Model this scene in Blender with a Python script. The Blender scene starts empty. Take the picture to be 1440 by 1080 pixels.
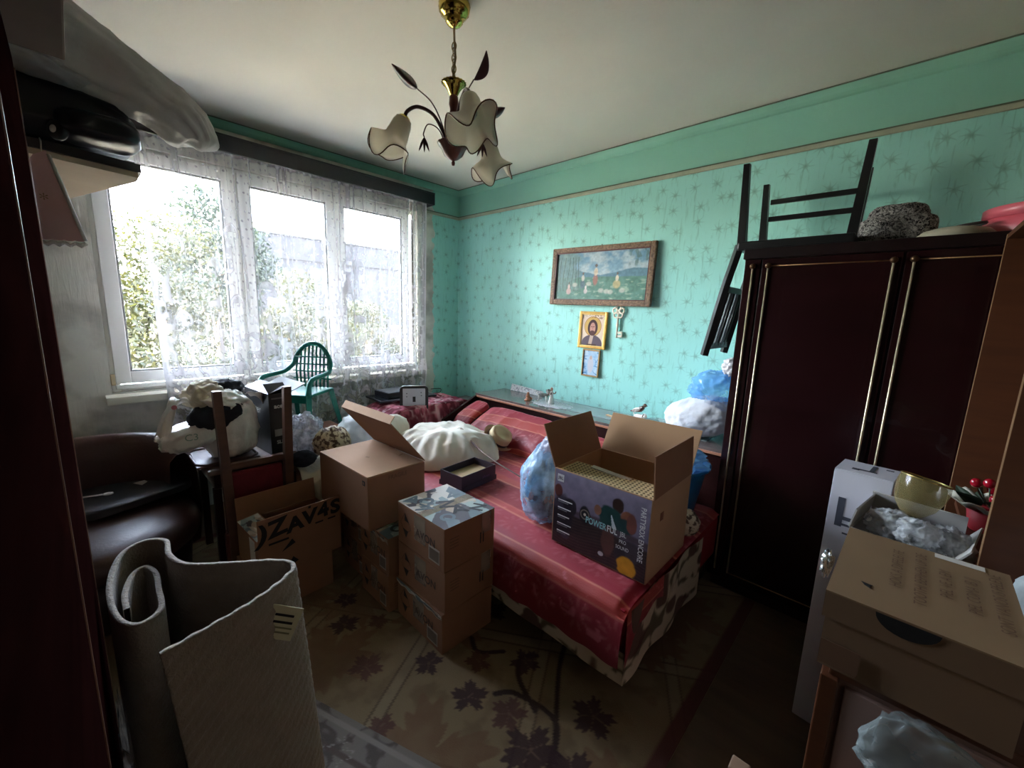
import bpy, bmesh, math, random
import numpy as np
from mathutils import Vector, Matrix, Euler, noise as mnoise

# ------------------------------------------------------------------ camera
scene = bpy.context.scene
COL = scene.collection
R3 = math.radians
cam = bpy.data.cameras.new('camera')
cam.sensor_width = 36.0
cam.lens = 576.32 / 1440 * 36.0
cam.clip_start = 0.02
cam.clip_end = 300
cam_o = bpy.data.objects.new('camera', cam)
COL.objects.link(cam_o)
_y, _p, _r = R3(133.2405), R3(-9.9022), R3(1.8877)
_f = Vector((math.cos(_p) * math.cos(_y), math.cos(_p) * math.sin(_y), math.sin(_p)))
_rt = _f.cross(Vector((0, 0, 1))).normalized()
_up = _rt.cross(_f)
_r2 = _rt * math.cos(_r) + _up * math.sin(_r)
_u2 = _up * math.cos(_r) - _rt * math.sin(_r)
cam_o.matrix_world = Matrix(((_r2.x, _u2.x, -_f.x, 3.593), (_r2.y, _u2.y, -_f.y, -2.914),
                             (_r2.z, _u2.z, -_f.z, 1.5), (0, 0, 0, 1)))
scene.camera = cam_o

# ------------------------------------------------------------------ world, sun, exposure
world = bpy.data.worlds.new('world')
scene.world = world
world.use_nodes = True
_nt = world.node_tree
_nt.nodes.clear()
_sky = _nt.nodes.new('ShaderNodeTexSky')
_sky.sky_type = 'NISHITA'
_sky.sun_disc = False
_sky.sun_elevation = R3(52)
_sky.sun_rotation = R3(195)
_sky.air_density = 1.0
_sky.dust_density = 1.5
_bg = _nt.nodes.new('ShaderNodeBackground')
_bg.inputs['Strength'].default_value = 1.0
_out = _nt.nodes.new('ShaderNodeOutputWorld')
_hs = _nt.nodes.new('ShaderNodeHueSaturation')
_hs.inputs['Saturation'].default_value = 0.55
_nt.links.new(_sky.outputs[0], _hs.inputs['Color'])
_nt.links.new(_hs.outputs[0], _bg.inputs['Color'])
_nt.links.new(_bg.outputs[0], _out.inputs['Surface'])

sun = bpy.data.lights.new('sun', 'SUN')
sun.energy = 7.0
sun.angle = R3(0.6)
sun.color = (1.0, 0.95, 0.86)
sun_o = bpy.data.objects.new('sun', sun)
COL.objects.link(sun_o)
sun_o.rotation_euler = Vector((0.14, 0.62, -0.76)).to_track_quat('-Z', 'Y').to_euler()

portal = bpy.data.lights.new('window_portal', 'AREA')
portal.shape = 'RECTANGLE'
portal.size = 2.26
portal.size_y = 1.52
portal.cycles.is_portal = True
portal_o = bpy.data.objects.new('window_portal', portal)
COL.objects.link(portal_o)
portal_o.location = (-0.195, -1.67, 1.68)
portal_o.rotation_euler = Vector((1, 0, 0)).to_track_quat('-Z', 'Y').to_euler()

vs = scene.view_settings
vs.view_transform = 'Standard'
vs.look = 'None'
vs.gamma = 1.0
vs.use_curve_mapping = False
vs.exposure = 3.9
scene.cycles.max_bounces = 10
scene.cycles.diffuse_bounces = 7
scene.cycles.transparent_max_bounces = 24
scene.cycles.sample_clamp_indirect = 8.0

# ------------------------------------------------------------------ materials
def srgb(r, g, b):
    return tuple(((c / 255) / 12.92 if c / 255 <= 0.04045 else ((c / 255 + 0.055) / 1.055) ** 2.4) for c in (r, g, b)) + (1.0,)

def new_mat(name):
    m = bpy.data.materials.new(name)
    m.use_nodes = True
    nt = m.node_tree
    return m, nt, nt.nodes['Principled BSDF']

def N(nt, t, **kw):
    n = nt.nodes.new(t)
    for k, v in kw.items():
        setattr(n, k, v)
    return n

def mat(name, col, rough=0.6, metal=0.0, var=0.12, scale=6.0, bump=0.0, bscale=60.0, sheen=0.0, stretch=None, spec=0.5, coat=0.0, col2=None, trans=0.0, alpha=1.0):
    m, nt, b = new_mat(name)
    c = srgb(*col)
    tc = N(nt, 'ShaderNodeTexCoord')
    mp = N(nt, 'ShaderNodeMapping')
    if stretch:
        mp.inputs['Scale'].default_value = stretch
    nt.links.new(tc.outputs['Object'], mp.inputs['Vector'])
    nz = N(nt, 'ShaderNodeTexNoise')
    nz.inputs['Scale'].default_value = scale
    nz.inputs['Detail'].default_value = 5
    nt.links.new(mp.outputs[0], nz.inputs['Vector'])
    rp = N(nt, 'ShaderNodeValToRGB')
    rp.color_ramp.elements[0].position = 0.3
    rp.color_ramp.elements[1].position = 0.7
    lo = tuple(x * (1 - var) for x in c[:3]) + (1,)
    hi = tuple(min(1, x * (1 + var)) for x in c[:3]) + (1,)
    if col2:
        hi = srgb(*col2)
        lo = c
    rp.color_ramp.elements[0].color = lo
    rp.color_ramp.elements[1].color = hi
    nt.links.new(nz.outputs['Fac'], rp.inputs['Fac'])
    nt.links.new(rp.outputs['Color'], b.inputs['Base Color'])
    b.inputs['Roughness'].default_value = rough
    b.inputs['Metallic'].default_value = metal
    b.inputs['Specular IOR Level'].default_value = spec
    b.inputs['Coat Weight'].default_value = coat
    b.inputs['Sheen Weight'].default_value = sheen
    b.inputs['Transmission Weight'].default_value = trans
    b.inputs['Alpha'].default_value = alpha
    if bump:
        n2 = N(nt, 'ShaderNodeTexNoise')
        n2.inputs['Scale'].default_value = bscale
        n2.inputs['Detail'].default_value = 4
        nt.links.new(mp.outputs[0], n2.inputs['Vector'])
        bp = N(nt, 'ShaderNodeBump')
        bp.inputs['Strength'].default_value = bump
        bp.inputs['Distance'].default_value = 0.01
        nt.links.new(n2.outputs['Fac'], bp.inputs['Height'])
        nt.links.new(bp.outputs[0], b.inputs['Normal'])
    return m

def attr_mat(name, rough=0.7, sheen=0.0, bump=0.0, bscale=150.0, coat=0.0, spec=0.4):
    """colour comes from the mesh's own printed / woven 'print' attribute"""
    m, nt, b = new_mat(name)
    a = N(nt, 'ShaderNodeAttribute', attribute_name='print')
    nt.links.new(a.outputs['Color'], b.inputs['Base Color'])
    b.inputs['Roughness'].default_value = rough
    b.inputs['Sheen Weight'].default_value = sheen
    b.inputs['Coat Weight'].default_value = coat
    b.inputs['Specular IOR Level'].default_value = spec
    if bump:
        tc = N(nt, 'ShaderNodeTexCoord')
        n2 = N(nt, 'ShaderNodeTexNoise')
        n2.inputs['Scale'].default_value = bscale
        nt.links.new(tc.outputs['Object'], n2.inputs['Vector'])
        bp = N(nt, 'ShaderNodeBump')
        bp.inputs['Strength'].default_value = bump
        bp.inputs['Distance'].default_value = 0.005
        nt.links.new(n2.outputs['Fac'], bp.inputs['Height'])
        nt.links.new(bp.outputs[0], b.inputs['Normal'])
    return m

def film_mat(name, col, dens=0.5, rough=0.15, trl=0.3, scale=14, bump=0.4, lo=0.4):
    """thin plastic film / sheer stuff: partly see-through, glossy, creased"""
    m, nt, b = new_mat(name)
    tc = N(nt, 'ShaderNodeTexCoord')
    nz = N(nt, 'ShaderNodeTexNoise')
    nz.inputs['Scale'].default_value = scale
    nz.inputs['Detail'].default_value = 6
    nt.links.new(tc.outputs['Object'], nz.inputs['Vector'])
    mr = N(nt, 'ShaderNodeMapRange')
    mr.inputs['From Min'].default_value = 0.35
    mr.inputs['From Max'].default_value = 0.65
    mr.inputs['To Min'].default_value = dens * lo
    mr.inputs['To Max'].default_value = min(1, dens * 1.3)
    nt.links.new(nz.outputs['Fac'], mr.inputs['Value'])
    b.inputs['Base Color'].default_value = srgb(*col)
    b.inputs['Roughness'].default_value = rough
    bp = N(nt, 'ShaderNodeBump')
    bp.inputs['Strength'].default_value = bump
    bp.inputs['Distance'].default_value = 0.02
    nt.links.new(nz.outputs['Fac'], bp.inputs['Height'])
    nt.links.new(bp.outputs[0], b.inputs['Normal'])
    tl = N(nt, 'ShaderNodeBsdfTranslucent')
    tl.inputs['Color'].default_value = srgb(*col)
    mx0 = N(nt, 'ShaderNodeMixShader')
    mx0.inputs[0].default_value = trl
    nt.links.new(b.outputs[0], mx0.inputs[1])
    nt.links.new(tl.outputs[0], mx0.inputs[2])
    tr = N(nt, 'ShaderNodeBsdfTransparent')
    mx = N(nt, 'ShaderNodeMixShader')
    nt.links.new(mr.outputs[0], mx.inputs[0])
    nt.links.new(tr.outputs[0], mx.inputs[1])
    nt.links.new(mx0.outputs[0], mx.inputs[2])
    nt.links.new(mx.outputs[0], nt.nodes['Material Output'].inputs['Surface'])
    return m

# ------------------------------------------------------------------ object helpers
def link(name, me, material=None, parent=None, loc=(0, 0, 0), rot=(0, 0, 0), smooth=False):
    o = bpy.data.objects.new(name, me)
    COL.objects.link(o)
    if material is not None and not me.materials:
        me.materials.append(material)
    if parent is not None:
        o.parent = parent
    o.location = loc
    o.rotation_euler = rot
    if smooth:
        me.polygons.foreach_set('use_smooth', [True] * len(me.polygons))
        me.update()
    return o

def tag(o, label, cat, group=None):
    o['label'] = label
    o['category'] = cat
    if group:
        o['group'] = group
    return o

def thing(name, label, cat, loc=(0, 0, 0), rz=0.0, group=None, rot=None):
    o = bpy.data.objects.new(name, None)
    COL.objects.link(o)
    o.empty_display_size = 0.05
    o.location = loc
    o.rotation_euler = rot if rot else (0, 0, rz)
    return tag(o, label, cat, group)

def struct(o):
    o['kind'] = 'structure'
    return o

def copy_tree(o, parent=None):
    c = o.copy()
    COL.objects.link(c)
    if parent is not None:
        c.parent = parent
    for ch in list(o.children):
        copy_tree(ch, c)
    return c

def pyd(name, v, f):
    me = bpy.data.meshes.new(name)
    me.from_pydata([tuple(map(float, p)) for p in v], [], [tuple(map(int, q)) for q in f])
    me.update()
    return me

def bm_mesh(name, bm):
    me = bpy.data.meshes.new(name)
    bmesh.ops.recalc_face_normals(bm, faces=bm.faces)
    bm.to_mesh(me)
    bm.free()
    return me

def bx(bm, c, s, rot=None, bevel=0.0):
    """add a box to a bmesh: centre, full size, optional rotation matrix"""
    r = bmesh.ops.create_cube(bm, size=1.0)
    vs_ = r['verts']
    bmesh.ops.scale(bm, vec=Vector(s), verts=vs_)
    if bevel:
        es = list({e for v in vs_ for e in v.link_edges})
        rb = bmesh.ops.bevel(bm, geom=es, offset=bevel, segments=2, affect='EDGES', profile=0.6)
        vs_ = list({v for f in rb['faces'] for v in f.verts} | {v for v in vs_ if v.is_valid})
    if rot is not None:
        bmesh.ops.rotate(bm, cent=(0, 0, 0), matrix=rot, verts=vs_)
    bmesh.ops.translate(bm, vec=Vector(c), verts=vs_)
    return vs_

def box(name, c, s, material, parent=None, bevel=0.0, rot=(0, 0, 0)):
    bm = bmesh.new()
    bx(bm, (0, 0, 0), s, bevel=bevel)
    return link(name, bm_mesh(name, bm), material, parent, loc=c, rot=rot)

def span(name, lo, hi, material, parent=None, bevel=0.0):
    c = [(a + b) / 2 for a, b in zip(lo, hi)]
    s = [abs(b - a) for a, b in zip(lo, hi)]
    return box(name, c, s, material, parent, bevel)

def prism(pts, z0, z1, name='prism'):
    """extrude a 2-D outline (x, y) between two heights"""
    n = len(pts)
    v = [(x, y, z0) for x, y in pts] + [(x, y, z1) for x, y in pts]
    f = [tuple(range(n))[::-1], tuple(range(n, 2 * n))] + [(i, (i + 1) % n, n + (i + 1) % n, n + i) for i in range(n)]
    me = pyd(name, v, f)
    bm = bmesh.new(); bm.from_mesh(me); bmesh.ops.recalc_face_normals(bm, faces=bm.faces); bm.to_mesh(me); bm.free()
    return me

def lathe_me(prof, seg=28, name='lathe', wob=None):
    """revolve (r, z) points about z"""
    v, f = [], []
    for (r, z) in prof:
        for k in range(seg):
            a = 2 * math.pi * k / seg
            rr, zz = (r, z) if wob is None else wob(r, z, a)
            v.append((rr * math.cos(a), rr * math.sin(a), zz))
    for i in range(len(prof) - 1):
        for k in range(seg):
            k2 = (k + 1) % seg
            f.append((i * seg + k, i * seg + k2, (i + 1) * seg + k2, (i + 1) * seg + k))
    return pyd(name, v, f)

def lathe(name, prof, material, parent=None, seg=28, loc=(0, 0, 0), rot=(0, 0, 0), wob=None, smooth=True):
    return link(name, lathe_me(prof, seg, name, wob), material, parent, loc, rot, smooth)

def tube_me(pts, rad, seg=8, name='tube', closed=False, caps=True):
    P = [Vector(p) for p in pts]
    n = len(P)
    rads = rad if isinstance(rad, (list, tuple)) else [rad] * n
    v, f = [], []
    up = None
    for i in range(n):
        if closed:
            t = (P[(i + 1) % n] - P[i - 1]).normalized()
        else:
            t = (P[min(i + 1, n - 1)] - P[max(i - 1, 0)]).normalized()
        if up is None:
            up = Vector((0, 0, 1)) if abs(t.z) < 0.9 else Vector((1, 0, 0))
        s = t.cross(up).normalized()
        up = s.cross(t).normalized()
        for k in range(seg):
            a = 2 * math.pi * k / seg
            v.append(P[i] + (s * math.cos(a) + up * math.sin(a)) * rads[i])
    m = n if closed else n - 1
    for i in range(m):
        j = (i + 1) % n
        for k in range(seg):
            k2 = (k + 1) % seg
            f.append((i * seg + k, i * seg + k2, j * seg + k2, j * seg + k))
    if caps and not closed:
        f.append(tuple(range(seg))[::-1])
        f.append(tuple(range((n - 1) * seg, n * seg)))
    return pyd(name, v, f)

def tube(name, pts, rad, material, parent=None, seg=8, closed=False, smooth=True):
    return link(name, tube_me(pts, rad, seg, name, closed), material, parent, smooth=smooth)

def spline(pts, n=8):
    """Catmull-Rom through points"""
    P = [Vector(p) for p in pts]
    P = [P[0] * 2 - P[1]] + P + [P[-1] * 2 - P[-2]]
    out = []
    for i in range(1, len(P) - 2):
        for k in range(n):
            t = k / n
            a, b, c, d = P[i - 1], P[i], P[i + 1], P[i + 2]
            out.append(0.5 * ((2 * b) + (c - a) * t + (2 * a - 5 * b + 4 * c - d) * t * t + (3 * b - a - 3 * c + d) * t ** 3))
    out.append(P[-2])
    return out

# vectorised value noise
_rng = np.random.RandomState(7)
_LAT = _rng.rand(64, 64, 64)
def vnoise(x, y, z=0.0):
    x, y, z = np.broadcast_arrays(np.asarray(x, float), np.asarray(y, float), np.asarray(z, float))
    xi, yi, zi = np.floor(x).astype(int), np.floor(y).astype(int), np.floor(z).astype(int)
    u, v, w = x - xi, y - yi, z - zi
    u, v, w = u * u * (3 - 2 * u), v * v * (3 - 2 * v), w * w * (3 - 2 * w)
    L = lambda a, b, c: _LAT[(xi + a) % 64, (yi + b) % 64, (zi + c) % 64]
    x00 = L(0, 0, 0) * (1 - u) + L(1, 0, 0) * u
    x10 = L(0, 1, 0) * (1 - u) + L(1, 1, 0) * u
    x01 = L(0, 0, 1) * (1 - u) + L(1, 0, 1) * u
    x11 = L(0, 1, 1) * (1 - u) + L(1, 1, 1) * u
    return ((x00 * (1 - v) + x10 * v) * (1 - w) + (x01 * (1 - v) + x11 * v) * w)

def fbm(x, y, z=0.0, o=4):
    s, a = 0.0, 0.5
    for k in range(o):
        s = s + a * vnoise(np.asarray(x) * 2 ** k + 17.3 * k, np.asarray(y) * 2 ** k + 5.1 * k, np.asarray(z) * 2 ** k + 3.7 * k)
        a *= 0.5
    return s

def ridge(x, y, z=0.0, o=3):
    s, a = 0.0, 0.6
    for k in range(o):
        s = s + a * (1 - np.abs(2 * vnoise(np.asarray(x) * 2 ** k + 9 * k, np.asarray(y) * 2 ** k, np.asarray(z) * 2 ** k) - 1)) ** 2
        a *= 0.5
    return s

def grid_me(name, X, Y, Z, colour=None, uvflip=False, attr='print'):
    """mesh from 2-D arrays of coordinates, optional per-vertex printed colour (linear rgb)"""
    ny, nx = X.shape
    co = np.stack([X, Y, Z], -1).reshape(-1, 3)
    idx = np.arange(nx * ny).reshape(ny, nx)
    q = np.stack([idx[:-1, :-1], idx[:-1, 1:], idx[1:, 1:], idx[1:, :-1]], -1).reshape(-1, 4)
    if uvflip:
        q = q[:, ::-1]
    me = bpy.data.meshes.new(name)
    me.vertices.add(len(co)); me.vertices.foreach_set('co', co.ravel().astype(np.float32))
    me.loops.add(q.size); me.loops.foreach_set('vertex_index', q.ravel().astype(np.int32))
    me.polygons.add(len(q))
    me.polygons.foreach_set('loop_start', np.arange(0, q.size, 4, dtype=np.int32))
    me.update(calc_edges=True)
    if colour is not None:
        ca = me.color_attributes.new(attr, 'FLOAT_COLOR', 'POINT')
        c4 = np.ones((len(co), 4), np.float32)
        c4[:, :3] = np.asarray(colour).reshape(-1, colour.shape[-1])[:, :3] if colour.ndim == 3 else np.asarray(colour).reshape(-1, 1)
        ca.data.foreach_set('color', c4.ravel())
    return me

def lin(r, g, b):
    return np.array(srgb(r, g, b)[:3])

def lerp(a, b, t):
    t = np.clip(t, 0, 1)[..., None]
    return a * (1 - t) + b * t

def sstep(a, b, x):
    t = np.clip((x - a) / (b - a), 0, 1)
    return t * t * (3 - 2 * t)

def blob_me(rad, seed=0, amp=0.08, freq=3.0, e=1.0, res=40, shape=None, crease=0.0, cfreq=3.0, flat=None, name='blob'):
    """closed lumpy surface (superellipsoid with noise) for bags, bundles, pillows; shape(u,v,p)->p"""
    nu, nv = res * 2, res
    th = np.linspace(0, 2 * np.pi, nu, endpoint=False)
    ph = np.linspace(-np.pi / 2, np.pi / 2, nv)
    T, Ph = np.meshgrid(th, ph)
    sp = lambda a: np.sign(a) * np.abs(a) ** e
    x = sp(np.cos(Ph)) * sp(np.cos(T)); y = sp(np.cos(Ph)) * sp(np.sin(T)); z = sp(np.sin(Ph))
    s = seed * 7.13
    n = fbm(x * freq + s + 20, y * freq + s + 20, z * freq + 20) - 0.47
    d = 1 + amp * 2 * n
    if crease:
        d = d + crease * (ridge(x * cfreq + s + 9, y * cfreq + 9, z * cfreq + s + 9) - 0.5)
    x, y, z = x * d * rad[0], y * d * rad[1], z * d * rad[2]
    if shape is not None:
        x, y, z = shape(x, y, z, T, Ph)
    if flat is not None:
        z = np.maximum(z, flat)
    co = np.stack([x, y, z], -1)
    co[0] = co[0].mean(0); co[-1] = co[-1].mean(0)
    v = co.reshape(-1, 3)
    f = []
    for i in range(nv - 1):
        for k in range(nu):
            k2 = (k + 1) % nu
            f.append((i * nu + k, i * nu + k2, (i + 1) * nu + k2, (i + 1) * nu + k))
    me = pyd(name, v, f)
    bm = bmesh.new(); bm.from_mesh(me)
    bmesh.ops.remove_doubles(bm, verts=bm.verts, dist=1e-6)
    bm.to_mesh(me); bm.free()
    return me

def blob(name, material, parent=None, loc=(0, 0, 0), rot=(0, 0, 0), **kw):
    return link(name, blob_me(name=name, **kw), material, parent, loc, rot, True)

def paint_vcol(me, fn, attr='print'):
    """per-vertex printed colour on any mesh: fn(co array) -> rgb array"""
    n = len(me.vertices)
    co = np.empty(n * 3, np.float32); me.vertices.foreach_get('co', co); co = co.reshape(-1, 3)
    c4 = np.ones((n, 4), np.float32); c4[:, :3] = fn(co)
    ca = me.color_attributes.new(attr, 'FLOAT_COLOR', 'POINT')
    ca.data.foreach_set('color', c4.ravel())

_TXT = {}
def text(name, s, size, material, parent=None, loc=(0, 0, 0), rot=(0, 0, 0), sx=1.0, shear=0.0, bold=0.0, align='CENTER'):
    cu = bpy.data.curves.new(name, 'FONT')
    cu.body = s
    cu.size = size
    cu.align_x = align
    cu.align_y = 'CENTER'
    cu.shear = shear
    cu.offset = bold
    cu.extrude = 0.0
    cu.resolution_u = 3
    o = bpy.data.objects.new(name, cu)
    COL.objects.link(o)
    me = bpy.data.meshes.new_from_object(o.evaluated_get(bpy.context.evaluated_depsgraph_get()))
    bpy.data.objects.remove(o)
    bpy.data.curves.remove(cu)
    me.name = name
    if sx != 1.0:
        me.transform(Matrix.Diagonal((sx, 1, 1, 1)))
    me.materials.clear()
    return link(name, me, material, parent, loc, rot)

def plate(name, pts, material, parent=None, loc=(0, 0, 0), rot=(0, 0, 0), t=0.0008):
    """flat printed patch with a sliver of thickness; outline in x, y"""
    return link(name, prism(pts, 0, t, name), material, parent, loc, rot)

def rect(w, h, cx=0.0, cy=0.0):
    return [(cx - w / 2, cy - h / 2), (cx + w / 2, cy - h / 2), (cx + w / 2, cy + h / 2), (cx - w / 2, cy + h / 2)]

def taper_leg(name, p0, p1, r0, r1, material, parent, square=True):
    me = tube_me([p0, p1], [r0, r1], 4 if square else 10, name)
    if square:
        pass
    return link(name, me, material, parent, smooth=not square)
# ------------------------------------------------------------------ the room shell
XR, YB, H = 4.17, -3.52, 2.725          # right wall, wall behind, ceiling
OY0, OY1, OZ0, OZ1 = -2.80, -0.52, 0.91, 2.44   # window opening

def wallpaper_mat():
    m, nt, b = new_mat('wallpaper')
    L = nt.links.new
    tc = N(nt, 'ShaderNodeTexCoord')
    sep = N(nt, 'ShaderNodeSeparateXYZ')
    L(tc.outputs['Object'], sep.inputs[0])
    # distance along the wall = x - y so that one sheet runs round the corner
    al = N(nt, 'ShaderNodeMath', operation='SUBTRACT')
    L(sep.outputs['X'], al.inputs[0]); L(sep.outputs['Y'], al.inputs[1])
    cv = N(nt, 'ShaderNodeCombineXYZ')
    L(al.outputs[0], cv.inputs['X']); L(sep.outputs['Z'], cv.inputs['Y'])
    vo = N(nt, 'ShaderNodeTexVoronoi', voronoi_dimensions='2D')
    vo.inputs['Scale'].default_value = 8.2
    vo.inputs['Randomness'].default_value = 0.62
    L(cv.outputs[0], vo.inputs['Vector'])
    df = N(nt, 'ShaderNodeVectorMath', operation='SUBTRACT')
    sc = N(nt, 'ShaderNodeVectorMath', operation='SCALE'); sc.inputs['Scale'].default_value = 8.2
    L(cv.outputs[0], sc.inputs[0])
    ps = N(nt, 'ShaderNodeVectorMath', operation='SCALE'); ps.inputs['Scale'].default_value = 8.2
    L(vo.outputs['Position'], ps.inputs[0])
    L(sc.outputs[0], df.inputs[0]); L(ps.outputs[0], df.inputs[1])
    s2 = N(nt, 'ShaderNodeSeparateXYZ'); L(df.outputs[0], s2.inputs[0])
    at = N(nt, 'ShaderNodeMath', operation='ARCTAN2'); L(s2.outputs['Y'], at.inputs[0]); L(s2.outputs['X'], at.inputs[1])
    ns = N(nt, 'ShaderNodeTexNoise'); ns.inputs['Scale'].default_value = 1.9
    L(cv.outputs[0], ns.inputs['Vector'])
    ph = N(nt, 'ShaderNodeMath', operation='MULTIPLY_ADD'); ph.inputs[1].default_value = 3.5
    nm = N(nt, 'ShaderNodeMath', operation='MULTIPLY'); nm.inputs[1].default_value = 30.0
    L(ns.outputs['Fac'], nm.inputs[0]); L(at.outputs[0], ph.inputs[0]); L(nm.outputs[0], ph.inputs[2])
    sn = N(nt, 'ShaderNodeMath', operation='SINE'); L(ph.outputs[0], sn.inputs[0])
    ab = N(nt, 'ShaderNodeMath', operation='ABSOLUTE'); L(sn.outputs[0], ab.inputs[0])
    pw = N(nt, 'ShaderNodeMath', operation='POWER'); pw.inputs[1].default_value = 7.0; L(ab.outputs[0], pw.inputs[0])
    rr = N(nt, 'ShaderNodeMath', operation='MULTIPLY_ADD'); rr.inputs[1].default_value = 0.34; rr.inputs[2].default_value = 0.075
    L(pw.outputs[0], rr.inputs[0])
    dv = N(nt, 'ShaderNodeMath', operation='DIVIDE'); L(vo.outputs['Distance'], dv.inputs[0]); L(rr.outputs[0], dv.inputs[1])
    st = N(nt, 'ShaderNodeMapRange'); st.inputs['From Min'].default_value = 0.15; st.inputs['From Max'].default_value = 1.05
    st.inputs['To Min'].default_value = 1.0; st.inputs['To Max'].default_value = 0.0
    L(dv.outputs[0], st.inputs['Value'])
    ce = N(nt, 'ShaderNodeMapRange'); ce.inputs['From Min'].default_value = 0.03; ce.inputs['From Max'].default_value = 0.17
    ce.inputs['To Min'].default_value = 1.0; ce.inputs['To Max'].default_value = 0.0
    wn = N(nt, 'ShaderNodeTexNoise'); wn.inputs['Scale'].default_value = 45.0; wn.inputs['Detail'].default_value = 3
    L(cv.outputs[0], wn.inputs['Vector'])
    wd_ = N(nt, 'ShaderNodeMath', operation='MULTIPLY_ADD'); wd_.inputs[1].default_value = 0.22; wd_.inputs[2].default_value = -0.10
    L(wn.outputs['Fac'], wd_.inputs[0])
    cd_ = N(nt, 'ShaderNodeMath', operation='ADD'); L(vo.outputs['Distance'], cd_.inputs[0]); L(wd_.outputs[0], cd_.inputs[1])
    L(cd_.outputs[0], ce.inputs['Value'])
    ry_ = N(nt, 'ShaderNodeMath', operation='MULTIPLY'); ry_.inputs[1].default_value = 0.7; L(st.outputs[0], ry_.inputs[0])
    mxx = N(nt, 'ShaderNodeMath', operation='MAXIMUM'); L(ce.outputs[0], mxx.inputs[0]); L(ry_.outputs[0], mxx.inputs[1])
    # fine upright creases of embossed paper
    mp = N(nt, 'ShaderNodeMapping'); mp.inputs['Scale'].default_value = (55, 7, 1)
    L(cv.outputs[0], mp.inputs['Vector'])
    cr = N(nt, 'ShaderNodeTexNoise'); cr.inputs['Scale'].default_value = 1.0; cr.inputs['Detail'].default_value = 5; cr.inputs['Distortion'].default_value = 0.6
    L(mp.outputs[0], cr.inputs['Vector'])
    crr = N(nt, 'ShaderNodeMapRange'); crr.inputs['From Min'].default_value = 0.57; crr.inputs['From Max'].default_value = 0.70
    L(cr.outputs['Fac'], crr.inputs['Value'])
    big = N(nt, 'ShaderNodeTexNoise'); big.inputs['Scale'].default_value = 1.3; big.inputs['Detail'].default_value = 4
    L(cv.outputs[0], big.inputs['Vector'])
    base = N(nt, 'ShaderNodeMix', data_type='RGBA')
    base.inputs['A'].default_value = srgb(146, 212, 200)
    base.inputs['B'].default_value = srgb(164, 226, 218)
    L(big.outputs['Fac'], base.inputs['Factor'])
    m1 = N(nt, 'ShaderNodeMix', data_type='RGBA'); m1.inputs['B'].default_value = srgb(92, 150, 132)
    f1 = N(nt, 'ShaderNodeMath', operation='MULTIPLY'); f1.inputs[1].default_value = 0.34
    L(crr.outputs[0], f1.inputs[0]); L(f1.outputs[0], m1.inputs['Factor']); L(base.outputs['Result'], m1.inputs['A'])
    m2 = N(nt, 'ShaderNodeMix', data_type='RGBA'); m2.inputs['B'].default_value = srgb(74, 112, 92)
    f2 = N(nt, 'ShaderNodeMath', operation='MULTIPLY'); f2.inputs[1].default_value = 0.52
    L(mxx.outputs[0], f2.inputs[0]); L(f2.outputs[0], m2.inputs['Factor']); L(m1.outputs['Result'], m2.inputs['A'])
    # plain green paint band above the picture rail
    gz = N(nt, 'ShaderNodeMath', operation='GREATER_THAN'); gz.inputs[1].default_value = 2.455
    L(sep.outputs['Z'], gz.inputs[0])
    m3 = N(nt, 'ShaderNodeMix', data_type='RGBA'); m3.inputs['B'].default_value = srgb(138, 198, 178)
    L(gz.outputs[0], m3.inputs['Factor']); L(m2.outputs['Result'], m3.inputs['A'])
    # bare grey plaster round the window with a ragged wallpaper edge
    rag = N(nt, 'ShaderNodeTexNoise'); rag.inputs['Scale'].default_value = 9.0; rag.inputs['Detail'].default_value = 6
    L(cv.outputs[0], rag.inputs['Vector'])
    ry = N(nt, 'ShaderNodeMath', operation='MULTIPLY_ADD'); ry.inputs[1].default_value = 0.14
    L(rag.outputs['Fac'], ry.inputs[0]); L(al.outputs[0], ry.inputs[2])
    pl = N(nt, 'ShaderNodeMath', operation='GREATER_THAN'); pl.inputs[1].default_value = 0.40
    L(ry.outputs[0], pl.inputs[0])
    onx = N(nt, 'ShaderNodeMath', operation='LESS_THAN'); onx.inputs[1].default_value = 0.01
    L(sep.outputs['X'], onx.inputs[0])
    both = N(nt, 'ShaderNodeMath', operation='MULTIPLY'); L(pl.outputs[0], both.inputs[0]); L(onx.outputs[0], both.inputs[1])
    dirt = N(nt, 'ShaderNodeTexNoise'); dirt.inputs['Scale'].default_value = 4.0; dirt.inputs['Detail'].default_value = 8
    L(cv.outputs[0], dirt.inputs['Vector'])
    pr = N(nt, 'ShaderNodeValToRGB')
    pr.color_ramp.elements[0].position = 0.36; pr.color_ramp.elements[0].color = srgb(160, 158, 148)
    pr.color_ramp.elements[1].position = 0.56; pr.color_ramp.elements[1].color = srgb(214, 212, 202)
    L(dirt.outputs['Fac'], pr.inputs['Fac'])
    m4 = N(nt, 'ShaderNodeMix', data_type='RGBA')
    L(both.outputs[0], m4.inputs['Factor']); L(m3.outputs['Result'], m4.inputs['A']); L(pr.outputs['Color'], m4.inputs['B'])
    L(m4.outputs['Result'], b.inputs['Base Color'])
    b.inputs['Roughness'].default_value = 0.62
    bp = N(nt, 'ShaderNodeBump'); bp.inputs['Strength'].default_value = 0.35; bp.inputs['Distance'].default_value = 0.006
    L(cr.outputs['Fac'], bp.inputs['Height']); L(bp.outputs[0], b.inputs['Normal'])
    return m

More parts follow.
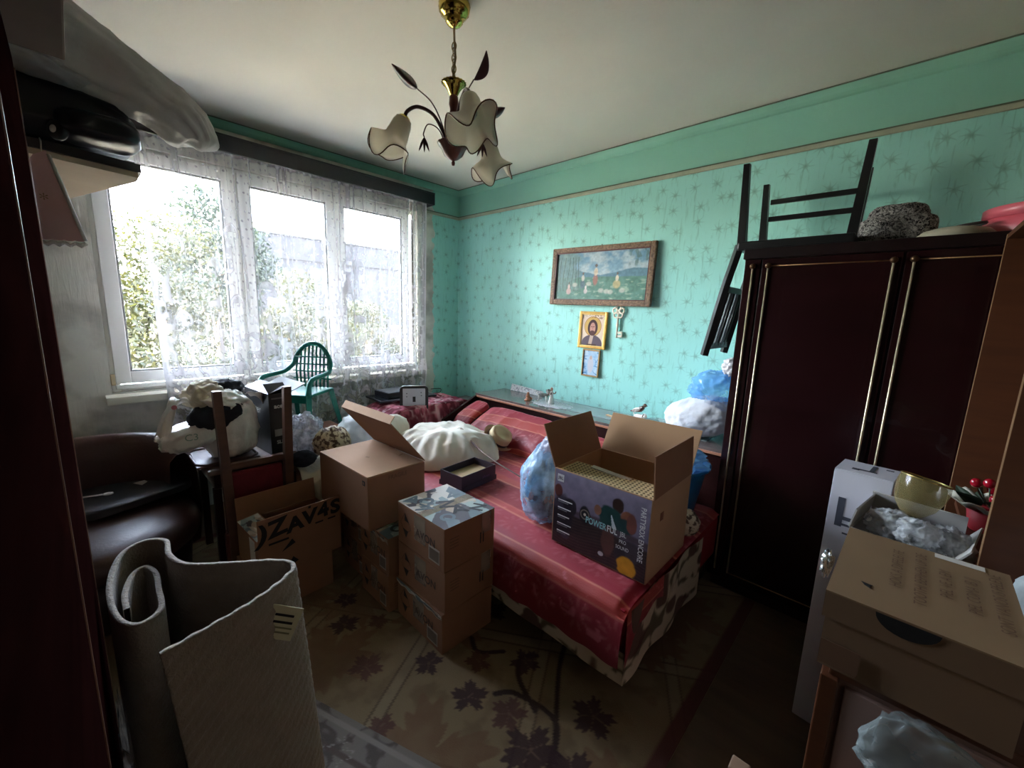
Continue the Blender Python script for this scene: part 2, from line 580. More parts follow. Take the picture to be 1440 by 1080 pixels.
WP = wallpaper_mat()
BEIGE = mat('beige_wall_paint', (158, 138, 118), 0.85, var=0.08, scale=2)
PLASTER = mat('ceiling_paint', (210, 205, 194), 0.9, var=0.04, scale=1.5, bump=0.08, bscale=40)
COVE = mat('green_cove_paint', (138, 196, 174), 0.7, var=0.06, scale=3)
RAILM = mat('picture_rail_paint', (168, 172, 148), 0.5, var=0.1, scale=8)
WHITEPVC = mat('white_window_plastic', (226, 226, 220), 0.35, var=0.03, scale=3)
SILLM = mat('sill_paint', (222, 218, 204), 0.5, var=0.06, scale=8)
FLOORM = mat('brown_floor', (84, 62, 42), 0.55, var=0.25, scale=3, stretch=(1, 8, 1))

def wall_me(name, pieces):
    bm = bmesh.new()
    for lo, hi in pieces:
        bx(bm, [(a + b) / 2 for a, b in zip(lo, hi)], [abs(b - a) for a, b in zip(lo, hi)])
    return bm_mesh(name, bm)

T = 0.20
struct(link('wall_left', wall_me('wall_left', [
    ((-T, YB, 0), (0, OY0, H)), ((-T, OY1, 0), (0, 0.2, H)),
    ((-T, OY0, 0), (0, OY1, OZ0)), ((-T, OY0, OZ1), (0, OY1, H))]), WP))
struct(link('wall_back', wall_me('wall_back', [((0, 0, 0), (XR + 0.2, 0.2, H))]), WP))
struct(link('wall_right', wall_me('wall_right', [((XR, YB, 0), (XR + 0.2, 0, H))]), BEIGE))
struct(link('wall_front', wall_me('wall_front', [((-T, YB - 0.2, 0), (XR + 0.2, YB, H))]), BEIGE))
struct(span('floor', (-T, YB - 0.2, -0.2), (XR + 0.2, 0.2, 0), FLOORM))
struct(span('ceiling', (-T, YB - 0.2, H), (XR + 0.2, 0.2, H + 0.2), PLASTER))

# cove between wall and ceiling, as one concave strip per wall
def cove(name, p0, p1, inward):
    prof = [(0, -0.052), (0.012, -0.046), (0.026, -0.034), (0.038, -0.018), (0.046, 0)]
    p0, p1, inw = Vector(p0), Vector(p1), Vector(inward)
    v, f = [], []
    for p in (p0, p1):
        for d, z in prof:
            v.append(p + inw * (d + 0.0005) + Vector((0, 0, z - 0.0005)))
        v.append(p + inw * 0.0005 + Vector((0, 0, -0.0005)))
    n = len(prof) + 1
    for i in range(n):
        f.append((i, (i + 1) % n, n + (i + 1) % n, n + i))
    return struct(link(name, pyd(name, v, f), COVE))
cove('trim_1', (0, 0, H), (XR, 0, H), (0, -1, 0))
cove('trim_2', (0, YB, H), (0, 0, H), (1, 0, 0))
# picture rail: rounded lath, its shade painted as a dark strip above it
RAILD = mat('painted_rail_shade', (92, 104, 84), 0.6)
def rail(name, lo, hi):
    o = struct(span(name, lo, hi, RAILM, bevel=0.005))
    return o
rail('trim_3', (0.0, -0.018, 2.440), (XR, -0.0004, 2.466))
struct(span('shade_strip_6', (0.0, -0.012, 2.4665), (XR, -0.0004, 2.474), RAILD))
struct(span('shade_strip_7', (0.0004, -0.44, 2.4665), (0.010, -0.012, 2.474), RAILD))
struct(span('shade_strip_8', (0.05, -0.0525, H - 0.006), (XR, -0.0470, H - 0.0006), RAILD))
struct(span('shade_strip_9', (0.0470, YB, H - 0.006), (0.0525, -0.0525, H - 0.0006), RAILD))
rail('trim_4', (0.0004, -0.44, 2.440), (0.014, -0.018, 2.466))
struct(span('baseboard_back', (0, -0.015, 0), (XR, -0.0004, 0.08), mat('baseboard_paint', (120, 84, 58), 0.5)))

# ------------------------------------------------------------------ window
win = bpy.data.objects.new('window_1', None); COL.objects.link(win); struct(win)
win.location = (0, 0, 0)
def frame_me(name, y0, y1, z0, z1, w, x0, x1, bev=0.004):
    bm = bmesh.new()
    for lo, hi in (((x0, y0, z0), (x1, y0 + w, z1)), ((x0, y1 - w, z0), (x1, y1, z1)),
                   ((x0, y0 + w, z0), (x1, y1 - w, z0 + w)), ((x0, y0 + w, z1 - w), (x1, y1 - w, z1))):
        bx(bm, [(a + b) / 2 for a, b in zip(lo, hi)], [abs(b - a) for a, b in zip(lo, hi)], bevel=bev)
    return bm_mesh(name, bm)
GLASS, _nt, _b = new_mat('window_glass')
_tr = N(_nt, 'ShaderNodeBsdfTransparent'); _tr.inputs['Color'].default_value = (0.97, 0.98, 0.98, 1)
_gl = N(_nt, 'ShaderNodeBsdfGlossy'); _gl.inputs['Roughness'].default_value = 0.02
_fr = N(_nt, 'ShaderNodeFresnel'); _fr.inputs['IOR'].default_value = 1.45
_mx = N(_nt, 'ShaderNodeMixShader')
_nt.links.new(_fr.outputs[0], _mx.inputs[0]); _nt.links.new(_tr.outputs[0], _mx.inputs[1]); _nt.links.new(_gl.outputs[0], _mx.inputs[2])
_nt.links.new(_mx.outputs[0], _nt.nodes['Material Output'].inputs['Surface'])
GASKET = mat('grey_gasket', (120, 120, 116), 0.6)
fr = link('window_frame', frame_me('window_frame', OY0, OY1, OZ0, OZ1, 0.045, -0.10, -0.03), WHITEPVC, win)
for yy in (-2.033, -1.326):
    span('mullion', (-0.10, yy - 0.035, OZ0 + 0.04), (-0.03, yy + 0.035, OZ1 - 0.04), WHITEPVC, win)
for k, (a, b_) in enumerate(((-2.702, -2.116), (-1.945, -1.395), (-1.246, -0.684))):
    sw = 0.075
    s = link('sash', frame_me('sash', a - sw, b_ + sw, 1.04 - sw, 2.345 + sw, sw, -0.075, -0.008), WHITEPVC, win)
    link('glazing_bead', frame_me('glazing_bead', a - 0.001, b_ + 0.001, 1.039, 2.346, 0.012, -0.055, -0.022, 0.003), GASKET, s)
    span('pane', (-0.046, a + 0.005, 1.045), (-0.040, b_ - 0.005, 2.34), GLASS, s)
    if k != 0:
        hy = a - sw * 0.5 if k == 1 else b_ + sw * 0.5
        box('handle', (0.004, hy, 1.62), (0.02, 0.024, 0.06), WHITEPVC, s, bevel=0.004)
        box('handle', (0.024, hy, 1.56), (0.016, 0.02, 0.14), WHITEPVC, s, bevel=0.005)
# hinge block low on the left sash, bare slot on the right jamb
box('hinge', (-0.004, -2.789, 0.995), (0.03, 0.022, 0.07), mat('yellowed_hinge_plastic', (206, 190, 152), 0.5), win, bevel=0.004)
box('jamb_slot', (-0.006, -0.575, 1.75), (0.012, 0.022, 1.2), mat('dark_jamb_gap', (92, 84, 72), 0.9), win)
box('drip_rail', (-0.012, -1.66, 0.945), (0.03, 2.24, 0.03), WHITEPVC, win, bevel=0.005)
sill = struct(span('window_2', (-0.03, -2.835, 0.853), (0.12, -0.455, 0.902), SILLM, bevel=0.006))
sill.name = 'trim_5'

# ------------------------------------------------------------------ outside
GROUNDM = mat('pale_paving', (160, 152, 132), 0.9, var=0.1, scale=0.8)
g = struct(box('ground', (-40, 0, -6.1), (78, 140, 0.2), GROUNDM))

def leaf_mat(name, a, b_):
    m, nt, bs = new_mat(name)
    oi = N(nt, 'ShaderNodeAttribute', attribute_name='print')
    mx = N(nt, 'ShaderNodeMix', data_type='RGBA')
    mx.inputs['A'].default_value = srgb(*a); mx.inputs['B'].default_value = srgb(*b_)
    nt.links.new(oi.outputs['Fac'], mx.inputs['Factor'])
    nt.links.new(mx.outputs['Result'], bs.inputs['Base Color'])
    bs.inputs['Roughness'].default_value = 0.6
    tl = N(nt, 'ShaderNodeBsdfTranslucent')
    nt.links.new(mx.outputs['Result'], tl.inputs['Color'])
    ms = N(nt, 'ShaderNodeMixShader'); ms.inputs[0].default_value = 0.5
    nt.links.new(bs.outputs[0], ms.inputs[1]); nt.links.new(tl.outputs[0], ms.inputs[2])
    nt.links.new(ms.outputs[0], nt.nodes['Material Output'].inputs['Surface'])
    return m
BARK = mat('tree_bark', (122, 104, 82), 0.9, var=0.25, scale=4)

def tree(label, base, height, crown, leaves, size, material, seed, lobes=26):
    rs = np.random.RandomState(seed)
    t = thing('tree', label, 'tree', base, group='trees outside the window')
    h = height
    tube('trunk', spline([(0, 0, 0), (0.1, 0.05, h * 0.3), (-0.05, 0.1, h * 0.55), (0.05, 0, h * 0.8)], 5),
         [0.2 - 0.15 * i / 15 for i in range(16)], BARK, t, 8)
    cx, cy, cz = crown
    c0 = np.array([0, 0, h - cz])
    cent = []
    for k in range(lobes):
        d = rs.normal(size=3); d /= np.linalg.norm(d)
        r = rs.uniform(0.45, 0.95)
        c = c0 + d * r * np.array([cx, cy, cz]); cent.append(c)
        if k % 2 == 0:
            mid = c0 * 0.75 + c * 0.25 + rs.normal(size=3) * 0.1
            st = np.array([0, 0, max(h * 0.35, c0[2] - cz * 0.6)])
            tube('branch', spline([st, mid, c], 4), [0.06 - 0.045 * i / 8 for i in range(9)], BARK, t, 5)
    cent = np.array(cent)
    k = rs.randint(0, lobes, leaves)
    lr = 0.42 * min(cx, cz)
    d = rs.normal(size=(leaves, 3)); d /= np.linalg.norm(d, axis=1)[:, None]
    p = cent[k] + d * (rs.uniform(0.25, 1, (leaves, 1)) ** 0.5) * lr * np.array([1.15, 1.15, 0.8])
    n = rs.normal(size=(leaves, 3)) * 0.8 + d; n /= np.linalg.norm(n, axis=1)[:, None]
    a = np.cross(n, rs.normal(size=(leaves, 3))); a /= np.linalg.norm(a, axis=1)[:, None]
    b_ = np.cross(n, a)
    s = size * rs.uniform(0.6, 1.3, (leaves, 1))
    v = np.stack([p - a * s, p + b_ * s * 0.5, p + a * s, p - b_ * s * 0.5], 1).reshape(-1, 3)
    me = bpy.data.meshes.new('foliage')
    me.vertices.add(len(v)); me.vertices.foreach_set('co', v.ravel().astype(np.float32))
    me.loops.add(leaves * 4); me.loops.foreach_set('vertex_index', np.arange(leaves * 4, dtype=np.int32))
    me.polygons.add(leaves); me.polygons.foreach_set('loop_start', np.arange(0, leaves * 4, 4, dtype=np.int32))
    me.update(calc_edges=True)
    ca = me.color_attributes.new('print', 'FLOAT_COLOR', 'POINT')
    sh = np.repeat(np.clip(0.5 + 0.35 * rs.normal(size=leaves), 0, 1), 4)
    c4 = np.ones((leaves * 4, 4), np.float32); c4[:, :3] = sh[:, None]
    ca.data.foreach_set('color', c4.ravel())
    o = link('foliage', me, material, t)
    o['kind'] = 'stuff'
    return t

LEAF_A = leaf_mat('leaf_yellow_green', (24, 29, 7), (47, 45, 13))
LEAF_B = leaf_mat('leaf_blue_green', (16, 27, 19), (32, 40, 22))
tree('broad yellow-green tree filling the left window pane', (-8.4, -2.3, -6.0), 9.6, (2.0, 2.1, 3.4), 30000, 0.058, LEAF_A, 3, 40)
tree('shaded blue-green tree behind the sheer curtain left of the middle pane', (-13.2, 0.3, -6.0), 11.2, (1.9, 1.7, 3.8), 18000, 0.075, LEAF_B, 5, 30)
tree('low bright tree crown in front of the grey building behind the middle pane', (-9.0, 1.65, -6.0), 8.25, (1.4, 1.25, 2.3), 20000, 0.052, LEAF_A, 8, 30)
tree('small tree low in the rightmost window pane', (-10.5, 4.35, -6.0), 7.7, (1.2, 1.2, 1.8), 14000, 0.052, LEAF_A, 11, 26)
tree('distant dark green tree at the foot of the right pane', (-13.6, 6.6, -6.0), 6.6, (1.4, 1.5, 2.4), 9000, 0.07, LEAF_B, 13, 22)

CONC = mat('pale_concrete_render', (34, 32, 35), 0.9, var=0.07, scale=0.5)
CONC2 = mat('pink_grey_render', (40, 33, 31), 0.9, var=0.08, scale=0.6)
bld = thing('apartment_building', 'flat-roofed pale grey apartment block beyond the trees', 'building', (-17, 7.2, -6))
span('wall', (-7, -5.0, 0), (0, 7.0, 9.55), CONC, bld)
span('roof_parapet', (-7.1, -5.1, 9.55), (0.08, 7.1, 10.55), mat('parapet_render', (30, 28, 31), 0.9, var=0.05), bld)
span('coping', (-7.14, -5.14, 10.55), (0.14, 7.14, 10.66), mat('zinc_coping', (34, 32, 34), 0.6), bld)
span('lower_wing', (0.05, 0.2, 0), (1.6, 6.8, 6.6), CONC2, bld)
for z in (2.8, 5.6, 8.4):
    span('floor_band', (0.0, -4.98, z - 0.06), (0.03, 6.98, z + 0.06), mat('band_render', (38, 36, 37), 0.9), bld)
wg = mat('far_window_glass', (16, 18, 22), 0.5)
FWF = mat('far_window_frame', (48, 48, 48), 0.6)
for i, y in enumerate((-3.6, -0.9, 4.6)):
    for z in (3.7, 6.5):
        w = span('window', (0.0, y - 0.6, z), (0.05, y + 0.6, z + 1.3), FWF, bld)
        span('pane', (0.05, y - 0.52, z + 0.08), (0.06, y + 0.52, z + 1.22), wg, w)

# ------------------------------------------------------------------ pelmet and lace curtain
PELM = mat('black_pelmet_varnish', (34, 32, 36), 0.45, var=0.15, scale=10)
pel = thing('curtain_pelmet', 'long black curtain pelmet board above the window', 'pelmet', (0.0, -1.66, 2.48))
span('board', (0.165, -1.22, 0.0), (0.19, 1.215, 0.095), PELM, pel, bevel=0.004)
span('top_board', (0.003, -1.22, 0.095), (0.19, 1.215, 0.108), PELM, pel)
for s in (-1.215, 1.205):
    span('end_bracket', (0.003, s, 0.0), (0.165, s + 0.012, 0.095), PELM, pel)
tube('rod', [(0.115, -1.2, 0.045), (0.115, 1.2, 0.045)], 0.009, mat('curtain_rod_metal', (150, 140, 120), 0.4, metal=0.8), pel, 8)
span('clip', (0.05, 1.10, 0.108), (0.10, 1.17, 0.135), PELM, pel)

def lace_curtain():
    nx, nz = 420, 400
    u = np.linspace(0, 1, nx); v = np.linspace(0, 1, nz)       # u: left->right, v: top->bottom
    U, V = np.meshgrid(u, v)
    ztop, zbot = 2.525, 0.50
    Z = ztop + (zbot - ztop) * V
    y0 = -2.585 + 0.05 * V; y1 = -0.505 - 0.04 * V - 0.05 * sstep(0.78, 1, V)
    Yb = y0 + (y1 - y0) * U
    # folds: many narrow at the heading, broad lower down
    w = 0.5 + 0.5 * fbm(U * 9 + 3, V * 0.6 + 2)
    ph = U * 2 * np.pi * 17 + 5.0 * fbm(U * 7, V * 1.1)
    A = 0.010 + 0.016 * V
    fold = np.sin(ph) * A * w * 1.4 + 0.012 * np.sin(U * 2 * np.pi * 41 + 3 * fbm(U * 12, V * 2)) * (1 - 0.7 * sstep(0.0, 0.4, V))
    X = 0.118 + fold + 0.012 * V + 0.028 * sstep(0.72, 0.8, V)
    Y = Yb + 0.008 * np.cos(ph) * w
    # hem gather at right bottom
    # lace drawing (cloth width is larger than the hung width)
    s = U * 3.2; tq = V * 2.025                               # cloth metres
    def motif(cu, cv, sc, kind):
        du = (s - cu) / sc; dv = (tq - cv) / sc
        r = np.hypot(du, dv); a = np.arctan2(dv, du)
        return du, dv, r, a
    D = np.zeros_like(U)
    # small sprinkled dots
    gx = s / 0.055; gy = tq / 0.06; gx = gx + 0.5 * (np.floor(gy) % 2)
    jx = vnoise(np.floor(gx) * 3.3, np.floor(gy) * 2.1) - 0.5; jy = vnoise(np.floor(gx) * 1.7 + 9, np.floor(gy) * 4.1) - 0.5
    dd = np.hypot((gx - np.floor(gx) - 0.5 - jx * 0.5) * 0.055, (gy - np.floor(gy) - 0.5 - jy * 0.5) * 0.06)
    D = np.maximum(D, sstep(0.0085, 0.004, dd) * 0.85)
    # climbing bands of scrolled leaves, denser towards the hem
    for c0, wd in ((0.12, 0.10), (0.62, 0.09), (1.10, 0.13), (1.62, 0.10), (2.05, 0.13), (2.52, 0.10), (2.98, 0.12)):
        wob = 0.06 * np.sin(tq * 5 + c0 * 9)
        env = sstep(wd * 1.5, wd * 0.7, np.abs(s - c0 - wob)) * sstep(0.55, 0.9, tq + 0.12 * np.sin(c0 * 31))
        rd = ridge(s * 17 + c0, tq * 13, 3.0, 2)
        D = np.maximum(D, env * sstep(0.44, 0.60, rd))
        # curled hood shapes stacked along the band
        for k in range(6):
            cv = 0.62 + k * 0.24 + 0.07 * math.sin(c0 * 7); cu = c0 + 0.09 * (-1) ** k
            du, dv, r, a = motif(cu, cv, 0.085, 0)
            D = np.maximum(D, sstep(0.14, 0.05, np.abs(r - 0.75 - 0.12 * np.cos(a))) * (dv < 0.25) * 0.95)
            D = np.maximum(D, (r < 0.72) * (dv < -0.15) * (0.45 + 0.35 * (np.sin(du * 40) * np.sin(dv * 40) > 0)))
    hem = sstep(0.95, 1.5, tq) * sstep(0.46, 0.68, ridge(s * 15 + 3, tq * 15, 1.0, 2)) * 0.9
    D = np.maximum(D, hem)
    D = np.maximum(D, sstep(0.06, 0.035, tq) * 0.6)          # heading tape
    D = np.maximum(D, sstep(0.006, 0.003, U) + sstep(0.994, 0.997, U))
    FL = np.zeros_like(U)
    rs = np.random.RandomState(12)
    for k in range(30):
        u0 = rs.uniform(0.02, 0.98); dr = rs.uniform(-0.015, 0.03); wd = rs.uniform(0.0012, 0.0042); v1 = rs.uniform(0.35, 1.0)
        FL = np.maximum(FL, sstep(wd * 1.5, wd * 0.4, np.abs(U - u0 - dr * V - 0.004 * np.sin(V * 9 + k))) * sstep(v1, v1 - 0.15, V) * rs.uniform(0.35, 0.8))
    FL = np.maximum(FL, sstep(0.022, 0.012, U) * 0.85)
    FL = np.maximum(FL, sstep(0.972, 0.985, U) * 0.5)
    dens = 0.10 + 0.09 * sstep(0.2, 0.7, V) + 0.66 * D + 0.16 * np.abs(np.cos(ph)) ** 6 * w + 0.55 * FL
    dens = np.clip(dens, 0, 0.92)
    return grid_me('sheer_panel', X, Y, Z, dens)

LACE, _nt, _b = new_mat('white_lace')
_a = N(_nt, 'ShaderNodeAttribute', attribute_name='print')
_b.inputs['Base Color'].default_value = srgb(206, 202, 206); _b.inputs['Roughness'].default_value = 0.9
_tl = N(_nt, 'ShaderNodeBsdfTranslucent'); _tl.inputs['Color'].default_value = srgb(232, 230, 234)
_m0 = N(_nt, 'ShaderNodeMixShader'); _m0.inputs[0].default_value = 0.10
_nt.links.new(_b.outputs[0], _m0.inputs[1]); _nt.links.new(_tl.outputs[0], _m0.inputs[2])
_tr = N(_nt, 'ShaderNodeBsdfTransparent'); _m1 = N(_nt, 'ShaderNodeMixShader')
_nt.links.new(_a.outputs['Fac'], _m1.inputs[0]); _nt.links.new(_tr.outputs[0], _m1.inputs[1]); _nt.links.new(_m0.outputs[0], _m1.inputs[2])
_nt.links.new(_m1.outputs[0], _nt.nodes['Material Output'].inputs['Surface'])
cur = link('lace_curtain', lace_curtain(), LACE, smooth=True)
tag(cur, 'white patterned lace curtain hanging across the window', 'curtain')
# ------------------------------------------------------------------ floor coverings
def leaf_outline_mask(du, dv, ang, sc, lobes=5):
    """maple-like leaf: value > 0 inside"""
    c, s = math.cos(ang), math.sin(ang)
    x = (du * c + dv * s) / sc; y = (-du * s + dv * c) / sc
    r = np.hypot(x, y); a = np.arctan2(x, y)
    R_ = 0.55 + 0.32 * np.abs(np.cos(a * lobes / 2)) ** 1.2 + 0.09 * np.cos(a * 19) - 0.25 * sstep(2.2, 3.1, np.abs(a))
    vein = np.minimum(np.abs(np.sin(a * lobes / 2 + np.pi / 2)) * r, 1)
    return R_ - r, vein

def carpet_colour(X, Y):
    base = lerp(lin(128, 108, 78), lin(150, 130, 98), fbm(X * 3, Y * 3) * 1.6 - 0.3)
    base = lerp(base, lin(104, 84, 58), sstep(0.5, 0.7, fbm(X * 14, Y * 14)) * 0.5)
    # diagonal trellis
    p = (X + Y * 0.55) / 0.62; q = (X * -0.62 + Y) / 0.72
    for t in (p + 0.2, q + 0.45):
        d = np.abs(t - np.round(t)) * 0.6
        base = lerp(base, lin(150, 132, 104), sstep(0.032, 0.026, d) * 0.5)
        base = lerp(base, lin(82, 66, 48), sstep(0.006, 0.003, np.abs(d - 0.028)) * 0.8)
    rs = np.random.RandomState(4)
    # large pale ghost leaves
    for k in range(26):
        cx, cy = rs.uniform(0.8, 3.3), rs.uniform(-3.2, -0.9)
        m, v = leaf_outline_mask(X - cx, Y - cy, rs.uniform(0, 6.28), rs.uniform(0.2, 0.3))
        base = lerp(base, lin(122, 92, 66), sstep(0, 0.05, m) * 0.8 * (0.5 + fbm(X * 20, Y * 20)))
    # vines
    for (pts) in (((3.05, -2.25), (2.95, -2.0), (2.86, -1.84), (2.68, -1.86), (2.62, -1.92)),
                  ((2.92, -1.92), (2.74, -1.66), (2.66, -1.5)), ((2.50, -1.75), (2.42, -1.83), (2.34, -1.8)),
                  ((2.78, -1.86), (2.64, -1.80), (2.58, -1.72), (2.62, -1.66))):
        P = spline([(a, b, 0) for a, b in pts], 24)
        for pp in P:
            d = np.hypot(X - pp.x, Y - pp.y)
            base = lerp(base, lin(58, 40, 34), sstep(0.013, 0.008, d))
    # dark purple-brown leaves
    spots = [(2.15, -2.22, 0.3, 0.085), (2.32, -2.02, 2.0, 0.075), (2.28, -1.62, 1.0, 0.10), (2.46, -1.86, 2.4, 0.07), (2.56, -2.0, 0.8, 0.085),
             (2.60, -1.72, 5.0, 0.08), (2.72, -1.94, 1.7, 0.085), (2.86, -1.98, 4.0, 0.12), (1.86, -2.18, 1.2, 0.08), (1.95, -2.05, 3.0, 0.06),
             (3.02, -1.95, 0.2, 0.11), (2.95, -1.72, 2.9, 0.10), (2.42, -2.3, 4.2, 0.06), (1.7, -2.1, 0.2, 0.07), (3.1, -2.2, 1.9, 0.10),
             (2.0, -2.5, 3.6, 0.09), (1.75, -2.4, 5.5, 0.08), (2.9, -2.5, 0.9, 0.1)]
    for k, (cx, cy, a, s) in enumerate(spots):
        m, v = leaf_outline_mask(X - cx, Y - cy, a, s)
        c = lin(62, 38, 42) if k % 3 else lin(92, 60, 52)
        base = lerp(base, c, sstep(0, 0.05, m) * 0.9)
        base = lerp(base, lin(120, 96, 78), sstep(0.06, 0.02, v) * sstep(0.05, 0.1, m) * 0.6)
    return base * 0.74
CARPETM = attr_mat('woven_carpet', 0.95, bump=0.5, bscale=220)
_x = np.linspace(0.5, 3.22, 420); _y = np.linspace(-2.93, -0.55, 380)
_X, _Y = np.meshgrid(_x, _y)
_c = carpet_colour(_X, _Y)
_edge = np.maximum(sstep(3.16, 3.175, _X), np.maximum(sstep(-2.88, -2.89, _Y), sstep(0.56, 0.55, _X)))
_c = lerp(_c, lin(74, 30, 30), _edge * 0.9)
me = grid_me('carpet', _X, _Y, np.full_like(_X, 0.008), _c)
cp = thing('patterned_carpet', 'beige carpet with purple-brown leaves and vines on the floor', 'carpet', (0, 0, 0))
link('pile', me, CARPETM, cp)
span('backing', (0.5, -2.93, 0.0005), (3.22, -0.55, 0.0075), mat('jute_backing', (110, 88, 62), 0.95), cp)

def runner():
    nx, ny = 180, 120
    u = np.linspace(0, 1.25, nx); v = np.linspace(0, 0.40, ny)
    U, V = np.meshgrid(u, v)
    c = lerp(lin(112, 104, 96), lin(80, 72, 66), sstep(0.45, 0.62, ridge(U * 14, V * 14, 2.0, 2)))
    b_ = np.minimum(np.minimum(U, 1.25 - U), np.minimum(V, 0.40 - V))
    c = lerp(c, lin(128, 120, 112), sstep(0.012, 0.006, np.abs(b_ - 0.03)))
    c = lerp(c, lin(84, 72, 66), sstep(0.012, 0.006, np.abs(b_ - 0.11)))
    for k in range(9):
        m, vv = leaf_outline_mask(U - 0.1 - 0.13 * k, V - (0.21 + 0.06 * (-1) ** k), k * 1.3, 0.075)
        c = lerp(c, lin(140, 134, 126), sstep(0.05, 0.01, np.abs(m)) * 0.8)
    return grid_me('pile', U, V, np.full_like(U, 0.0075), c)
rn = thing('small_grey_rug', 'greyish ornamental rug in front of the folded mat', 'rug', (1.62, -2.64, 0.0085), rz=R3(20))
rn.location = (1.677, -3.030, 0.0085)
link('pile', runner(), CARPETM, rn)
span('backing', (0.001, 0.001, 0.0), (1.249, 0.399, 0.007), mat('rug_backing', (120, 112, 102), 0.95), rn)

# ------------------------------------------------------------------ sofa bed
def cover_colour(s, x, seed=0.0):
    """woven red damask: bands of deep red, orange stripes edged with gold, pink-red; s = metres across the bands"""
    t = np.mod(s, 0.50)
    c = np.broadcast_to(lin(128, 6, 24), s.shape + (3,)).copy()
    c = lerp(c, lin(148, 26, 44), sstep(0.255, 0.265, t) * sstep(0.475, 0.465, t))  # pink-red band, with the cloth's sheen lightening its colour
    c = lerp(c, lin(160, 50, 42), sstep(0.19, 0.2, t) * sstep(0.265, 0.255, t))
    c = lerp(c, lin(160, 50, 42), sstep(0.44, 0.45, t) * sstep(0.495, 0.49, t))
    for g_ in (0.195, 0.262, 0.445, 0.494):
        c = lerp(c, lin(190, 108, 84), sstep(0.0045, 0.002, np.abs(t - g_)))
    orn = sstep(0.66, 0.80, ridge(x * 16 + seed, s * 16 + seed, 1.5, 2)) * (vnoise(x * 7 + seed, s * 7) > 0.55)
    c = lerp(c, lin(214, 118, 122), orn * 0.4)
    spr = sstep(0.028, 0.01, np.abs(np.hypot(np.mod(x + seed, 0.17) - 0.085, np.mod(s, 0.25) - 0.12) - 0.05)) * (np.sin(np.arctan2(np.mod(s, 0.25) - 0.12, np.mod(x + seed, 0.17) - 0.085) * 9) > 0.4)
    c = lerp(c, lin(220, 150, 146), spr * 0.10)
    return c
COVERM = attr_mat('red_damask_cover', 0.6, sheen=0.12, bump=0.15, bscale=160)
FLORALM = attr_mat('floral_valance', 0.85)
DARKWOOD = mat('dark_mahogany_veneer', (46, 20, 18), 0.32, var=0.3, scale=3, stretch=(1, 1, 8), coat=0.2)
sofa = thing('sofa_bed', 'red damask covered sofa bed along the green wall', 'sofa', (1.9, -1.05, 0))
def SL(x, y, z): return (x - 1.9, y + 1.05, z)
X0, X1, YF, YK = 0.80, 3.0, -1.64, -0.585
# profile: from front hem up, over the rounded edge, across the seat, to the back
def seat_cover():
    prof = [(YF - 0.012, 0.205), (YF - 0.014, 0.25), (YF - 0.012, 0.32), (YF - 0.008, 0.38), (YF + 0.002, 0.42), (YF + 0.03, 0.447), (YF + 0.08, 0.458)]
    prof += [(y, 0.46) for y in np.linspace(YF + 0.12, YK, 40)]
    dens = []
    for i in range(len(prof) - 1):
        n = max(1, int(math.hypot(prof[i + 1][0] - prof[i][0], prof[i + 1][1] - prof[i][1]) / 0.008))
        for k in range(n):
            t = k / n
            dens.append((prof[i][0] * (1 - t) + prof[i + 1][0] * t, prof[i][1] * (1 - t) + prof[i + 1][1] * t))
    dens.append(prof[-1])
    P = np.array(dens)
    s = np.concatenate([[0], np.cumsum(np.hypot(*np.diff(P, axis=0).T))])
    x = np.linspace(X0, X1, 300)
    Xg, S = np.meshgrid(x, s)
    Yg = np.repeat(P[:, :1], len(x), 1); Zg = np.repeat(P[:, 1:], len(x), 1)
    w = fbm(Xg * 3, S * 2.5) - 0.47
    Zg = Zg + np.where(S > 0.24, 0.03 * w, 0) + 0.006 * np.sin(Xg * 40 + 4 * w) * sstep(0.3, 0.0, S)
    hem = 0.03 * (fbm(Xg * 5 + 4, S * 0 + 2) - 0.45) * sstep(0.2, 0.0, S)
    Zg = Zg + hem
    Yg = Yg - 0.010 * np.abs(np.sin(Xg * 7 + w * 5)) * sstep(0.24, 0.1, S)
    endd = sstep(X1 - 0.05, X1, Xg)
    Zg = Zg - 0.02 * endd * (S > 0.2)
    c = cover_colour(S, Xg)
    return grid_me('seat_cover', Xg - 1.9, Yg + 1.05, Zg, c)
link('seat_cover', seat_cover(), COVERM, sofa, smooth=True)
span('mattress', SL(X0, YF + 0.01, 0.20), SL(X1 - 0.005, YK + 0.02, 0.428), mat('mattress_ticking', (150, 24, 40), 0.8), sofa, bevel=0.02)
span('bed_box', SL(X0 + 0.03, YF + 0.08, 0.06), SL(X1 - 0.04, YK, 0.2), DARKWOOD, sofa)
for lx in (X0 + 0.1, X1 - 0.12):
    for ly in (YF + 0.14, YK - 0.1):
        span('leg', SL(lx - 0.03, ly - 0.03, 0.0085), SL(lx + 0.03, ly + 0.03, 0.06), DARKWOOD, sofa)
def floral(U, V):
    c = lerp(lin(186, 168, 138), lin(204, 190, 164), fbm(U * 8, V * 8))
    c = lerp(c, lin(96, 84, 62), sstep(0.58, 0.74, ridge(U * 9, V * 9, 4.0, 2)))
    c = lerp(c, lin(74, 40, 34), sstep(0.60, 0.66, vnoise(U * 9 + 3, V * 12)) * 0.9)
    return c
u_, v_ = np.meshgrid(np.linspace(X0, X1 + 0.012, 240), np.linspace(0.13, 0.27, 24))
link('front_valance', grid_me('front_valance', u_ - 1.9, YF - 0.004 + 1.05 + 0.006 * np.sin(u_ * 17) * (0.28 - v_) * 4, v_, floral(u_, v_)), FLORALM, sofa, smooth=True)
u_, v_ = np.meshgrid(np.linspace(YF - 0.004, YF + 0.75, 90), np.linspace(0.13, 0.44, 40))
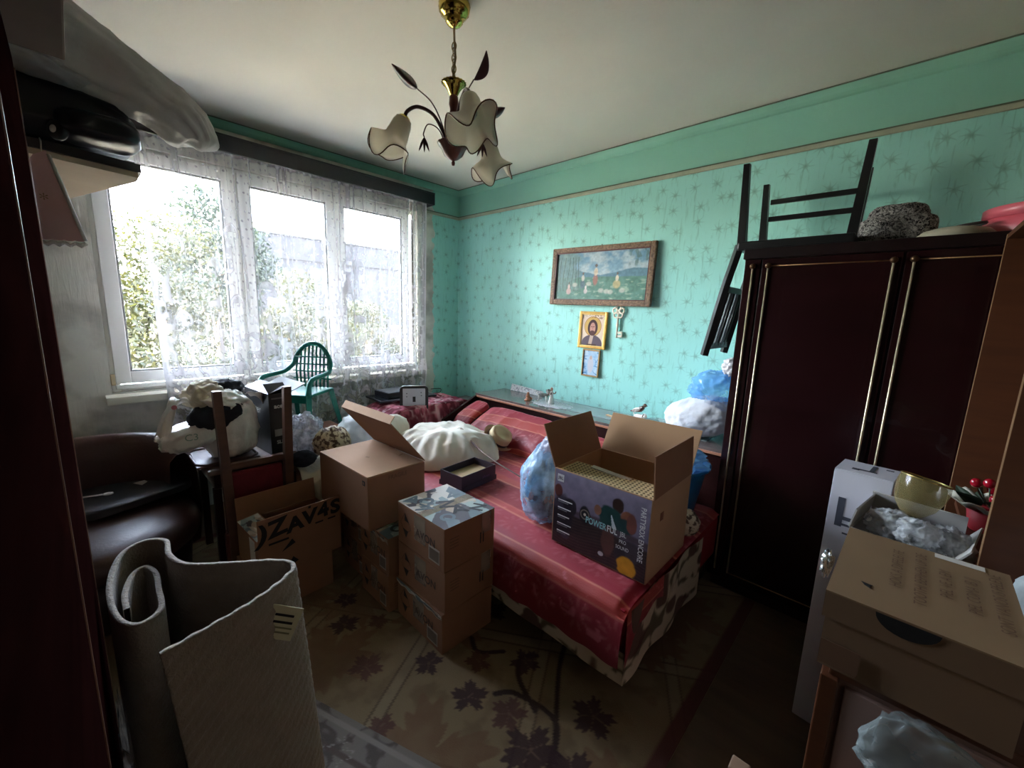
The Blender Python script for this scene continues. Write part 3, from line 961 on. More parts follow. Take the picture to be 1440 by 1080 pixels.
link('end_valance', grid_me('end_valance', X1 + 0.012 - 1.9 + 0.008 * np.sin(u_ * 19), u_ + 1.05, v_, floral(u_ + 5, v_)), FLORALM, sofa, smooth=True)
# wrapped corner of the red cover over the end
u_, v_ = np.meshgrid(np.linspace(YF - 0.01, YF + 0.30, 60), np.linspace(0.0, 1, 30))
hem_ = 0.36 - 0.16 * sstep(0.0, 0.12, YF + 0.10 - u_) + 0.015 * np.sin(u_ * 30)
zz = 0.452 + (hem_ - 0.452) * v_
link('cover_corner', grid_me('cover_corner', X1 + 0.016 - 1.9 + 0.004 * v_ + 0 * u_, u_ + 1.05, zz, cover_colour(0.25 - (0.45 - zz) + 0.0 * u_, u_)), COVERM, sofa, smooth=True)
# back cushions leaning under the shelf
def back_cushion(xa, xb, seed):
    x = np.linspace(0, 1, 160); s = np.linspace(0, 1, 60)
    U, S = np.meshgrid(x, s)
    yy = -0.74 + 0.0 * S; 
    Yg = -0.78 + 0.315 * S - 0.05 * np.sin(S * np.pi) ; Zg = 0.455 + 0.245 * S ** 0.9 - 0.05 * sstep(1.3, 2.4, xa + (xb - xa) * U) * S
    puff = 1 - np.abs(2 * U - 1) ** 8
    wr = (ridge(U * (xb - xa) * 5 + seed, S * 1.4 + seed, 0.3, 2) - 0.55) * 0.05
    Yg = Yg - 0.03 * puff * np.sin(np.pi * np.clip(S, 0, 1)) - wr
    Zg = Zg - 0.04 * (1 - puff) * S + 0.02 * wr + 0.015 * (fbm(U * 6 + seed, S) - 0.5)
    Xg = xa + (xb - xa) * U
    return grid_me('back_cushion', Xg - 1.9, Yg + 1.05, Zg, cover_colour(S * 0.38 + 0.02 - 0.05 * Xg, Xg, seed))
for a, b_, sd in ((0.83, 1.02, 2.0), (1.035, 2.5, 5.0)):
    c_ = link('back_cushion', back_cushion(a, b_, sd), COVERM, sofa, smooth=True)
    sm = c_.modifiers.new('thick', 'SOLIDIFY'); sm.thickness = 0.05; sm.offset = -1

# shelf unit behind the sofa
SHELFTOP = mat('worn_shelf_veneer', (104, 92, 88), 0.22, var=0.15, scale=2, stretch=(8, 1, 1), coat=0.3)
EDGEW = mat('light_edge_wood', (176, 120, 92), 0.4)
con = thing('headboard_shelf', 'long low shelf unit with dark top behind the red sofa', 'shelf', (1.85, -0.21, 0))
def CL(x, y, z): return (x - 1.85, y + 0.21, z)
span('top_board', CL(0.77, -0.41, 0.728), CL(2.95, -0.02, 0.750), SHELFTOP, con, bevel=0.003)
span('front_edge', CL(0.79, -0.418, 0.716), CL(2.95, -0.405, 0.732), EDGEW, con, bevel=0.003)
span('front_panel', CL(0.80, -0.385, 0.06), CL(2.94, -0.365, 0.716), DARKWOOD, con)
span('back_panel', CL(0.80, -0.04, 0.06), CL(2.94, -0.025, 0.728), DARKWOOD, con)
_sp = link('side_panel', prism([(0.41 - 0.21, 0.735), (0.80 - 0.21, 0.56), (0.84 - 0.21, 0.02), (0.02 - 0.21, 0.02), (0.02 - 0.21, 0.728)], 0, 0.022, 'side_panel'), DARKWOOD, con, loc=(0.772 - 1.85, 0, 0), rot=(R3(90), 0, R3(90)))
_sp.matrix_local = Matrix(((0, 0, 1, 0.774 - 1.85), (-1, 0, 0, 0), (0, 1, 0, 0), (0, 0, 0, 1)))
span('end_panel', CL(2.93, -0.40, 0.0), CL(2.95, -0.03, 0.728), DARKWOOD, con)
GLASSSHEET = film_mat('shelf_glass_sheet', (196, 216, 214), dens=0.28, rough=0.04, trl=0.0, scale=3, bump=0.02, lo=0.9)
gsh = span('glass_sheet', CL(1.35, -0.30, 0.7503), CL(2.80, -0.06, 0.7553), GLASSSHEET, con)

# ------------------------------------------------------------------ wardrobe with brass rods
WARD = mat('dark_red_brown_lacquer', (32, 9, 11), 0.25, var=0.25, scale=2, stretch=(1, 1, 6), coat=0.25)
WARDK = mat('dark_wardrobe_carcass', (24, 9, 10), 0.35, var=0.25, scale=3)
BRASS = mat('aged_brass', (206, 194, 160), 0.4, metal=0.6, var=0.15, scale=20)
BRASSD = mat('dark_brass_knob', (92, 68, 46), 0.4, metal=0.7)
wd = thing('wardrobe', 'dark lacquered wardrobe with brass rods on its doors', 'wardrobe', (3.56, -0.30, 0))
def WL(x, y, z): return (x - 3.56, y + 0.30, z)
span('carcass', WL(2.962, -0.55, 0.06), WL(4.15, -0.02, 1.80), WARDK, wd)
span('plinth', WL(2.98, -0.53, 0.0), WL(4.14, -0.04, 0.06), WARDK, wd)
span('top_board', WL(2.955, -0.572, 1.80), WL(4.155, -0.02, 1.848), WARDK, wd, bevel=0.004)
for k, (a, b_) in enumerate(((2.966, 3.036), (3.042, 3.548), (3.556, 4.148))):
    dn = span('door' if k else 'side_strip', WL(a, -0.57, 0.075), WL(b_, -0.551, 1.795), WARD, wd, bevel=0.003)
def brass_rod(parent, x, z0, z1):
    cx, cy, cz = parent.location
    tube('brass_rod', [(x - 3.56 - cx, -0.276 - cy, z0 - cz), (x - 3.56 - cx, -0.276 - cy, z1 - cz)], 0.0045, BRASS, parent, 8)
    lathe('rod_finial', [(0.0005, -0.013), (0.008, -0.011), (0.0135, -0.004), (0.0135, 0.004), (0.008, 0.011), (0.0005, 0.013)], BRASSD, parent, 14, loc=(x - 3.56 - cx, -0.279 - cy, z1 + 0.008 - cz))
parts = {c.name.split('.')[0] + str(i): c for i, c in enumerate(wd.children)}
doors = [c for c in wd.children if c.name.startswith('door')]
strip = [c for c in wd.children if c.name.startswith('side_strip')][0]
brass_rod(strip, 3.005, 0.12, 1.755)
brass_rod(doors[0], 3.072, 0.12, 1.755); brass_rod(doors[0], 3.522, 0.12, 1.755)
brass_rod(doors[1], 3.583, 0.12, 1.755)
for d_, xa, xb in ((doors[0], 3.072, 3.522), (doors[1], 3.583, 4.12)):
    cx, cy, cz = d_.location
    for z in (0.12, 1.762):
        tube('inlay_line', [(xa - 3.56 - cx, -0.2715 - cy, z - cz), (xb - 3.56 - cx, -0.2715 - cy, z - cz)], 0.0028, mat('thin_brass_line', (150, 116, 76), 0.4, metal=0.6), d_, 6)

# ------------------------------------------------------------------ open bookcase at the right wall
OAK = mat('orange_brown_veneer', (84, 46, 24), 0.45, var=0.2, scale=3, stretch=(1, 1, 8))
bk = thing('bookcase', 'tall open brown bookcase at the right edge of the photo', 'bookcase', (3.98, -1.01, 0))
def BL(x, y, z): return (x - 3.98, y + 1.01, z)
for yy in (-0.625, -1.425):
    sp_ = span('side_panel', BL(3.81, yy, 0.0), BL(4.155, yy + 0.022, 1.83), OAK, bk)
    cx, cy, cz = sp_.location
    box('edge_band', (3.8095 - 3.98 - cx, yy + 0.011 + 1.01 - cy, 0.915 - cz), (0.0012, 0.022, 1.83), mat('pale_edge_band', (126, 92, 62), 0.5), sp_)
span('back_board', BL(4.15, -1.40, 0.0), BL(4.165, -0.61, 1.83), OAK, bk)
for z in (0.08, 0.42, 0.82):
    span('shelf_board', BL(3.83, -1.403, z), BL(4.15, -0.603, z + 0.02), OAK, bk)
span('top_board', BL(3.81, -1.403, 1.812), BL(4.15, -0.603, 1.83), OAK, bk)

# ------------------------------------------------------------------ dark wardrobe close on the left
wl = thing('dark_wardrobe', 'tall dark wardrobe filling the left edge of the photo', 'wardrobe', (2.7, -3.23, 0))
def LL(x, y, z): return (x - 2.7, y + 3.23, z)
DW2 = mat('near_black_mahogany', (30, 11, 10), 0.85, spec=0.0, var=0.3, scale=3, stretch=(1, 1, 6))
span('carcass', LL(2.0, -3.51, 0.05), LL(3.38, -2.975, 2.055), DW2, wl, bevel=0.004)
span('plinth', LL(2.03, -3.5, 0.0), LL(3.35, -3.0, 0.05), DW2, wl)
for a, b_ in ((1.995, 2.69), (2.695, 3.385)):
    d_ = span('door', LL(a, -2.975, 0.06), LL(b_, -2.953, 2.05), DW2, wl, bevel=0.005)
    cx, cy, cz = d_.location
    box('edge_glint_strip', (a + 0.003 - 2.7 - cx, -2.9525 + 3.23 - cy, 1.05 - cz), (0.006, 0.003, 1.95), mat('painted_edge_glint', (150, 110, 90), 0.35), d_)  # window light caught on the door edge, put into the strip's colour

# ------------------------------------------------------------------ framed pictures and key on the green wall
def wall_frame(nm, label, cat, cx, cz, w, h, rz, depth, bar, fm, inner_mat, img, tilt=0.0, hook=True):
    t = thing(nm, label, cat, (cx, -0.004, cz), rot=(R3(-2.0), R3(rz), 0))
    bm = bmesh.new()
    for lo, hi in (((-w / 2, -depth, -h / 2), (-w / 2 + bar, 0, h / 2)), ((w / 2 - bar, -depth, -h / 2), (w / 2, 0, h / 2)),
                   ((-w / 2 + bar, -depth, -h / 2), (w / 2 - bar, 0, -h / 2 + bar)), ((-w / 2 + bar, -depth, h / 2 - bar), (w / 2 - bar, 0, h / 2))):
        bx(bm, [(a + b) / 2 for a, b in zip(lo, hi)], [abs(b - a) for a, b in zip(lo, hi)], bevel=bar * 0.22)
    fo = link('frame', bm_mesh('frame', bm), fm, t)
    bm = bmesh.new()
    i = bar * 0.62; i2 = bar * 1.12
    for lo, hi in (((-w / 2 + i, -depth * 0.92, -h / 2 + i), (-w / 2 + i2, -0.004, h / 2 - i)), ((w / 2 - i2, -depth * 0.92, -h / 2 + i), (w / 2 - i, -0.004, h / 2 - i)),
                   ((-w / 2 + i2, -depth * 0.92, -h / 2 + i), (w / 2 - i2, -0.004, -h / 2 + i2)), ((-w / 2 + i2, -depth * 0.92, h / 2 - i2), (w / 2 - i2, -0.004, h / 2 - i))):
        bx(bm, [(a + b) / 2 for a, b in zip(lo, hi)], [abs(b - a) for a, b in zip(lo, hi)])
    link('inner_moulding', bm_mesh('inner_moulding', bm), inner_mat, t)
    nx, ny = 200, int(200 * (h - 2 * bar) / (w - 2 * bar))
    ny = max(60, min(ny, 300))
    u, v = np.meshgrid(np.linspace(0, 1, nx), np.linspace(0, 1, ny))
    c = img(u, v, (w - 2 * bar) / (h - 2 * bar))
    link('picture', grid_me('picture', (u - 0.5) * (w - 2 * bar), np.full_like(u, -depth * 0.55), (v - 0.5) * (h - 2 * bar), c), attr_mat(nm + '_print', 0.25, spec=0.5), t)
    span('backing_board', (-w / 2 + 0.005, -depth * 0.5, -h / 2 + 0.005), (w / 2 - 0.005, 0.0, h / 2 - 0.005), mat(nm + '_backing', (120, 96, 70), 0.9), t)
    if hook:
        lathe('hanging_nail', [(0.0005, 0), (0.004, 0.001), (0.004, 0.004), (0.0015, 0.005), (0.0015, 0.02)], BRASSD, t, 8, loc=(0, -0.01, h / 2 + 0.008), rot=(R3(-90), 0, 0))
    return t

def img_meadow(u, v, asp):
    x = u * asp
    sky = lerp(lin(172, 200, 214), lin(96, 138, 166), v * 1.2 - 0.2 + 0.3 * fbm(x * 4, v * 6))
    sky = lerp(sky, lin(206, 212, 208), sstep(0.42, 0.66, fbm(x * 4 + 4, v * 6)) * 0.6)
    c = sky
    hill = 0.56 + 0.06 * np.sin(x * 4) + 0.05 * fbm(x * 6, v * 0)
    c = lerp(c, lin(84, 122, 140), sstep(0.01, -0.01, v - hill))
    mid = 0.46 + 0.04 * fbm(x * 5 + 2, v * 0)
    grass = lerp(lin(92, 140, 122), lin(58, 104, 78), fbm(x * 12, v * 14) * 1.4 - 0.2)
    grass = lerp(grass, lin(176, 196, 168), sstep(0.58, 0.7, fbm(x * 9 + 3, v * 22)) * 0.6)
    c = lerp(c, grass, sstep(0.01, -0.01, v - mid))
    tr = sstep(0.30, 0.22, u + 0.04 * np.sin(v * 20)) * sstep(0.12, 0.3, v)
    c = lerp(c, lerp(lin(72, 104, 98), lin(140, 168, 158), fbm(x * 16, v * 14)), tr * 0.8)
    for k in range(7):
        tx = 0.02 + 0.043 * k + 0.006 * math.sin(k * 5)
        c = lerp(c, lin(58, 66, 58), sstep(0.006, 0.003, np.abs(u - tx - 0.01 * np.sin(v * 6 + k))) * (v > 0.18) * (v < 0.9) * 0.8)
    c = lerp(c, lin(70, 100, 92), sstep(0.5, 0.6, fbm(x * 14, v * 10)) * sstep(0.72, 0.85, u) * sstep(0.6, 0.75, v) * 0.8)
    def fig(cx, cy, h, body, skirt, lie=0.0):
        nonlocal c
        d = np.hypot((u - cx) * asp / (h * 0.16 + lie), (v - cy - h * 0.30) / (h * 0.3))
        c = lerp(c, lin(*skirt), sstep(1.0, 0.6, d) * 0.85)
        d = np.hypot((u - cx) * asp / (h * 0.12), (v - cy - h * 0.66) / (h * 0.2))
        c = lerp(c, lin(*body), sstep(1.0, 0.75, d))
        d = np.hypot((u - cx) * asp / (h * 0.075), (v - cy - h * 0.93) / (h * 0.085))
        c = lerp(c, lin(96, 66, 50), sstep(1.0, 0.8, d))
    fig(0.47, 0.28, 0.46, (214, 190, 160), (170, 84, 66))
    fig(0.33, 0.22, 0.36, (208, 198, 180), (70, 84, 104), 0.02)
    fig(0.70, 0.22, 0.34, (224, 206, 176), (206, 180, 120), 0.05)
    fig(0.17, 0.10, 0.28, (226, 190, 176), (224, 176, 168), 0.03)
    fig(0.37, 0.12, 0.22, (226, 214, 206), (228, 210, 206), 0.02)
    for sx, sy in ((0.54, 0.2), (0.60, 0.18), (0.64, 0.17), (0.24, 0.32), (0.40, 0.34), (0.76, 0.2)):
        d = np.hypot((u - sx) * asp / 0.085, (v - sy) / 0.06)
        c = lerp(c, lin(206, 200, 184), sstep(1.0, 0.5, d) * 0.75)
    c = lerp(c, lin(150, 176, 176), 0.22 + 0 * u) * (0.75 + 0.5 * fbm(x * 26, v * 26))[..., None]
    return c
def img_icon(u, v, asp):
    c = np.broadcast_to(lin(222, 200, 176), u.shape + (3,)).copy()
    c = lerp(c, lin(196, 150, 90), sstep(0.03, 0.02, np.minimum(np.minimum(u, 1 - u), np.minimum(v, 1 - v))))
    r = np.hypot((u - 0.5), (v - 0.62) / asp)
    c = lerp(c, lin(206, 166, 92), sstep(0.36, 0.35, r)); c = lerp(c, lin(150, 84, 60), sstep(0.012, 0.005, np.abs(r - 0.36)))
    body = np.hypot((u - 0.5) / 0.46, (v - 0.06) / 0.30)
    c = lerp(c, lin(96, 82, 92), sstep(1.0, 0.95, body)); c = lerp(c, lin(196, 168, 150), sstep(0.09, 0.06, np.abs(u - 0.42 - v * 0.2)) * (body < 0.95))
    hair = np.hypot((u - 0.5) / 0.22, (v - 0.58) / 0.26)
    c = lerp(c, lin(70, 44, 44), sstep(1.0, 0.95, hair))
    face = np.hypot((u - 0.5) / 0.125, (v - 0.56) / 0.19)
    c = lerp(c, lin(190, 138, 122), sstep(1.0, 0.9, face))
    beard = np.hypot((u - 0.5) / 0.12, (v - 0.42) / 0.08)
    c = lerp(c, lin(88, 54, 50), sstep(1.0, 0.85, beard))
    for ex in (0.455, 0.545):
        c = lerp(c, lin(40, 26, 26), sstep(0.028, 0.018, np.hypot(u - ex, (v - 0.61) * 1.6)))
    c = lerp(c, lin(150, 100, 88), sstep(0.012, 0.006, np.abs(u - 0.5)) * (v > 0.52) * (v < 0.62))
    c = lerp(c, lin(130, 100, 84), (sstep(0.62, 0.7, vnoise(u * 26, v * 40)) * (v > 0.86)) * 0.8)
    c = lerp(c, lin(84, 60, 46), (np.abs(v - 0.04) < 0.02) * (np.abs(u - 0.5) < 0.2) * 1.0)
    return c
def img_blue(u, v, asp):
    c = lerp(lin(150, 190, 220), lin(206, 222, 232), fbm(u * 5, v * 7) * 1.4 - 0.2)
    c = lerp(c, lin(84, 140, 190), sstep(0.55, 0.75, ridge(u * 5, v * 7, 0.7, 2)) * sstep(0.18, 0.42, np.abs(u - 0.5) + 0.3 * np.abs(v - 0.5)))
    f_ = np.hypot((u - 0.5) / 0.22, (v - 0.42) / 0.36)
    c = lerp(c, lin(206, 200, 206), sstep(1.0, 0.8, f_) * 0.8)
    c = lerp(c, lin(196, 170, 160), sstep(1.0, 0.8, np.hypot((u - 0.5) / 0.09, (v - 0.72) / 0.09)))
    return c
CARVED = mat('carved_gilt_frame', (122, 92, 66), 0.5, var=0.55, scale=60, bump=1.0, bscale=90)
MAROON = mat('maroon_inner_frame', (84, 32, 28), 0.35)
wall_frame('painting', 'wide carved-framed painting of shepherds in a meadow', 'painting', 1.775, 1.808, 0.925, 0.465, 0.6, 0.035, 0.042, CARVED, MAROON, img_meadow)
GOLDF = mat('gold_frame', (196, 152, 74), 0.35, metal=0.4, var=0.15, scale=30)
wall_frame('icon_picture', 'gold-framed icon of a haloed bearded man', 'icon', 1.748, 1.378, 0.262, 0.30, 0.5, 0.018, 0.022, GOLDF, mat('gold_fillet', (226, 196, 120), 0.4, metal=0.3), img_icon)
BRNF = mat('thin_brown_gilt_frame', (170, 136, 84), 0.4, metal=0.2)
wall_frame('small_picture', 'small blue picture in a thin frame below the icon', 'picture', 1.748, 1.108, 0.165, 0.225, 0.5, 0.014, 0.011, BRNF, mat('dark_fillet', (96, 64, 44), 0.5), img_blue)

KEYM = mat('cream_key_ceramic', (216, 206, 184), 0.5, var=0.15, scale=30)
key = thing('key_ornament', 'cream ornamental wall key hanging beside the icon', 'ornament', (1.972, -0.006, 1.43))
def ring(bm_parts, cx, cz, r, t):
    pts = [(cx + r * math.cos(a), -0.008, cz + r * math.sin(a)) for a in np.linspace(0, 2 * math.pi, 18, endpoint=False)]
    return tube_me(pts, t, 6, 'ring', closed=True)
for k in range(5):
    a = math.pi / 2 + k * 2 * math.pi / 5
    link('bow_petal', ring(None, 0.030 * math.cos(a), 0.100 + 0.030 * math.sin(a), 0.020, 0.007), KEYM, key, smooth=True)
link('bow_centre', ring(None, 0, 0.100, 0.014, 0.006), KEYM, key, smooth=True)
lathe('shaft', [(0.0005, -0.10), (0.008, -0.10), (0.008, -0.02), (0.012, 0.0), (0.008, 0.02), (0.008, 0.055), (0.0005, 0.056)], KEYM, key, 12, loc=(0, -0.01, 0))
for z in (-0.085, -0.058):
    box('bit', (0.026, -0.010, z), (0.038, 0.012, 0.018), KEYM, key, bevel=0.003)
box('bit', (0.042, -0.010, -0.072), (0.010, 0.012, 0.046), KEYM, key, bevel=0.003)
# ------------------------------------------------------------------ chandelier
SHADE, _nt, _b = new_mat('frosted_glass_shade')
_b.inputs['Base Color'].default_value = srgb(232, 226, 210); _b.inputs['Roughness'].default_value = 0.3
_tl = N(_nt, 'ShaderNodeBsdfTranslucent'); _tl.inputs['Color'].default_value = srgb(240, 236, 224)
_ms = N(_nt, 'ShaderNodeMixShader'); _ms.inputs[0].default_value = 0.5
_nt.links.new(_b.outputs[0], _ms.inputs[1]); _nt.links.new(_tl.outputs[0], _ms.inputs[2])
_nt.links.new(_ms.outputs[0], _nt.nodes['Material Output'].inputs['Surface'])
CHWOOD = mat('red_brown_turned_wood', (96, 40, 24), 0.3, var=0.2, scale=12, coat=0.4)
CHMET = mat('dark_brown_arm_enamel', (70, 34, 28), 0.3, var=0.15, scale=12)
CHLEAF = mat('maroon_leaf_enamel', (66, 22, 24), 0.3, var=0.2, scale=20)
RIMM = mat('amber_glass_rim', (96, 66, 46), 0.25)
POLBR = mat('polished_brass', (206, 182, 92), 0.15, metal=1.0, var=0.1, scale=10)
ch = thing('chandelier', 'three-armed flower chandelier hanging from the ceiling', 'chandelier', (2.085, -1.725, H))
def flute(n, amp): return lambda r, z, a: (r * (1 + amp * math.cos(n * a)), z)
lathe('ceiling_canopy', [(0.0005, -0.001), (0.062, -0.001), (0.064, -0.012), (0.060, -0.034), (0.046, -0.048), (0.036, -0.054), (0.036, -0.066), (0.026, -0.078), (0.010, -0.084), (0.0005, -0.085)], POLBR, ch, 32, wob=flute(16, 0.02))
tube('cord', spline([(0, 0, -0.08), (0.002, 0, -0.14), (0.006, 0.002, -0.2), (-0.004, 0, -0.25), (0, 0, -0.30)], 5), 0.0045, mat('gilt_cord', (150, 124, 84), 0.5), ch, 8)
lm = None
for k in range(7):
    z = -0.155 - 0.021 * k
    pts = [(0.010 * math.cos(a), 0, 0.017 * math.sin(a)) for a in np.linspace(0, 2 * math.pi, 14, endpoint=False)]
    if lm is None:
        lm = tube_me(pts, 0.0022, 6, 'chain_link', closed=True)
    link('chain_link', lm, mat('chain_brass', (150, 128, 84), 0.35, metal=0.8) if k == 0 else None, ch, loc=(0, 0, z), rot=(0, 0, R3(90) * (k % 2) + 0.4), smooth=True)
lathe('upper_cup', [(0.010, -0.345), (0.018, -0.335), (0.026, -0.318), (0.040, -0.300), (0.052, -0.292), (0.050, -0.290), (0.036, -0.297), (0.02, -0.306), (0.0005, -0.306)], POLBR, ch, 40, wob=flute(20, 0.035))
lathe('turned_stem', [(0.012, -0.335), (0.019, -0.345), (0.020, -0.372), (0.015, -0.392), (0.017, -0.41), (0.024, -0.435), (0.031, -0.47), (0.032, -0.495), (0.026, -0.512), (0.018, -0.52), (0.018, -0.54)], CHWOOD, ch, 28)
lathe('lower_bowl', [(0.0005, -0.612), (0.006, -0.610), (0.008, -0.600), (0.005, -0.592), (0.02, -0.586), (0.040, -0.570), (0.050, -0.548), (0.066, -0.528), (0.068, -0.524), (0.05, -0.530), (0.0005, -0.532)], CHWOOD, ch, 40, wob=flute(14, 0.03))
def shade_tree(parent, tip, axis):
    """frilled tulip shade: neck at tip, opening along axis"""
    q = Vector((0, 0, -1)).rotation_difference(Vector(axis)).to_euler()
    def w(r, z, a):
        k = sstep(-0.07, -0.155, z) if not np.isscalar(z) else float(sstep(-0.07, -0.155, np.array(z)))
        f_ = math.cos(3 * a) * 0.5 + 0.28 * math.cos(5 * a + 0.7)
        return r * (1 + 0.44 * k * f_), z - 0.036 * k * (math.cos(3 * a + math.pi) + 0.4 * math.cos(5 * a))
    prof = [(0.020, 0.0), (0.030, -0.006), (0.037, -0.025), (0.041, -0.055), (0.046, -0.085), (0.056, -0.112), (0.072, -0.136), (0.092, -0.152)]
    s = link('glass_shade', lathe_me(prof, 60, 'glass_shade', w), SHADE, parent, tip, q, True)
    md = s.modifiers.new('thick', 'SOLIDIFY'); md.thickness = 0.0025
    rim = []
    for k in range(60):
        a = 2 * math.pi * k / 60
        rr, zz = w(0.092, -0.152, a)
        rim.append((rr * math.cos(a), rr * math.sin(a), zz))
    link('shade_rim', tube_me(rim, 0.0026, 6, 'shade_rim', closed=True), RIMM, s, smooth=True)
    lathe('socket_cup', [(0.0005, 0.012), (0.012, 0.012), (0.024, 0.004), (0.030, -0.008), (0.026, -0.012)], POLBR, s, 24)
    lathe('bulb', [(0.012, -0.01), (0.013, -0.04), (0.02, -0.06), (0.021, -0.078), (0.012, -0.094), (0.0005, -0.098)], mat('clear_bulb', (196, 206, 206), 0.1), s, 20)
    return s
for k, ang in enumerate((223, -22, 96)):
    d = Vector((math.cos(R3(ang)), math.sin(R3(ang)), 0))
    pts = [d * 0.03 + Vector((0, 0, -0.545)), d * 0.04 + Vector((0, 0, -0.49)), d * 0.085 + Vector((0, 0, -0.415)), d * 0.150 + Vector((0, 0, -0.385)), d * 0.195 + Vector((0, 0, -0.402)), d * 0.208 + Vector((0, 0, -0.430))]
    arm = tube('arm', spline(pts, 7), 0.0075, CHMET, ch, 10)
    tip = pts[-1] - Vector((0, 0, 0.0))
    axd = (d * 0.42 + Vector((0, 0, -0.9))).normalized()
    shade_tree(arm, tip, axd)
def leaf_me(L, Wd, curl):
    v, f = [], []
    n = 14
    for i in range(n + 1):
        t = i / n
        w_ = Wd * math.sin(math.pi * min(1, t * 0.96 + 0.02)) ** 0.8 * (1 - 0.25 * t)
        for s in (-1, -0.5, 0, 0.5, 1):
            v.append((w_ * s, curl * abs(s) * w_ * 4 - 0.10 * L * t * t, L * t))
    for i in range(n):
        for j in range(4):
            f.append((i * 5 + j, i * 5 + j + 1, (i + 1) * 5 + j + 1, (i + 1) * 5 + j))
    return pyd('leaf', v, f)
def sprig(pts, ang_leaf, L=0.085, Wd=0.022):
    st = tube('leaf_stem', spline(pts, 7), 0.0028, CHMET, ch, 8)
    d = (Vector(pts[-1]) - Vector(pts[-2])).normalized()
    q = Vector((0, 0, 1)).rotation_difference(d).to_matrix().to_4x4() @ Matrix.Rotation(ang_leaf, 4, 'Z')
    lf = link('leaf', leaf_me(L, Wd, 0.35), CHLEAF, st, smooth=True)
    lf.matrix_local = Matrix.Translation(Vector(pts[-1])) @ q
    md = lf.modifiers.new('thick', 'SOLIDIFY'); md.thickness = 0.0015
rv = Vector((0.728, 0.685, 0)); fv = Vector((-0.685, 0.728, 0))      # seen from the door: right / away
def cw(r, a, z): return rv * r + fv * a + Vector((0, 0, z))
sprig([cw(-0.03, 0, -0.54), cw(-0.045, 0.0, -0.46), cw(-0.09, 0.0, -0.37), cw(-0.155, 0, -0.315)], 0.6, 0.13, 0.024)
sprig([cw(0.02, -0.02, -0.54), cw(0.03, -0.02, -0.44), cw(0.055, -0.02, -0.34), cw(0.085, -0.02, -0.285)], 0.2, 0.115, 0.026)
sprig([cw(0.03, 0.04, -0.54), cw(0.06, 0.05, -0.47), cw(0.11, 0.05, -0.42), cw(0.15, 0.05, -0.395)], 1.2, 0.075, 0.022)
for sgn, aw in ((-1, -0.01), (1, 0.03)):
    P_ = [cw(0.03 * sgn, aw, -0.54), cw(0.06 * sgn, aw, -0.475), cw(0.105 * sgn, aw, -0.455), cw(0.125 * sgn, aw, -0.49), cw(0.122 * sgn, aw, -0.505)]
    st = tube('bud_stem', spline(P_, 6), 0.0026, CHMET, ch, 8)
    for q_ in (-0.35, 0.0, 0.4):
        b_ = link('bud', lathe_me([(0.0005, 0), (0.004, -0.012), (0.0055, -0.03), (0.003, -0.05), (0.0005, -0.06)], 10, 'bud'), CHLEAF, st, P_[-1], (0.0, q_, R3(43)), True)

# ------------------------------------------------------------------ cartons
CARD = mat('brown_cardboard', (138, 98, 70), 0.85, var=0.08, scale=4, bump=0.1, bscale=30)
CARDIN = mat('inner_cardboard', (158, 122, 88), 0.9, var=0.06, scale=4)
CARDL = mat('pale_cardboard', (176, 138, 104), 0.85, var=0.06, scale=4)
INK = mat('black_ink', (28, 24, 24), 0.7, var=0.1)
TAPEM = film_mat('packing_tape', (168, 150, 130), dens=0.55, rough=0.12, trl=0.0, scale=5, bump=0.05, lo=0.8)
WLAB = mat('white_paper_label', (214, 208, 200), 0.7, var=0.04)
DIMLAB = mat('dull_white_label', (168, 156, 142), 0.6)
GREYLAB = mat('grey_print', (110, 108, 110), 0.7)

def carton_body(parent, sx, sy, sz, m, t=0.005, open_top=True, closed=True):
    bm = bmesh.new()
    bx(bm, (0, 0, t / 2), (sx, sy, t))
    for s in (-1, 1):
        bx(bm, (s * (sx - t) / 2, 0, sz / 2), (t, sy, sz))
        bx(bm, (0, s * (sy - t) / 2, sz / 2), (sx - 2 * t, t, sz))
    return link('body', bm_mesh('body', bm), m, parent)

def flap(parent, side, sx, sy, sz, L, ang, m, t=0.004, name='flap', inset=0.002):
    """flap hinged on the top edge of a side; ang 0 = folded shut, 90 = upright, >90 = folded out"""
    a = R3(ang)
    if side in ('+x', '-x'):
        w = sy - 2 * inset
        bm = bmesh.new(); bx(bm, (-L / 2, 0, t / 2), (L, w, t))
        o = link(name, bm_mesh(name, bm), m, parent)
        s = 1 if side == '+x' else -1
        o.matrix_local = Matrix.Translation((s * sx / 2, 0, sz)) @ (Matrix.Rotation(math.pi, 4, 'Z') if s < 0 else Matrix()) @ Matrix.Rotation(a, 4, 'Y')
    else:
        w = sx - 2 * inset
        bm = bmesh.new(); bx(bm, (0, -L / 2, t / 2), (w, L, t))
        o = link(name, bm_mesh(name, bm), m, parent)
        s = 1 if side == '+y' else -1
        o.matrix_local = Matrix.Translation((0, s * sy / 2, sz)) @ (Matrix.Rotation(math.pi, 4, 'Z') if s < 0 else Matrix()) @ Matrix.Rotation(-a, 4, 'X')
    return o

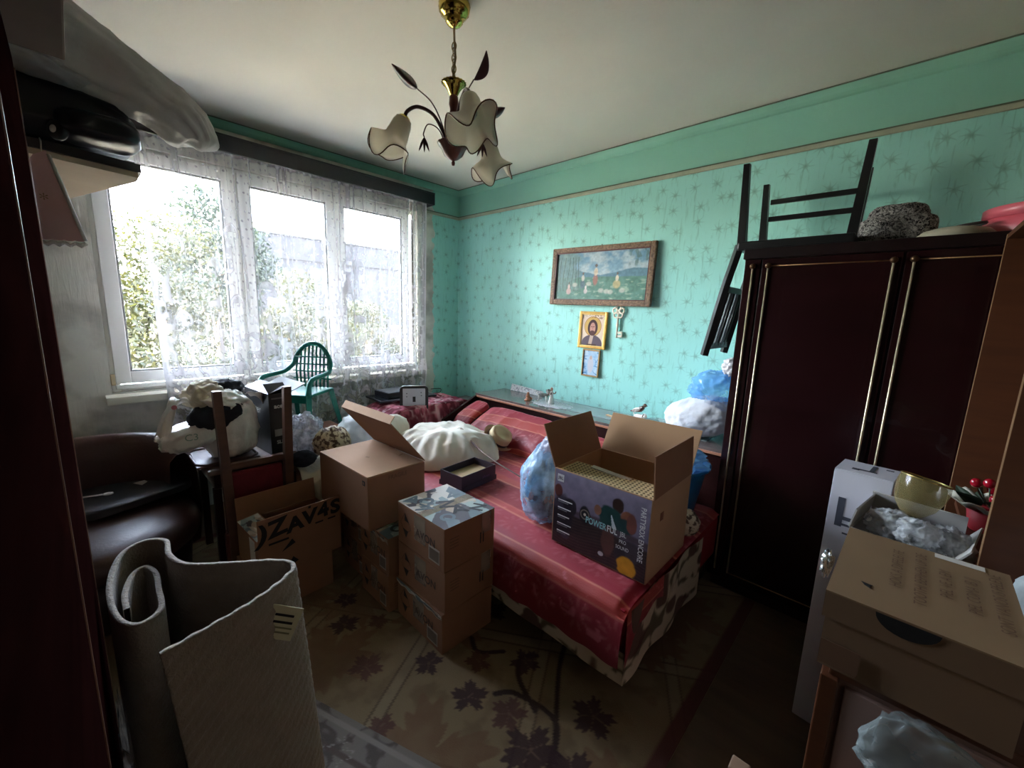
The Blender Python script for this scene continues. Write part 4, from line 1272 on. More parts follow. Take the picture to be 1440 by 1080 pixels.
# printed carton family: triangles, lettering, tape, label
def on_face(side, sx, sy, sz, eps=0.0006):
    """matrix mapping (u right, v up, n out) in metres from a side's lower-left corner as seen from outside"""
    if side == '-y':
        return Matrix(((1, 0, 0, -sx / 2), (0, 0, -1, -sy / 2 - eps), (0, 1, 0, 0), (0, 0, 0, 1)))
    if side == '+x':
        return Matrix(((0, 0, 1, sx / 2 + eps), (1, 0, 0, -sy / 2), (0, 1, 0, 0), (0, 0, 0, 1)))
    if side == '-x':
        return Matrix(((0, 0, -1, -sx / 2 - eps), (-1, 0, 0, sy / 2), (0, 1, 0, 0), (0, 0, 0, 1)))
    return Matrix(((1, 0, 0, -sx / 2), (0, 1, 0, -sy / 2), (0, 0, 1, sz + eps), (0, 0, 0, 1)))
def deco(parent, M_, pts, material, name):
    o = link(name, prism(pts, 0, 0.0007, name), material, parent)
    o.matrix_local = M_
    return o
def deco_text(parent, M_, s, size, u, v, material, rot=0, sx=1.0, bold=0.0, lift=0.0009, name='lettering', shear=0.0):
    o = text(name, s, size, material, parent, sx=sx, bold=bold, shear=shear)
    o.matrix_local = M_ @ Matrix.Translation((u, v, lift)) @ Matrix.Rotation(rot, 4, 'Z')
    return o
FADED = mat('faded_brown_print', (104, 74, 52), 0.8)
def diamonds(parent, M_, u, v, s):
    deco(parent, M_, [(u, v + s * 1.0), (u + s * 0.52, v + s * 0.36), (u - s * 0.05, v + s * 0.40)], INK, 'triangle_print')
    deco(parent, M_, [(u - s * 0.30, v - s * 0.30), (u + s * 0.42, v - s * 0.34), (u + s * 0.12, v - s * 0.95)], INK, 'triangle_print')
    for a, b_ in (((u, v + s), (u - s * 0.62, v + s * 0.1)), ((u - s * 0.62, v + s * 0.1), (u - s * 0.3, v - s * 0.3)), ((u + s * 0.52, v + s * 0.36), (u + s * 0.78, v - s * 0.1)), ((u + s * 0.78, v - s * 0.1), (u + s * 0.42, v - s * 0.34))):
        d = Vector((b_[0] - a[0], b_[1] - a[1])).normalized(); n_ = Vector((-d.y, d.x)) * 0.0016
        deco(parent, M_, [(a[0] + n_.x, a[1] + n_.y), (a[0] - n_.x, a[1] - n_.y), (b_[0] - n_.x, b_[1] - n_.y), (b_[0] + n_.x, b_[1] + n_.y)], FADED, 'outline_print')
def top_print(u, v, seed):
    """collage of pale teal, grey-blue and cream shards"""
    rs = np.random.RandomState(seed)
    cols = [lin(178, 164, 146), lin(136, 150, 146), lin(96, 108, 112), lin(200, 192, 180), lin(74, 68, 70), lin(160, 138, 116), lin(150, 160, 154)]
    pts = rs.rand(34, 2); ci = rs.randint(0, len(cols), 34)
    d = np.full(u.shape, 9.0); idx = np.zeros(u.shape, int)
    for k in range(34):
        a = rs.uniform(0, 3.14); dx, dy = (u - pts[k, 0]), (v - pts[k, 1])
        q = np.abs(dx * math.cos(a) + dy * math.sin(a)) + 2.2 * np.abs(-dx * math.sin(a) + dy * math.cos(a))
        m = q < d
        d = np.where(m, q, d); idx = np.where(m, ci[k], idx)
    return np.array(cols)[idx]
PRINTM = attr_mat('carton_print', 0.6)
STK = 'printed cosmetics cartons'
def avon_carton(label, loc, rz, sx, sy, sz=0.2, printed_top=True, seed=1, faces=('-y', '+x'), lip=False, lab=True):
    t = thing('printed_carton', label, 'carton', loc, rz, STK)
    body = span('body', (-sx / 2, -sy / 2, 0), (sx / 2, sy / 2, sz - 0.004), CARD, t, bevel=0.004)
    for k, s in enumerate((-1, 1)):
        if s < 0:
            span('top_flap', (-sx / 2, -sy / 2, sz - 0.004), (sx / 2, -0.001, sz - 0.0005), CARD, t)
        else:
            span('top_flap', (-sx / 2, 0.001, sz - 0.004), (sx / 2, sy / 2, sz - 0.0005), CARD, t)
    if printed_top:
        u, v = np.meshgrid(np.linspace(0, 1, 140), np.linspace(0, 1, 110))
        link('top_print', grid_me('top_print', (u - 0.5) * sx, (v - 0.5) * sy, np.full_like(u, sz + 0.0002), top_print(u, v, seed)), PRINTM, t)
        M_ = on_face('top', sx, sy, sz, 0.0006)
        rs = random.Random(seed)
        for s_, u0, v0, sz_, r in (('A', 0.10, 0.20, 0.10, 0.5), ('C', 0.25, 0.35, 0.09, -1.2), ('V', 0.42, 0.2, 0.11, 2.2), ('N', 0.5, 0.5, 0.10, -0.6), ('A', 0.72, 0.55, 0.11, 1.2), ('V', 0.35, 0.75, 0.09, 0.3), ('O', 0.80, 0.25, 0.09, 0.9), ('N', 0.85, 0.82, 0.09, 2.0)):
            deco_text(t, M_, s_, sz_, u0 * sx, v0 * sy, mat('teal_grey_print', (84, 96, 102), 0.6) if rs.random() < 0.6 else INK, r, bold=0.003, name='printed_letter')
        deco(t, M_, rect(0.05, sy, sx * 0.52, sy / 2), TAPEM, 'tape')
    for side in faces:
        M_ = on_face(side, sx, sy, sz)
        w = sx if side in ('-y',) else sy
        if side == '-y':
            diamonds(t, M_, w * 0.17, sz * 0.5, 0.062)
            deco(t, M_, rect(w * 0.24, sz * 0.62, w * 0.50, sz * 0.63), TAPEM, 'tape')
            deco_text(t, M_, 'AVON', 0.052, w * 0.62, sz * 0.52, mat('worn_letter_ink', (70, 52, 42), 0.8), 0.0, bold=0.001)
            if lab:
                deco(t, M_, rect(w * 0.22, sz * 0.34, w * 0.80, sz * 0.27), DIMLAB, 'paper_label')
                deco(t, M_ @ Matrix.Translation((0, 0, 0.0008)), rect(w * 0.185, sz * 0.26, w * 0.80, sz * 0.27), mat('taped_label_centre', (104, 88, 76), 0.4), 'label_print')
        else:
            deco(t, M_, rect(w * 0.20, sz * 0.5, w * 0.82, sz * 0.75), TAPEM, 'tape')
            deco(t, M_, rect(0.006, sz * 0.26, w * 0.76, sz * 0.42), INK, 'bar_print')
            deco(t, M_, rect(0.006, sz * 0.26, w * 0.70, sz * 0.42), INK, 'bar_print')
            for q_ in range(4):
                deco(t, M_, rect(w * 0.17, 0.003, w * 0.18, sz * (0.72 - 0.07 * q_)), FADED, 'small_print')
    if lip:
        u, v = np.meshgrid(np.linspace(0, 1, 70), np.linspace(0, 1, 10))
        for side in faces:
            w = sx if side == '-y' else sy
            lo = link('torn_printed_edge', grid_me('torn_printed_edge', u * w, sz - 0.002 - (0.026 + 0.004 * np.sin(u * 31 + seed)) * (1 - v), 0.004 * np.sin(v * 2) + 0 * u, top_print(u, v * 0.2, seed + 30)), PRINTM, t)
            lo.matrix_local = on_face(side, sx, sy, sz, 0.0012)
    return t
# front stack of three
avon_carton('top carton of the three-high stack, patterned top', (2.15, -1.805, 0.403), 0.0, 0.36, 0.29, seed=3)
avon_carton('middle carton of the three-high stack in front of the sofa', (2.15, -1.805, 0.2055), R3(0.8), 0.36, 0.29, 0.197, False, 4, lab=False)
avon_carton('bottom carton of the three-high stack, standing on the carpet', (2.145, -1.81, 0.009), R3(-1.0), 0.37, 0.29, 0.196, False, 5, lip=True, faces=('-y',))
# two stacks behind
avon_carton('upper carton wedged between the three-high stack and the big box', (1.80, -1.825, 0.2095), R3(1), 0.275, 0.33, 0.198, True, 8, lip=True, faces=('-y',))
avon_carton('lower carton beside the bottom of the three-high stack', (1.80, -1.825, 0.009), 0.0, 0.275, 0.33, 0.2, False, 9)
avon_carton('upper dark carton in the gap under the big box', (1.50, -1.81, 0.2095), 0.0, 0.275, 0.28, 0.198, False, 12)
avon_carton('lower dark carton in the gap under the big box', (1.50, -1.81, 0.009), 0.0, 0.275, 0.28, 0.2, False, 13)
# lettered open carton on its lower one
avon_carton('plain carton under the open carton with brushed letters', (1.385, -2.275, 0.009), R3(2), 0.285, 0.37, 0.2, False, 21, faces=('-y',))
oz = thing('lettered_carton', 'open carton with large black brush lettering on its flap', 'carton', (1.395, -2.245, 0.2095), R3(3.0))
sx, sy, sz = 0.29, 0.40, 0.19
carton_body(oz, sx, sy, sz, CARD)
f1 = flap(oz, '+x', sx, sy, sz, 0.11, 91, CARD)
f2 = flap(oz, '-x', sx, sy, sz, 0.12, 96, CARD)
f3 = flap(oz, '-y', sx, sy, sz, 0.10, 8, CARD)
u, v = np.meshgrid(np.linspace(0, 1, 60), np.linspace(0, 1, 40))
pm = link('flap_print', grid_me('flap_print', (u - 0.5) * (sx - 0.02), -v * 0.095, np.full_like(u, 0.0045), top_print(u, v, 17)), PRINTM, f3)
M_ = on_face('+x', sx, sy, sz, 0.0052)
BRUSH = mat('black_brush_ink', (16, 13, 13), 0.8)
for s_, u0, v0, sz_, r in ((')', 0.02, 0.225, 0.12, -0.1), ('Z', 0.085, 0.235, 0.115, 0.12), ('A', 0.165, 0.225, 0.10, 0.1), ('V', 0.235, 0.235, 0.10, 0.05), ('4', 0.305, 0.245, 0.10, 0.15), ('S', 0.368, 0.245, 0.10, 0.1)):
    deco_text(oz, M_, s_, sz_, u0, v0, BRUSH, r, sx=1.1, bold=0.0045, shear=0.1)
deco(oz, M_, rect(0.09, 0.010, 0.09, 0.165), BRUSH, 'brush_stroke')
for u0 in (0.285, 0.35):
    deco(oz, M_, rect(0.04, 0.008, u0, 0.192), BRUSH, 'brush_stroke')
deco(oz, M_, [(0.235, 0.295), (0.248, 0.295), (0.246, 0.282), (0.233, 0.284)], BRUSH, 'brush_stroke')
deco(oz, M_, [(0.10, 0.105), (0.165, 0.13), (0.15, 0.155)], BRUSH, 'triangle_print')
deco(oz, M_, [(0.12, 0.01), (0.15, 0.06), (0.175, 0.03)], BRUSH, 'triangle_print')
M2 = on_face('-y', sx, sy, sz)
deco(oz, M2, rect(0.07, 0.12, 0.215, 0.12), WLAB, 'paper_label')

# big plain carton with raised lid on the back stacks
bg_ = thing('big_carton', 'large plain cardboard box with its lid flap standing up', 'carton', (1.56, -1.868, 0.4105), R3(2.0))
sx, sy, sz = 0.52, 0.335, 0.285
span('body', (-sx / 2, -sy / 2, 0), (sx / 2, sy / 2, sz - 0.006), CARD, bg_, bevel=0.004)
flap(bg_, '-y', sx, sy, sz - 0.006, sy - 0.006, 0, CARDL, t=0.006, name='closed_lid')
f4 = flap(bg_, '+y', sx, sy, sz - 0.002, 0.315, 50, CARD, t=0.005, name='raised_lid')
_lip = box('tuck_lip', (0, -0.318, 0.022), (sx - 0.02, 0.004, 0.045), CARDL, f4, rot=(R3(12), 0, 0))  # paler card stands for the window light falling on the lip
M_ = on_face('-y', sx, sy, sz)
deco(bg_, M_, rect(0.024, 0.024, sx * 0.93, sz * 0.86), INK, 'symbol_print')
deco(bg_, M_ @ Matrix.Translation((0, 0, 0.0008)), rect(0.008, 0.012, sx * 0.93, sz * 0.86), CARD, 'symbol_print')
deco_text(bg_, on_face('+x', sx, sy, sz), 'FRAGILE', 0.030, sy * 0.5, sz * 0.88, FADED, 0)
Mt = on_face('top', sx, sy, sz, 0.0012)
deco_text(bg_, Mt, 'BR', 0.022, sx * 0.52, sy * 0.42, FADED, 0.3)
box('lid_lock', (0.05, 0.12, sz + 0.002), (0.10, 0.035, 0.004), CARDL, bg_, rot=(R3(20), 0, 0))

# ------------------------------------------------------------------ loudspeaker carton on the sofa
jb = thing('speaker_carton', 'open loudspeaker carton with printed photo front on the sofa', 'carton', (2.765, -1.285, 0.463), R3(0.8))
sx, sy, sz = 0.46, 0.40, 0.355
carton_body(jb, sx, sy, sz, CARDL, t=0.006)
flap(jb, '+y', sx, sy, sz, 0.20, 118, CARDIN, t=0.005)
flap(jb, '-x', sx, sy, sz, 0.20, 112, CARD, t=0.005)
flap(jb, '+x', sx, sy, sz, 0.17, 86, CARD, t=0.005)
def img_speaker(u, v, asp):
    c = lerp(lin(96, 88, 108), lin(130, 122, 142), v * 1.5 - 0.5 + 0.2 * fbm(u * 4, v * 4))
    gl = 0.50 - 0.08 * u
    c = lerp(c, lerp(lin(48, 38, 40), lin(70, 54, 52), (np.sin(v * 160 + 6 * np.sin(u * 7)) > 0.2) * 0.5), sstep(0.0, -0.04, v - gl))
    c = lerp(c, lin(78, 66, 74), sstep(0.02, -0.02, v - 0.56 + 0.15 * np.abs(u - 0.5)) * sstep(-0.05, 0.02, v - gl))
    wob_ = 0.30 * (fbm(u * 14, v * 14) - 0.47)
    def ell(cx, cy, rx, ry, col, k=1.0):
        nonlocal c
        c = lerp(c, lin(*col), sstep(1.08, 0.85, np.hypot((u - cx) / rx, (v - cy) / ry) + wob_ * (rx < 0.09 or 1.4)) * k)
    ell(0.05, 0.72, 0.05, 0.09, (88, 48, 44)); ell(0.20, 0.55, 0.08, 0.12, (44, 40, 46)); ell(0.10, 0.40, 0.13, 0.28, (38, 34, 42), 0.8)
    ell(0.70, 0.80, 0.06, 0.10, (52, 34, 30)); ell(0.63, 0.62, 0.13, 0.15, (30, 62, 60)); ell(0.80, 0.68, 0.07, 0.10, (128, 82, 62)); ell(0.78, 0.58, 0.10, 0.10, (36, 60, 62))
    ell(0.84, 0.64, 0.05, 0.13, (110, 66, 58)); ell(0.50, 0.66, 0.04, 0.07, (132, 92, 74))
    ell(0.62, 0.32, 0.07, 0.20, (96, 64, 58), 0.8); ell(0.86, 0.30, 0.09, 0.14, (64, 58, 66), 0.8); ell(0.75, 0.22, 0.06, 0.10, (50, 46, 52))
    c = lerp(c, lin(190, 196, 200), (np.abs(u - 0.655 + 0.25 * (v - 0.6)) < 0.022 * (1 - np.clip((v - 0.52) * 6, 0, 1))) * (v > 0.5) * (v < 0.66) * 1.0)
    ell(0.82, 0.10, 0.095, 0.12, (196, 140, 40)); ell(0.56, 0.12, 0.03, 0.03, (190, 186, 190))
    ell(0.15, 0.14, 0.05, 0.05, (60, 56, 66))
    r = np.hypot((u - 0.365), (v - 0.53) / asp)
    ell(0.365, 0.52, 0.065, 0.12, (34, 32, 36)); c = lerp(c, lin(120, 110, 100), sstep(0.008, 0.003, np.abs(r - 0.045))); ell(0.365, 0.53, 0.014, 0.018, (190, 180, 160))
    return c * (0.66 + 0.68 * fbm(u * 16, v * 12, 1.0, 5))[..., None]
u, v = np.meshgrid(np.linspace(0, 1, 240), np.linspace(0, 1, 190))
M_ = on_face('-y', sx, sy, sz, 0.0008)
pf = link('printed_front', grid_me('printed_front', u * (sx - 0.008) + 0.004, v * (sz - 0.006) + 0.003, np.zeros_like(u), img_speaker(u, v, sx / sz)), attr_mat('glossy_print', 0.3), jb)
pf.matrix_local = M_
WHITEINK = mat('white_print', (214, 214, 212), 0.5)
CYANINK = mat('pale_cyan_print', (150, 206, 206), 0.5)
deco(jb, M_, rect(0.034, 0.034, 0.035, sz - 0.040), WHITEINK, 'logo_square')
deco_text(jb, M_, 'JBL', 0.020, 0.035, sz - 0.040, mat('dark_logo_print', (90, 80, 90), 0.5), 0, bold=0.0006, lift=0.0016)
deco_text(jb, M_, 'POWER', 0.040, 0.225, sz * 0.475, CYANINK, 0.0, sx=0.72, bold=0.0006)
deco_text(jb, M_, 'FUL', 0.040, 0.302, sz * 0.475, WHITEINK, 0.0, sx=0.72, bold=0.0006)
deco_text(jb, M_, 'JBL', 0.030, 0.352, sz * 0.475, WHITEINK, 0.0, sx=0.72)
for q_, t_ in enumerate(('PRO', 'SOUND')):
    deco_text(jb, M_, t_, 0.022, 0.352, sz * (0.385 - 0.075 * q_), WHITEINK, 0, sx=0.75)
deco_text(jb, M_, 'PARTYBOX ENCORE', 0.031, 0.428, sz * 0.56, WHITEINK, R3(-90), sx=0.80, bold=0.0004)
for q_ in range(5):
    for w_ in range(2):
        deco(jb, M_, rect(0.075 - 0.02 * w_ - 0.006 * (q_ % 3), 0.0045, 0.065 - 0.01 * w_ - 0.003 * (q_ % 3), sz * (0.60 - 0.105 * q_) - 0.009 * w_), WHITEINK if w_ == 0 else GREYLAB, 'small_print')
Mx = on_face('+x', sx, sy, sz)
deco(jb, Mx, rect(0.03, 0.035, 0.10, sz * 0.72), mat('orange_symbol_print', (122, 74, 48), 0.7), 'symbol_print')
# perforated pulp insert inside
INS = mat('cream_honeycomb_board', (206, 184, 140), 0.85, var=0.08, scale=12)
HOLE = mat('honeycomb_hole', (112, 96, 68), 0.9)
ins = span('honeycomb_insert', (-sx / 2 + 0.008, -sy / 2 + 0.008, 0.24), (sx / 2 - 0.008, -sy / 2 + 0.17, sz - 0.012), INS, jb)
cx, cy, cz = ins.location
bm = bmesh.new()
for i in range(22):
    for j in range(8):
        bx(bm, (-0.205 + i * 0.0195, -0.070 + j * 0.020, 0.0), (0.009, 0.010, 0.001), rot=Matrix.Rotation(0.5, 3, 'Z'))
ho = link('hole_pattern', bm_mesh('hole_pattern', bm), HOLE, ins, loc=(0, 0.0, (sz - 0.012 - 0.24) / 2 + 0.0005))
ho['kind'] = 'stuff'
box('torn_paper_strip', (-0.03, 0.055, 0.055), (0.19, 0.022, 0.004), WLAB, ins, rot=(0.2, 0.05, 0))

# ------------------------------------------------------------------ dark open box on the sofa
sb = thing('dark_box', 'dark open box without lid lying on the red sofa', 'box', (1.775, -1.345, 0.465), R3(4.0))
DBOX = mat('dark_plum_card', (44, 32, 42), 0.5, var=0.15, scale=8)
carton_body(sb, 0.185, 0.29, 0.095, DBOX, t=0.004)
span('inner_lining', (-0.086, -0.138, 0.005), (0.086, 0.138, 0.055), mat('box_filler_card', (150, 126, 92), 0.9), sb)
span('lid_underneath', (-0.098, -0.150, -0.0), (-0.0935, 0.150, 0.03), DBOX, sb)
span('lid_underneath', (0.0935, -0.150, -0.0), (0.098, 0.150, 0.03), DBOX, sb)
deco_text(sb, on_face('+x', 0.187, 0.29, 0.095), 'shoes', 0.028, 0.20, 0.045, mat('dim_violet_print', (96, 70, 110), 0.5), 0, shear=0.3)

# ------------------------------------------------------------------ right-hand cartons and cabinet
tb = thing('tall_white_box', 'tall white product box with a lamp drawing beside the wardrobe', 'box', (3.570, -1.08, 0), R3(-6))
WBOX = mat('white_gloss_card', (206, 204, 212), 0.35, var=0.03, scale=4)
sx, sy, sz = 0.155, 0.15, 1.005
span('body', (-sx / 2, -sy / 2, 0), (sx / 2, sy / 2, sz - 0.004), WBOX, tb, bevel=0.003)
span('top_flap', (-sx / 2 + 0.001, -sy / 2 + 0.001, sz - 0.004), (sx / 2 - 0.001, sy / 2 - 0.001, sz), WBOX, tb)
M_ = on_face('-y', sx, sy, sz)
SLATE = mat('slate_drawing_ink', (72, 74, 84), 0.5)
for pts in (rect(0.020, 0.105, 0.035, 0.855), rect(0.075, 0.013, 0.082, 0.835), rect(0.075, 0.008, 0.082, 0.812), rect(0.016, 0.09, 0.128, 0.845), rect(0.03, 0.02, 0.115, 0.79), rect(0.05, 0.006, 0.075, 0.782)):
    deco(tb, M_, pts, SLATE, 'lamp_drawing')
Mt = on_face('top', sx, sy, sz)
for pts in (rect(0.012, 0.08, 0.09, 0.09), rect(0.05, 0.012, 0.08, 0.05), rect(0.02, 0.02, 0.05, 0.045), rect(0.02, 0.012, 0.13, 0.12)):
    deco(tb, Mt, pts, SLATE, 'lamp_drawing')

CABM = mat('pinkish_cabinet_door', (142, 112, 100), 0.55, var=0.06, scale=3)
cab = thing('bedside_cabinet', 'low wooden cabinet under the brown lidded box at right', 'cabinet', (3.83, -1.80, 0), R3(0))
span('carcass', (-0.24, -0.145, 0.05), (0.30, 0.36, 0.81), CABM, cab)
span('top', (-0.25, -0.150, 0.81), (0.31, 0.37, 0.832), OAK, cab, bevel=0.003)
span('corner_post', (-0.262, -0.160, 0.0), (-0.232, -0.125, 0.81), OAK, cab, bevel=0.003)
span('plinth', (-0.22, -0.12, 0.0), (0.29, 0.35, 0.05), OAK, cab)
dd_ = span('door', (-0.222, -0.156, 0.06), (0.29, -0.1455, 0.80), CABM, cab, bevel=0.002)
lathe('knob', [(0.0005, 0.022), (0.010, 0.02), (0.012, 0.014), (0.006, 0.006), (0.006, 0.0)], OAK, dd_, 14, loc=(-0.21, -0.005, 0.1), rot=(R3(90), 0, 0))

lb = thing('lidded_box', 'brown lidded cardboard box with printed lines on its lid', 'box', (3.69, -1.795, 0.8325), R3(-1.5))
sx, sy, sz = 0.262, 0.352, 0.160
KRAFT = mat('dull_kraft_card', (132, 104, 74), 0.8, var=0.06, scale=4)
KRAFTD = mat('kraft_card_body', (112, 86, 62), 0.85, var=0.06, scale=4)
span('body', (-sx / 2 + 0.005, -sy / 2 + 0.005, 0), (sx / 2 - 0.005, sy / 2 - 0.005, sz - 0.004), KRAFTD, lb)
lid = span('lid', (-sx / 2, -sy / 2, sz - 0.003), (sx / 2, sy / 2, sz), KRAFT, lb)
cx, cy, cz = lid.location
for lo, hi in (((-sx / 2, -sy / 2, sz - 0.055), (sx / 2, -sy / 2 + 0.004, sz - 0.003)), ((-sx / 2, sy / 2 - 0.004, sz - 0.055), (sx / 2, sy / 2, sz - 0.003)),
               ((-sx / 2, -sy / 2 + 0.004, sz - 0.055), (-sx / 2 + 0.004, sy / 2 - 0.004, sz - 0.003)), ((sx / 2 - 0.004, -sy / 2 + 0.004, sz - 0.055), (sx / 2, sy / 2 - 0.004, sz - 0.003))):
    span('lid_side', [a - b for a, b in zip(lo, (cx, cy, cz))], [a - b for a, b in zip(hi, (cx, cy, cz))], KRAFTD, lid)
Mt = on_face('top', sx, sy, sz, 0.0006)
for q_, s_ in enumerate(('HOKS A DIFELEI FE', 'TOOTHI BEPIHEN UP DE', 'PIEL VE A EM', 'PIEL COMA IB IJ', 'SONT VANOS IS PELEXE')):
    deco_text(lb, Mt, s_, 0.026, sx * 0.36 + 0.036 * q_, sy * (0.58 - 0.03 * (q_ % 2)), FADED, R3(90), sx=0.85)
deco(lb, Mt, rect(0.075, 0.022, sx * 0.72, sy * 0.955), WLAB, 'paper_label')
deco(lb, Mt, [(0.045, 0.085), (0.050, 0.075), (0.062, 0.066), (0.058, 0.076), (0.062, 0.082)], INK, 'arrow_print')
Mf = on_face('-y', sx, sy, sz)
deco(lb, Mf, [(sx * 0.44 + 0.042 * math.cos(a), sz - 0.004 - 0.030 * math.sin(a)) for a in np.linspace(0, math.pi, 14)], mat('hand_hole_dark', (14, 11, 10), 0.9), 'hand_hole')
deco(lb, Mf, rect(0.06, 0.05, 0.036, 0.034), FADED, 'print_block')

# small carton of plastic-wrapped glassware behind it
gc = thing('small_open_carton', 'small open carton packed with plastic-wrapped glassware', 'carton', (3.682, -1.29, 0.60), R3(-10))
st_ = thing('carton_pedestal', 'brown carton standing under the carton of glassware', 'carton', (3.682, -1.29, 0.0), R3(-10))
span('body', (-0.105, -0.11, 0), (0.105, 0.11, 0.596), KRAFTD, st_, bevel=0.004)
span('top_flap', (-0.103, -0.108, 0.5965), (0.103, 0.108, 0.5995), KRAFT, st_)
GWHITE = mat('grey_white_carton', (172, 168, 164), 0.7, var=0.06)
carton_body(gc, 0.215, 0.22, 0.30, GWHITE, t=0.005)
flap(gc, '-x', 0.215, 0.22, 0.30, 0.06, 80, GWHITE)
flap(gc, '+y', 0.215, 0.22, 0.30, 0.07, 70, GWHITE)
flap(gc, '+x', 0.215, 0.22, 0.30, 0.05, 120, GWHITE)
# ------------------------------------------------------------------ folded mat standing in the foreground
def mat_ribbon():
    top = [(2.585, -2.865), (2.575, -2.80), (2.555, -2.70), (2.52, -2.615), (2.475, -2.572), (2.42, -2.60), (2.35, -2.69), (2.27, -2.775), (2.17, -2.80), (2.07, -2.795), (2.02, -2.84), (2.06, -2.895), (2.20, -2.925), (2.34, -2.918), (2.395, -2.885), (2.36, -2.842), (2.26, -2.835), (2.16, -2.832), (2.105, -2.850), (2.13, -2.878), (2.22, -2.899), (2.30, -2.900)]
    P = spline([(a, b, 0) for a, b in top], 9)
    P = np.array([(p.x, p.y) for p in P])
    s = np.concatenate([[0], np.cumsum(np.hypot(*np.diff(P, axis=0).T))])
    tg = np.gradient(P, axis=0); tg /= np.linalg.norm(tg, axis=1)[:, None]
    nr = np.stack([-tg[:, 1], tg[:, 0]], 1)
    zs = np.linspace(0, 1, 130)
    th = 0.012
    rows = []
    S, Zt = np.meshgrid(s, zs)
    ztop = 0.79 + 0.02 * np.sin(s * 3.0) - 0.015 * s
    cx, cy = 2.33, -2.78
    def side(off):
        X = np.repeat((P[:, 0] + nr[:, 0] * off)[None], len(zs), 0); Y = np.repeat((P[:, 1] + nr[:, 1] * off)[None], len(zs), 0)
        Z = 0.018 + Zt * (ztop - 0.018)
        k = (1 - Zt)
        # foot: front sheet leans out to the right, body stays
        X = X + 0.02 * k * np.exp(-S * 2); Y = Y + 0.055 * k * sstep(1.0, 0.1, S)
        wv = 0.0022 * np.sin(Z * 190 - S * 150 + 3 * fbm(S * 6, Z * 6)) * sstep(0.62, 0.40, S)
        return X + wv, Y + wv * 0.3, Z
    Xo, Yo, Zo = side(th / 2); Xi, Yi, Zi = side(-th / 2)
    # close over the top and bottom
    X = np.concatenate([Xo, Xi[::-1], Xo[:1]], 0); Y = np.concatenate([Yo, Yi[::-1], Yo[:1]], 0); Z = np.concatenate([Zo, Zi[::-1], Zo[:1]], 0)
    return grid_me('mat_sheet', X, Y, Z)
FELT = mat('grey_beige_felt_mat', (148, 134, 118), 0.95, var=0.10, scale=25, bump=0.6, bscale=140, sheen=0.3)
fm = thing('folded_mat', 'thick grey-beige mat folded and standing upright in the foreground', 'mat', (0, 0, 0))
link('mat_sheet', mat_ribbon(), FELT, fm, smooth=True)
tagm = mat('cream_label_cloth', (222, 216, 180), 0.7, var=0.04)
tg_ = box('care_label', (2.552, -2.632, 0.705), (0.003, 0.075, 0.085), tagm, fm, rot=(R3(-24), R3(-6), R3(-24)))
for q_, (w_, v_) in enumerate(((0.045, 0.02), (0.05, 0.002), (0.058, -0.012), (0.055, -0.024))):
    box('label_print', (0.0022, 0.0, v_), (0.0008, w_, 0.006 if q_ < 2 else 0.004), INK if q_ < 2 else mat('olive_label_print', (140, 138, 100), 0.7), tg_)
FILM = film_mat('clear_plastic_film', (200, 206, 214), dens=0.32, rough=0.08, trl=0.2, scale=16, bump=0.9)
pw_ = blob('plastic_wrap', FILM, None, (2.42, -2.935, 0.30), rad=(0.10, 0.012, 0.29), seed=3, amp=0.25, freq=4, crease=0.3, cfreq=5, res=30)
tag(pw_, 'clear plastic wrap crumpled at the left side of the folded mat', 'plastic wrap')

# ------------------------------------------------------------------ brown tub armchair in the far left corner
LEATH = mat('brown_leatherette', (66, 42, 38), 0.4, var=0.15, scale=6, bump=0.1, bscale=80)
ac = thing('armchair', 'round brown leatherette armchair in the corner by the window', 'armchair', (0.82, -2.985, 0))
lathe('base', [(0.0005, 0.0), (0.36, 0.0), (0.385, 0.02), (0.395, 0.14), (0.405, 0.26), (0.0005, 0.262)], mat('dark_brown_base', (40, 27, 26), 0.5), ac, 40)
lathe('seat_cushion', [(0.0005, 0.262), (0.41, 0.262), (0.44, 0.285), (0.45, 0.33), (0.435, 0.375), (0.39, 0.402), (0.30, 0.418), (0.0005, 0.425)], LEATH, ac, 48)
def tubback():
    A = np.linspace(R3(100), R3(262), 70)
    prof = [(0.0, 0.10), (0.055, 0.12), (0.075, 0.30), (0.07, 0.60), (0.055, 0.715), (0.02, 0.75), (-0.02, 0.745), (-0.05, 0.71), (-0.06, 0.55), (-0.05, 0.40), (-0.03, 0.28)]
    pr_ = np.array(prof)
    T_, I = np.meshgrid(A, np.arange(len(prof)))
    drop = sstep(R3(125), R3(88), np.minimum(T_, 2 * np.pi - T_)) * 0.12
    R_ = 0.405 + pr_[I, 0]; Z_ = pr_[I, 1] - drop * sstep(0.3, 0.7, pr_[I, 1])
    return grid_me('backrest', R_ * np.cos(T_) , R_ * np.sin(T_), Z_, uvflip=True)
link('backrest', tubback(), LEATH, ac, smooth=True)
bc = thing('black_case', 'flat black padded case lying on the brown armchair', 'bag', (0.62, -2.82, 0.428), rot=(R3(2), R3(-3), R3(16)))
BLK = mat('black_nylon', (38, 40, 44), 0.45, var=0.2, scale=8)
link('case_body', blob_me(rad=(0.235, 0.24, 0.028), seed=2, amp=0.04, freq=2, e=0.35, res=30), BLK, bc, (0, 0, 0.03), (0, 0, 0), True)
tube('zip', spline([(-0.2, 0.215, 0.045), (0.0, 0.225, 0.05), (0.17, 0.2, 0.050), (0.205, 0.08, 0.05), (0.2, -0.17, 0.048)], 8), 0.004, mat('zip_black', (16, 16, 18), 0.4), bc, 6)
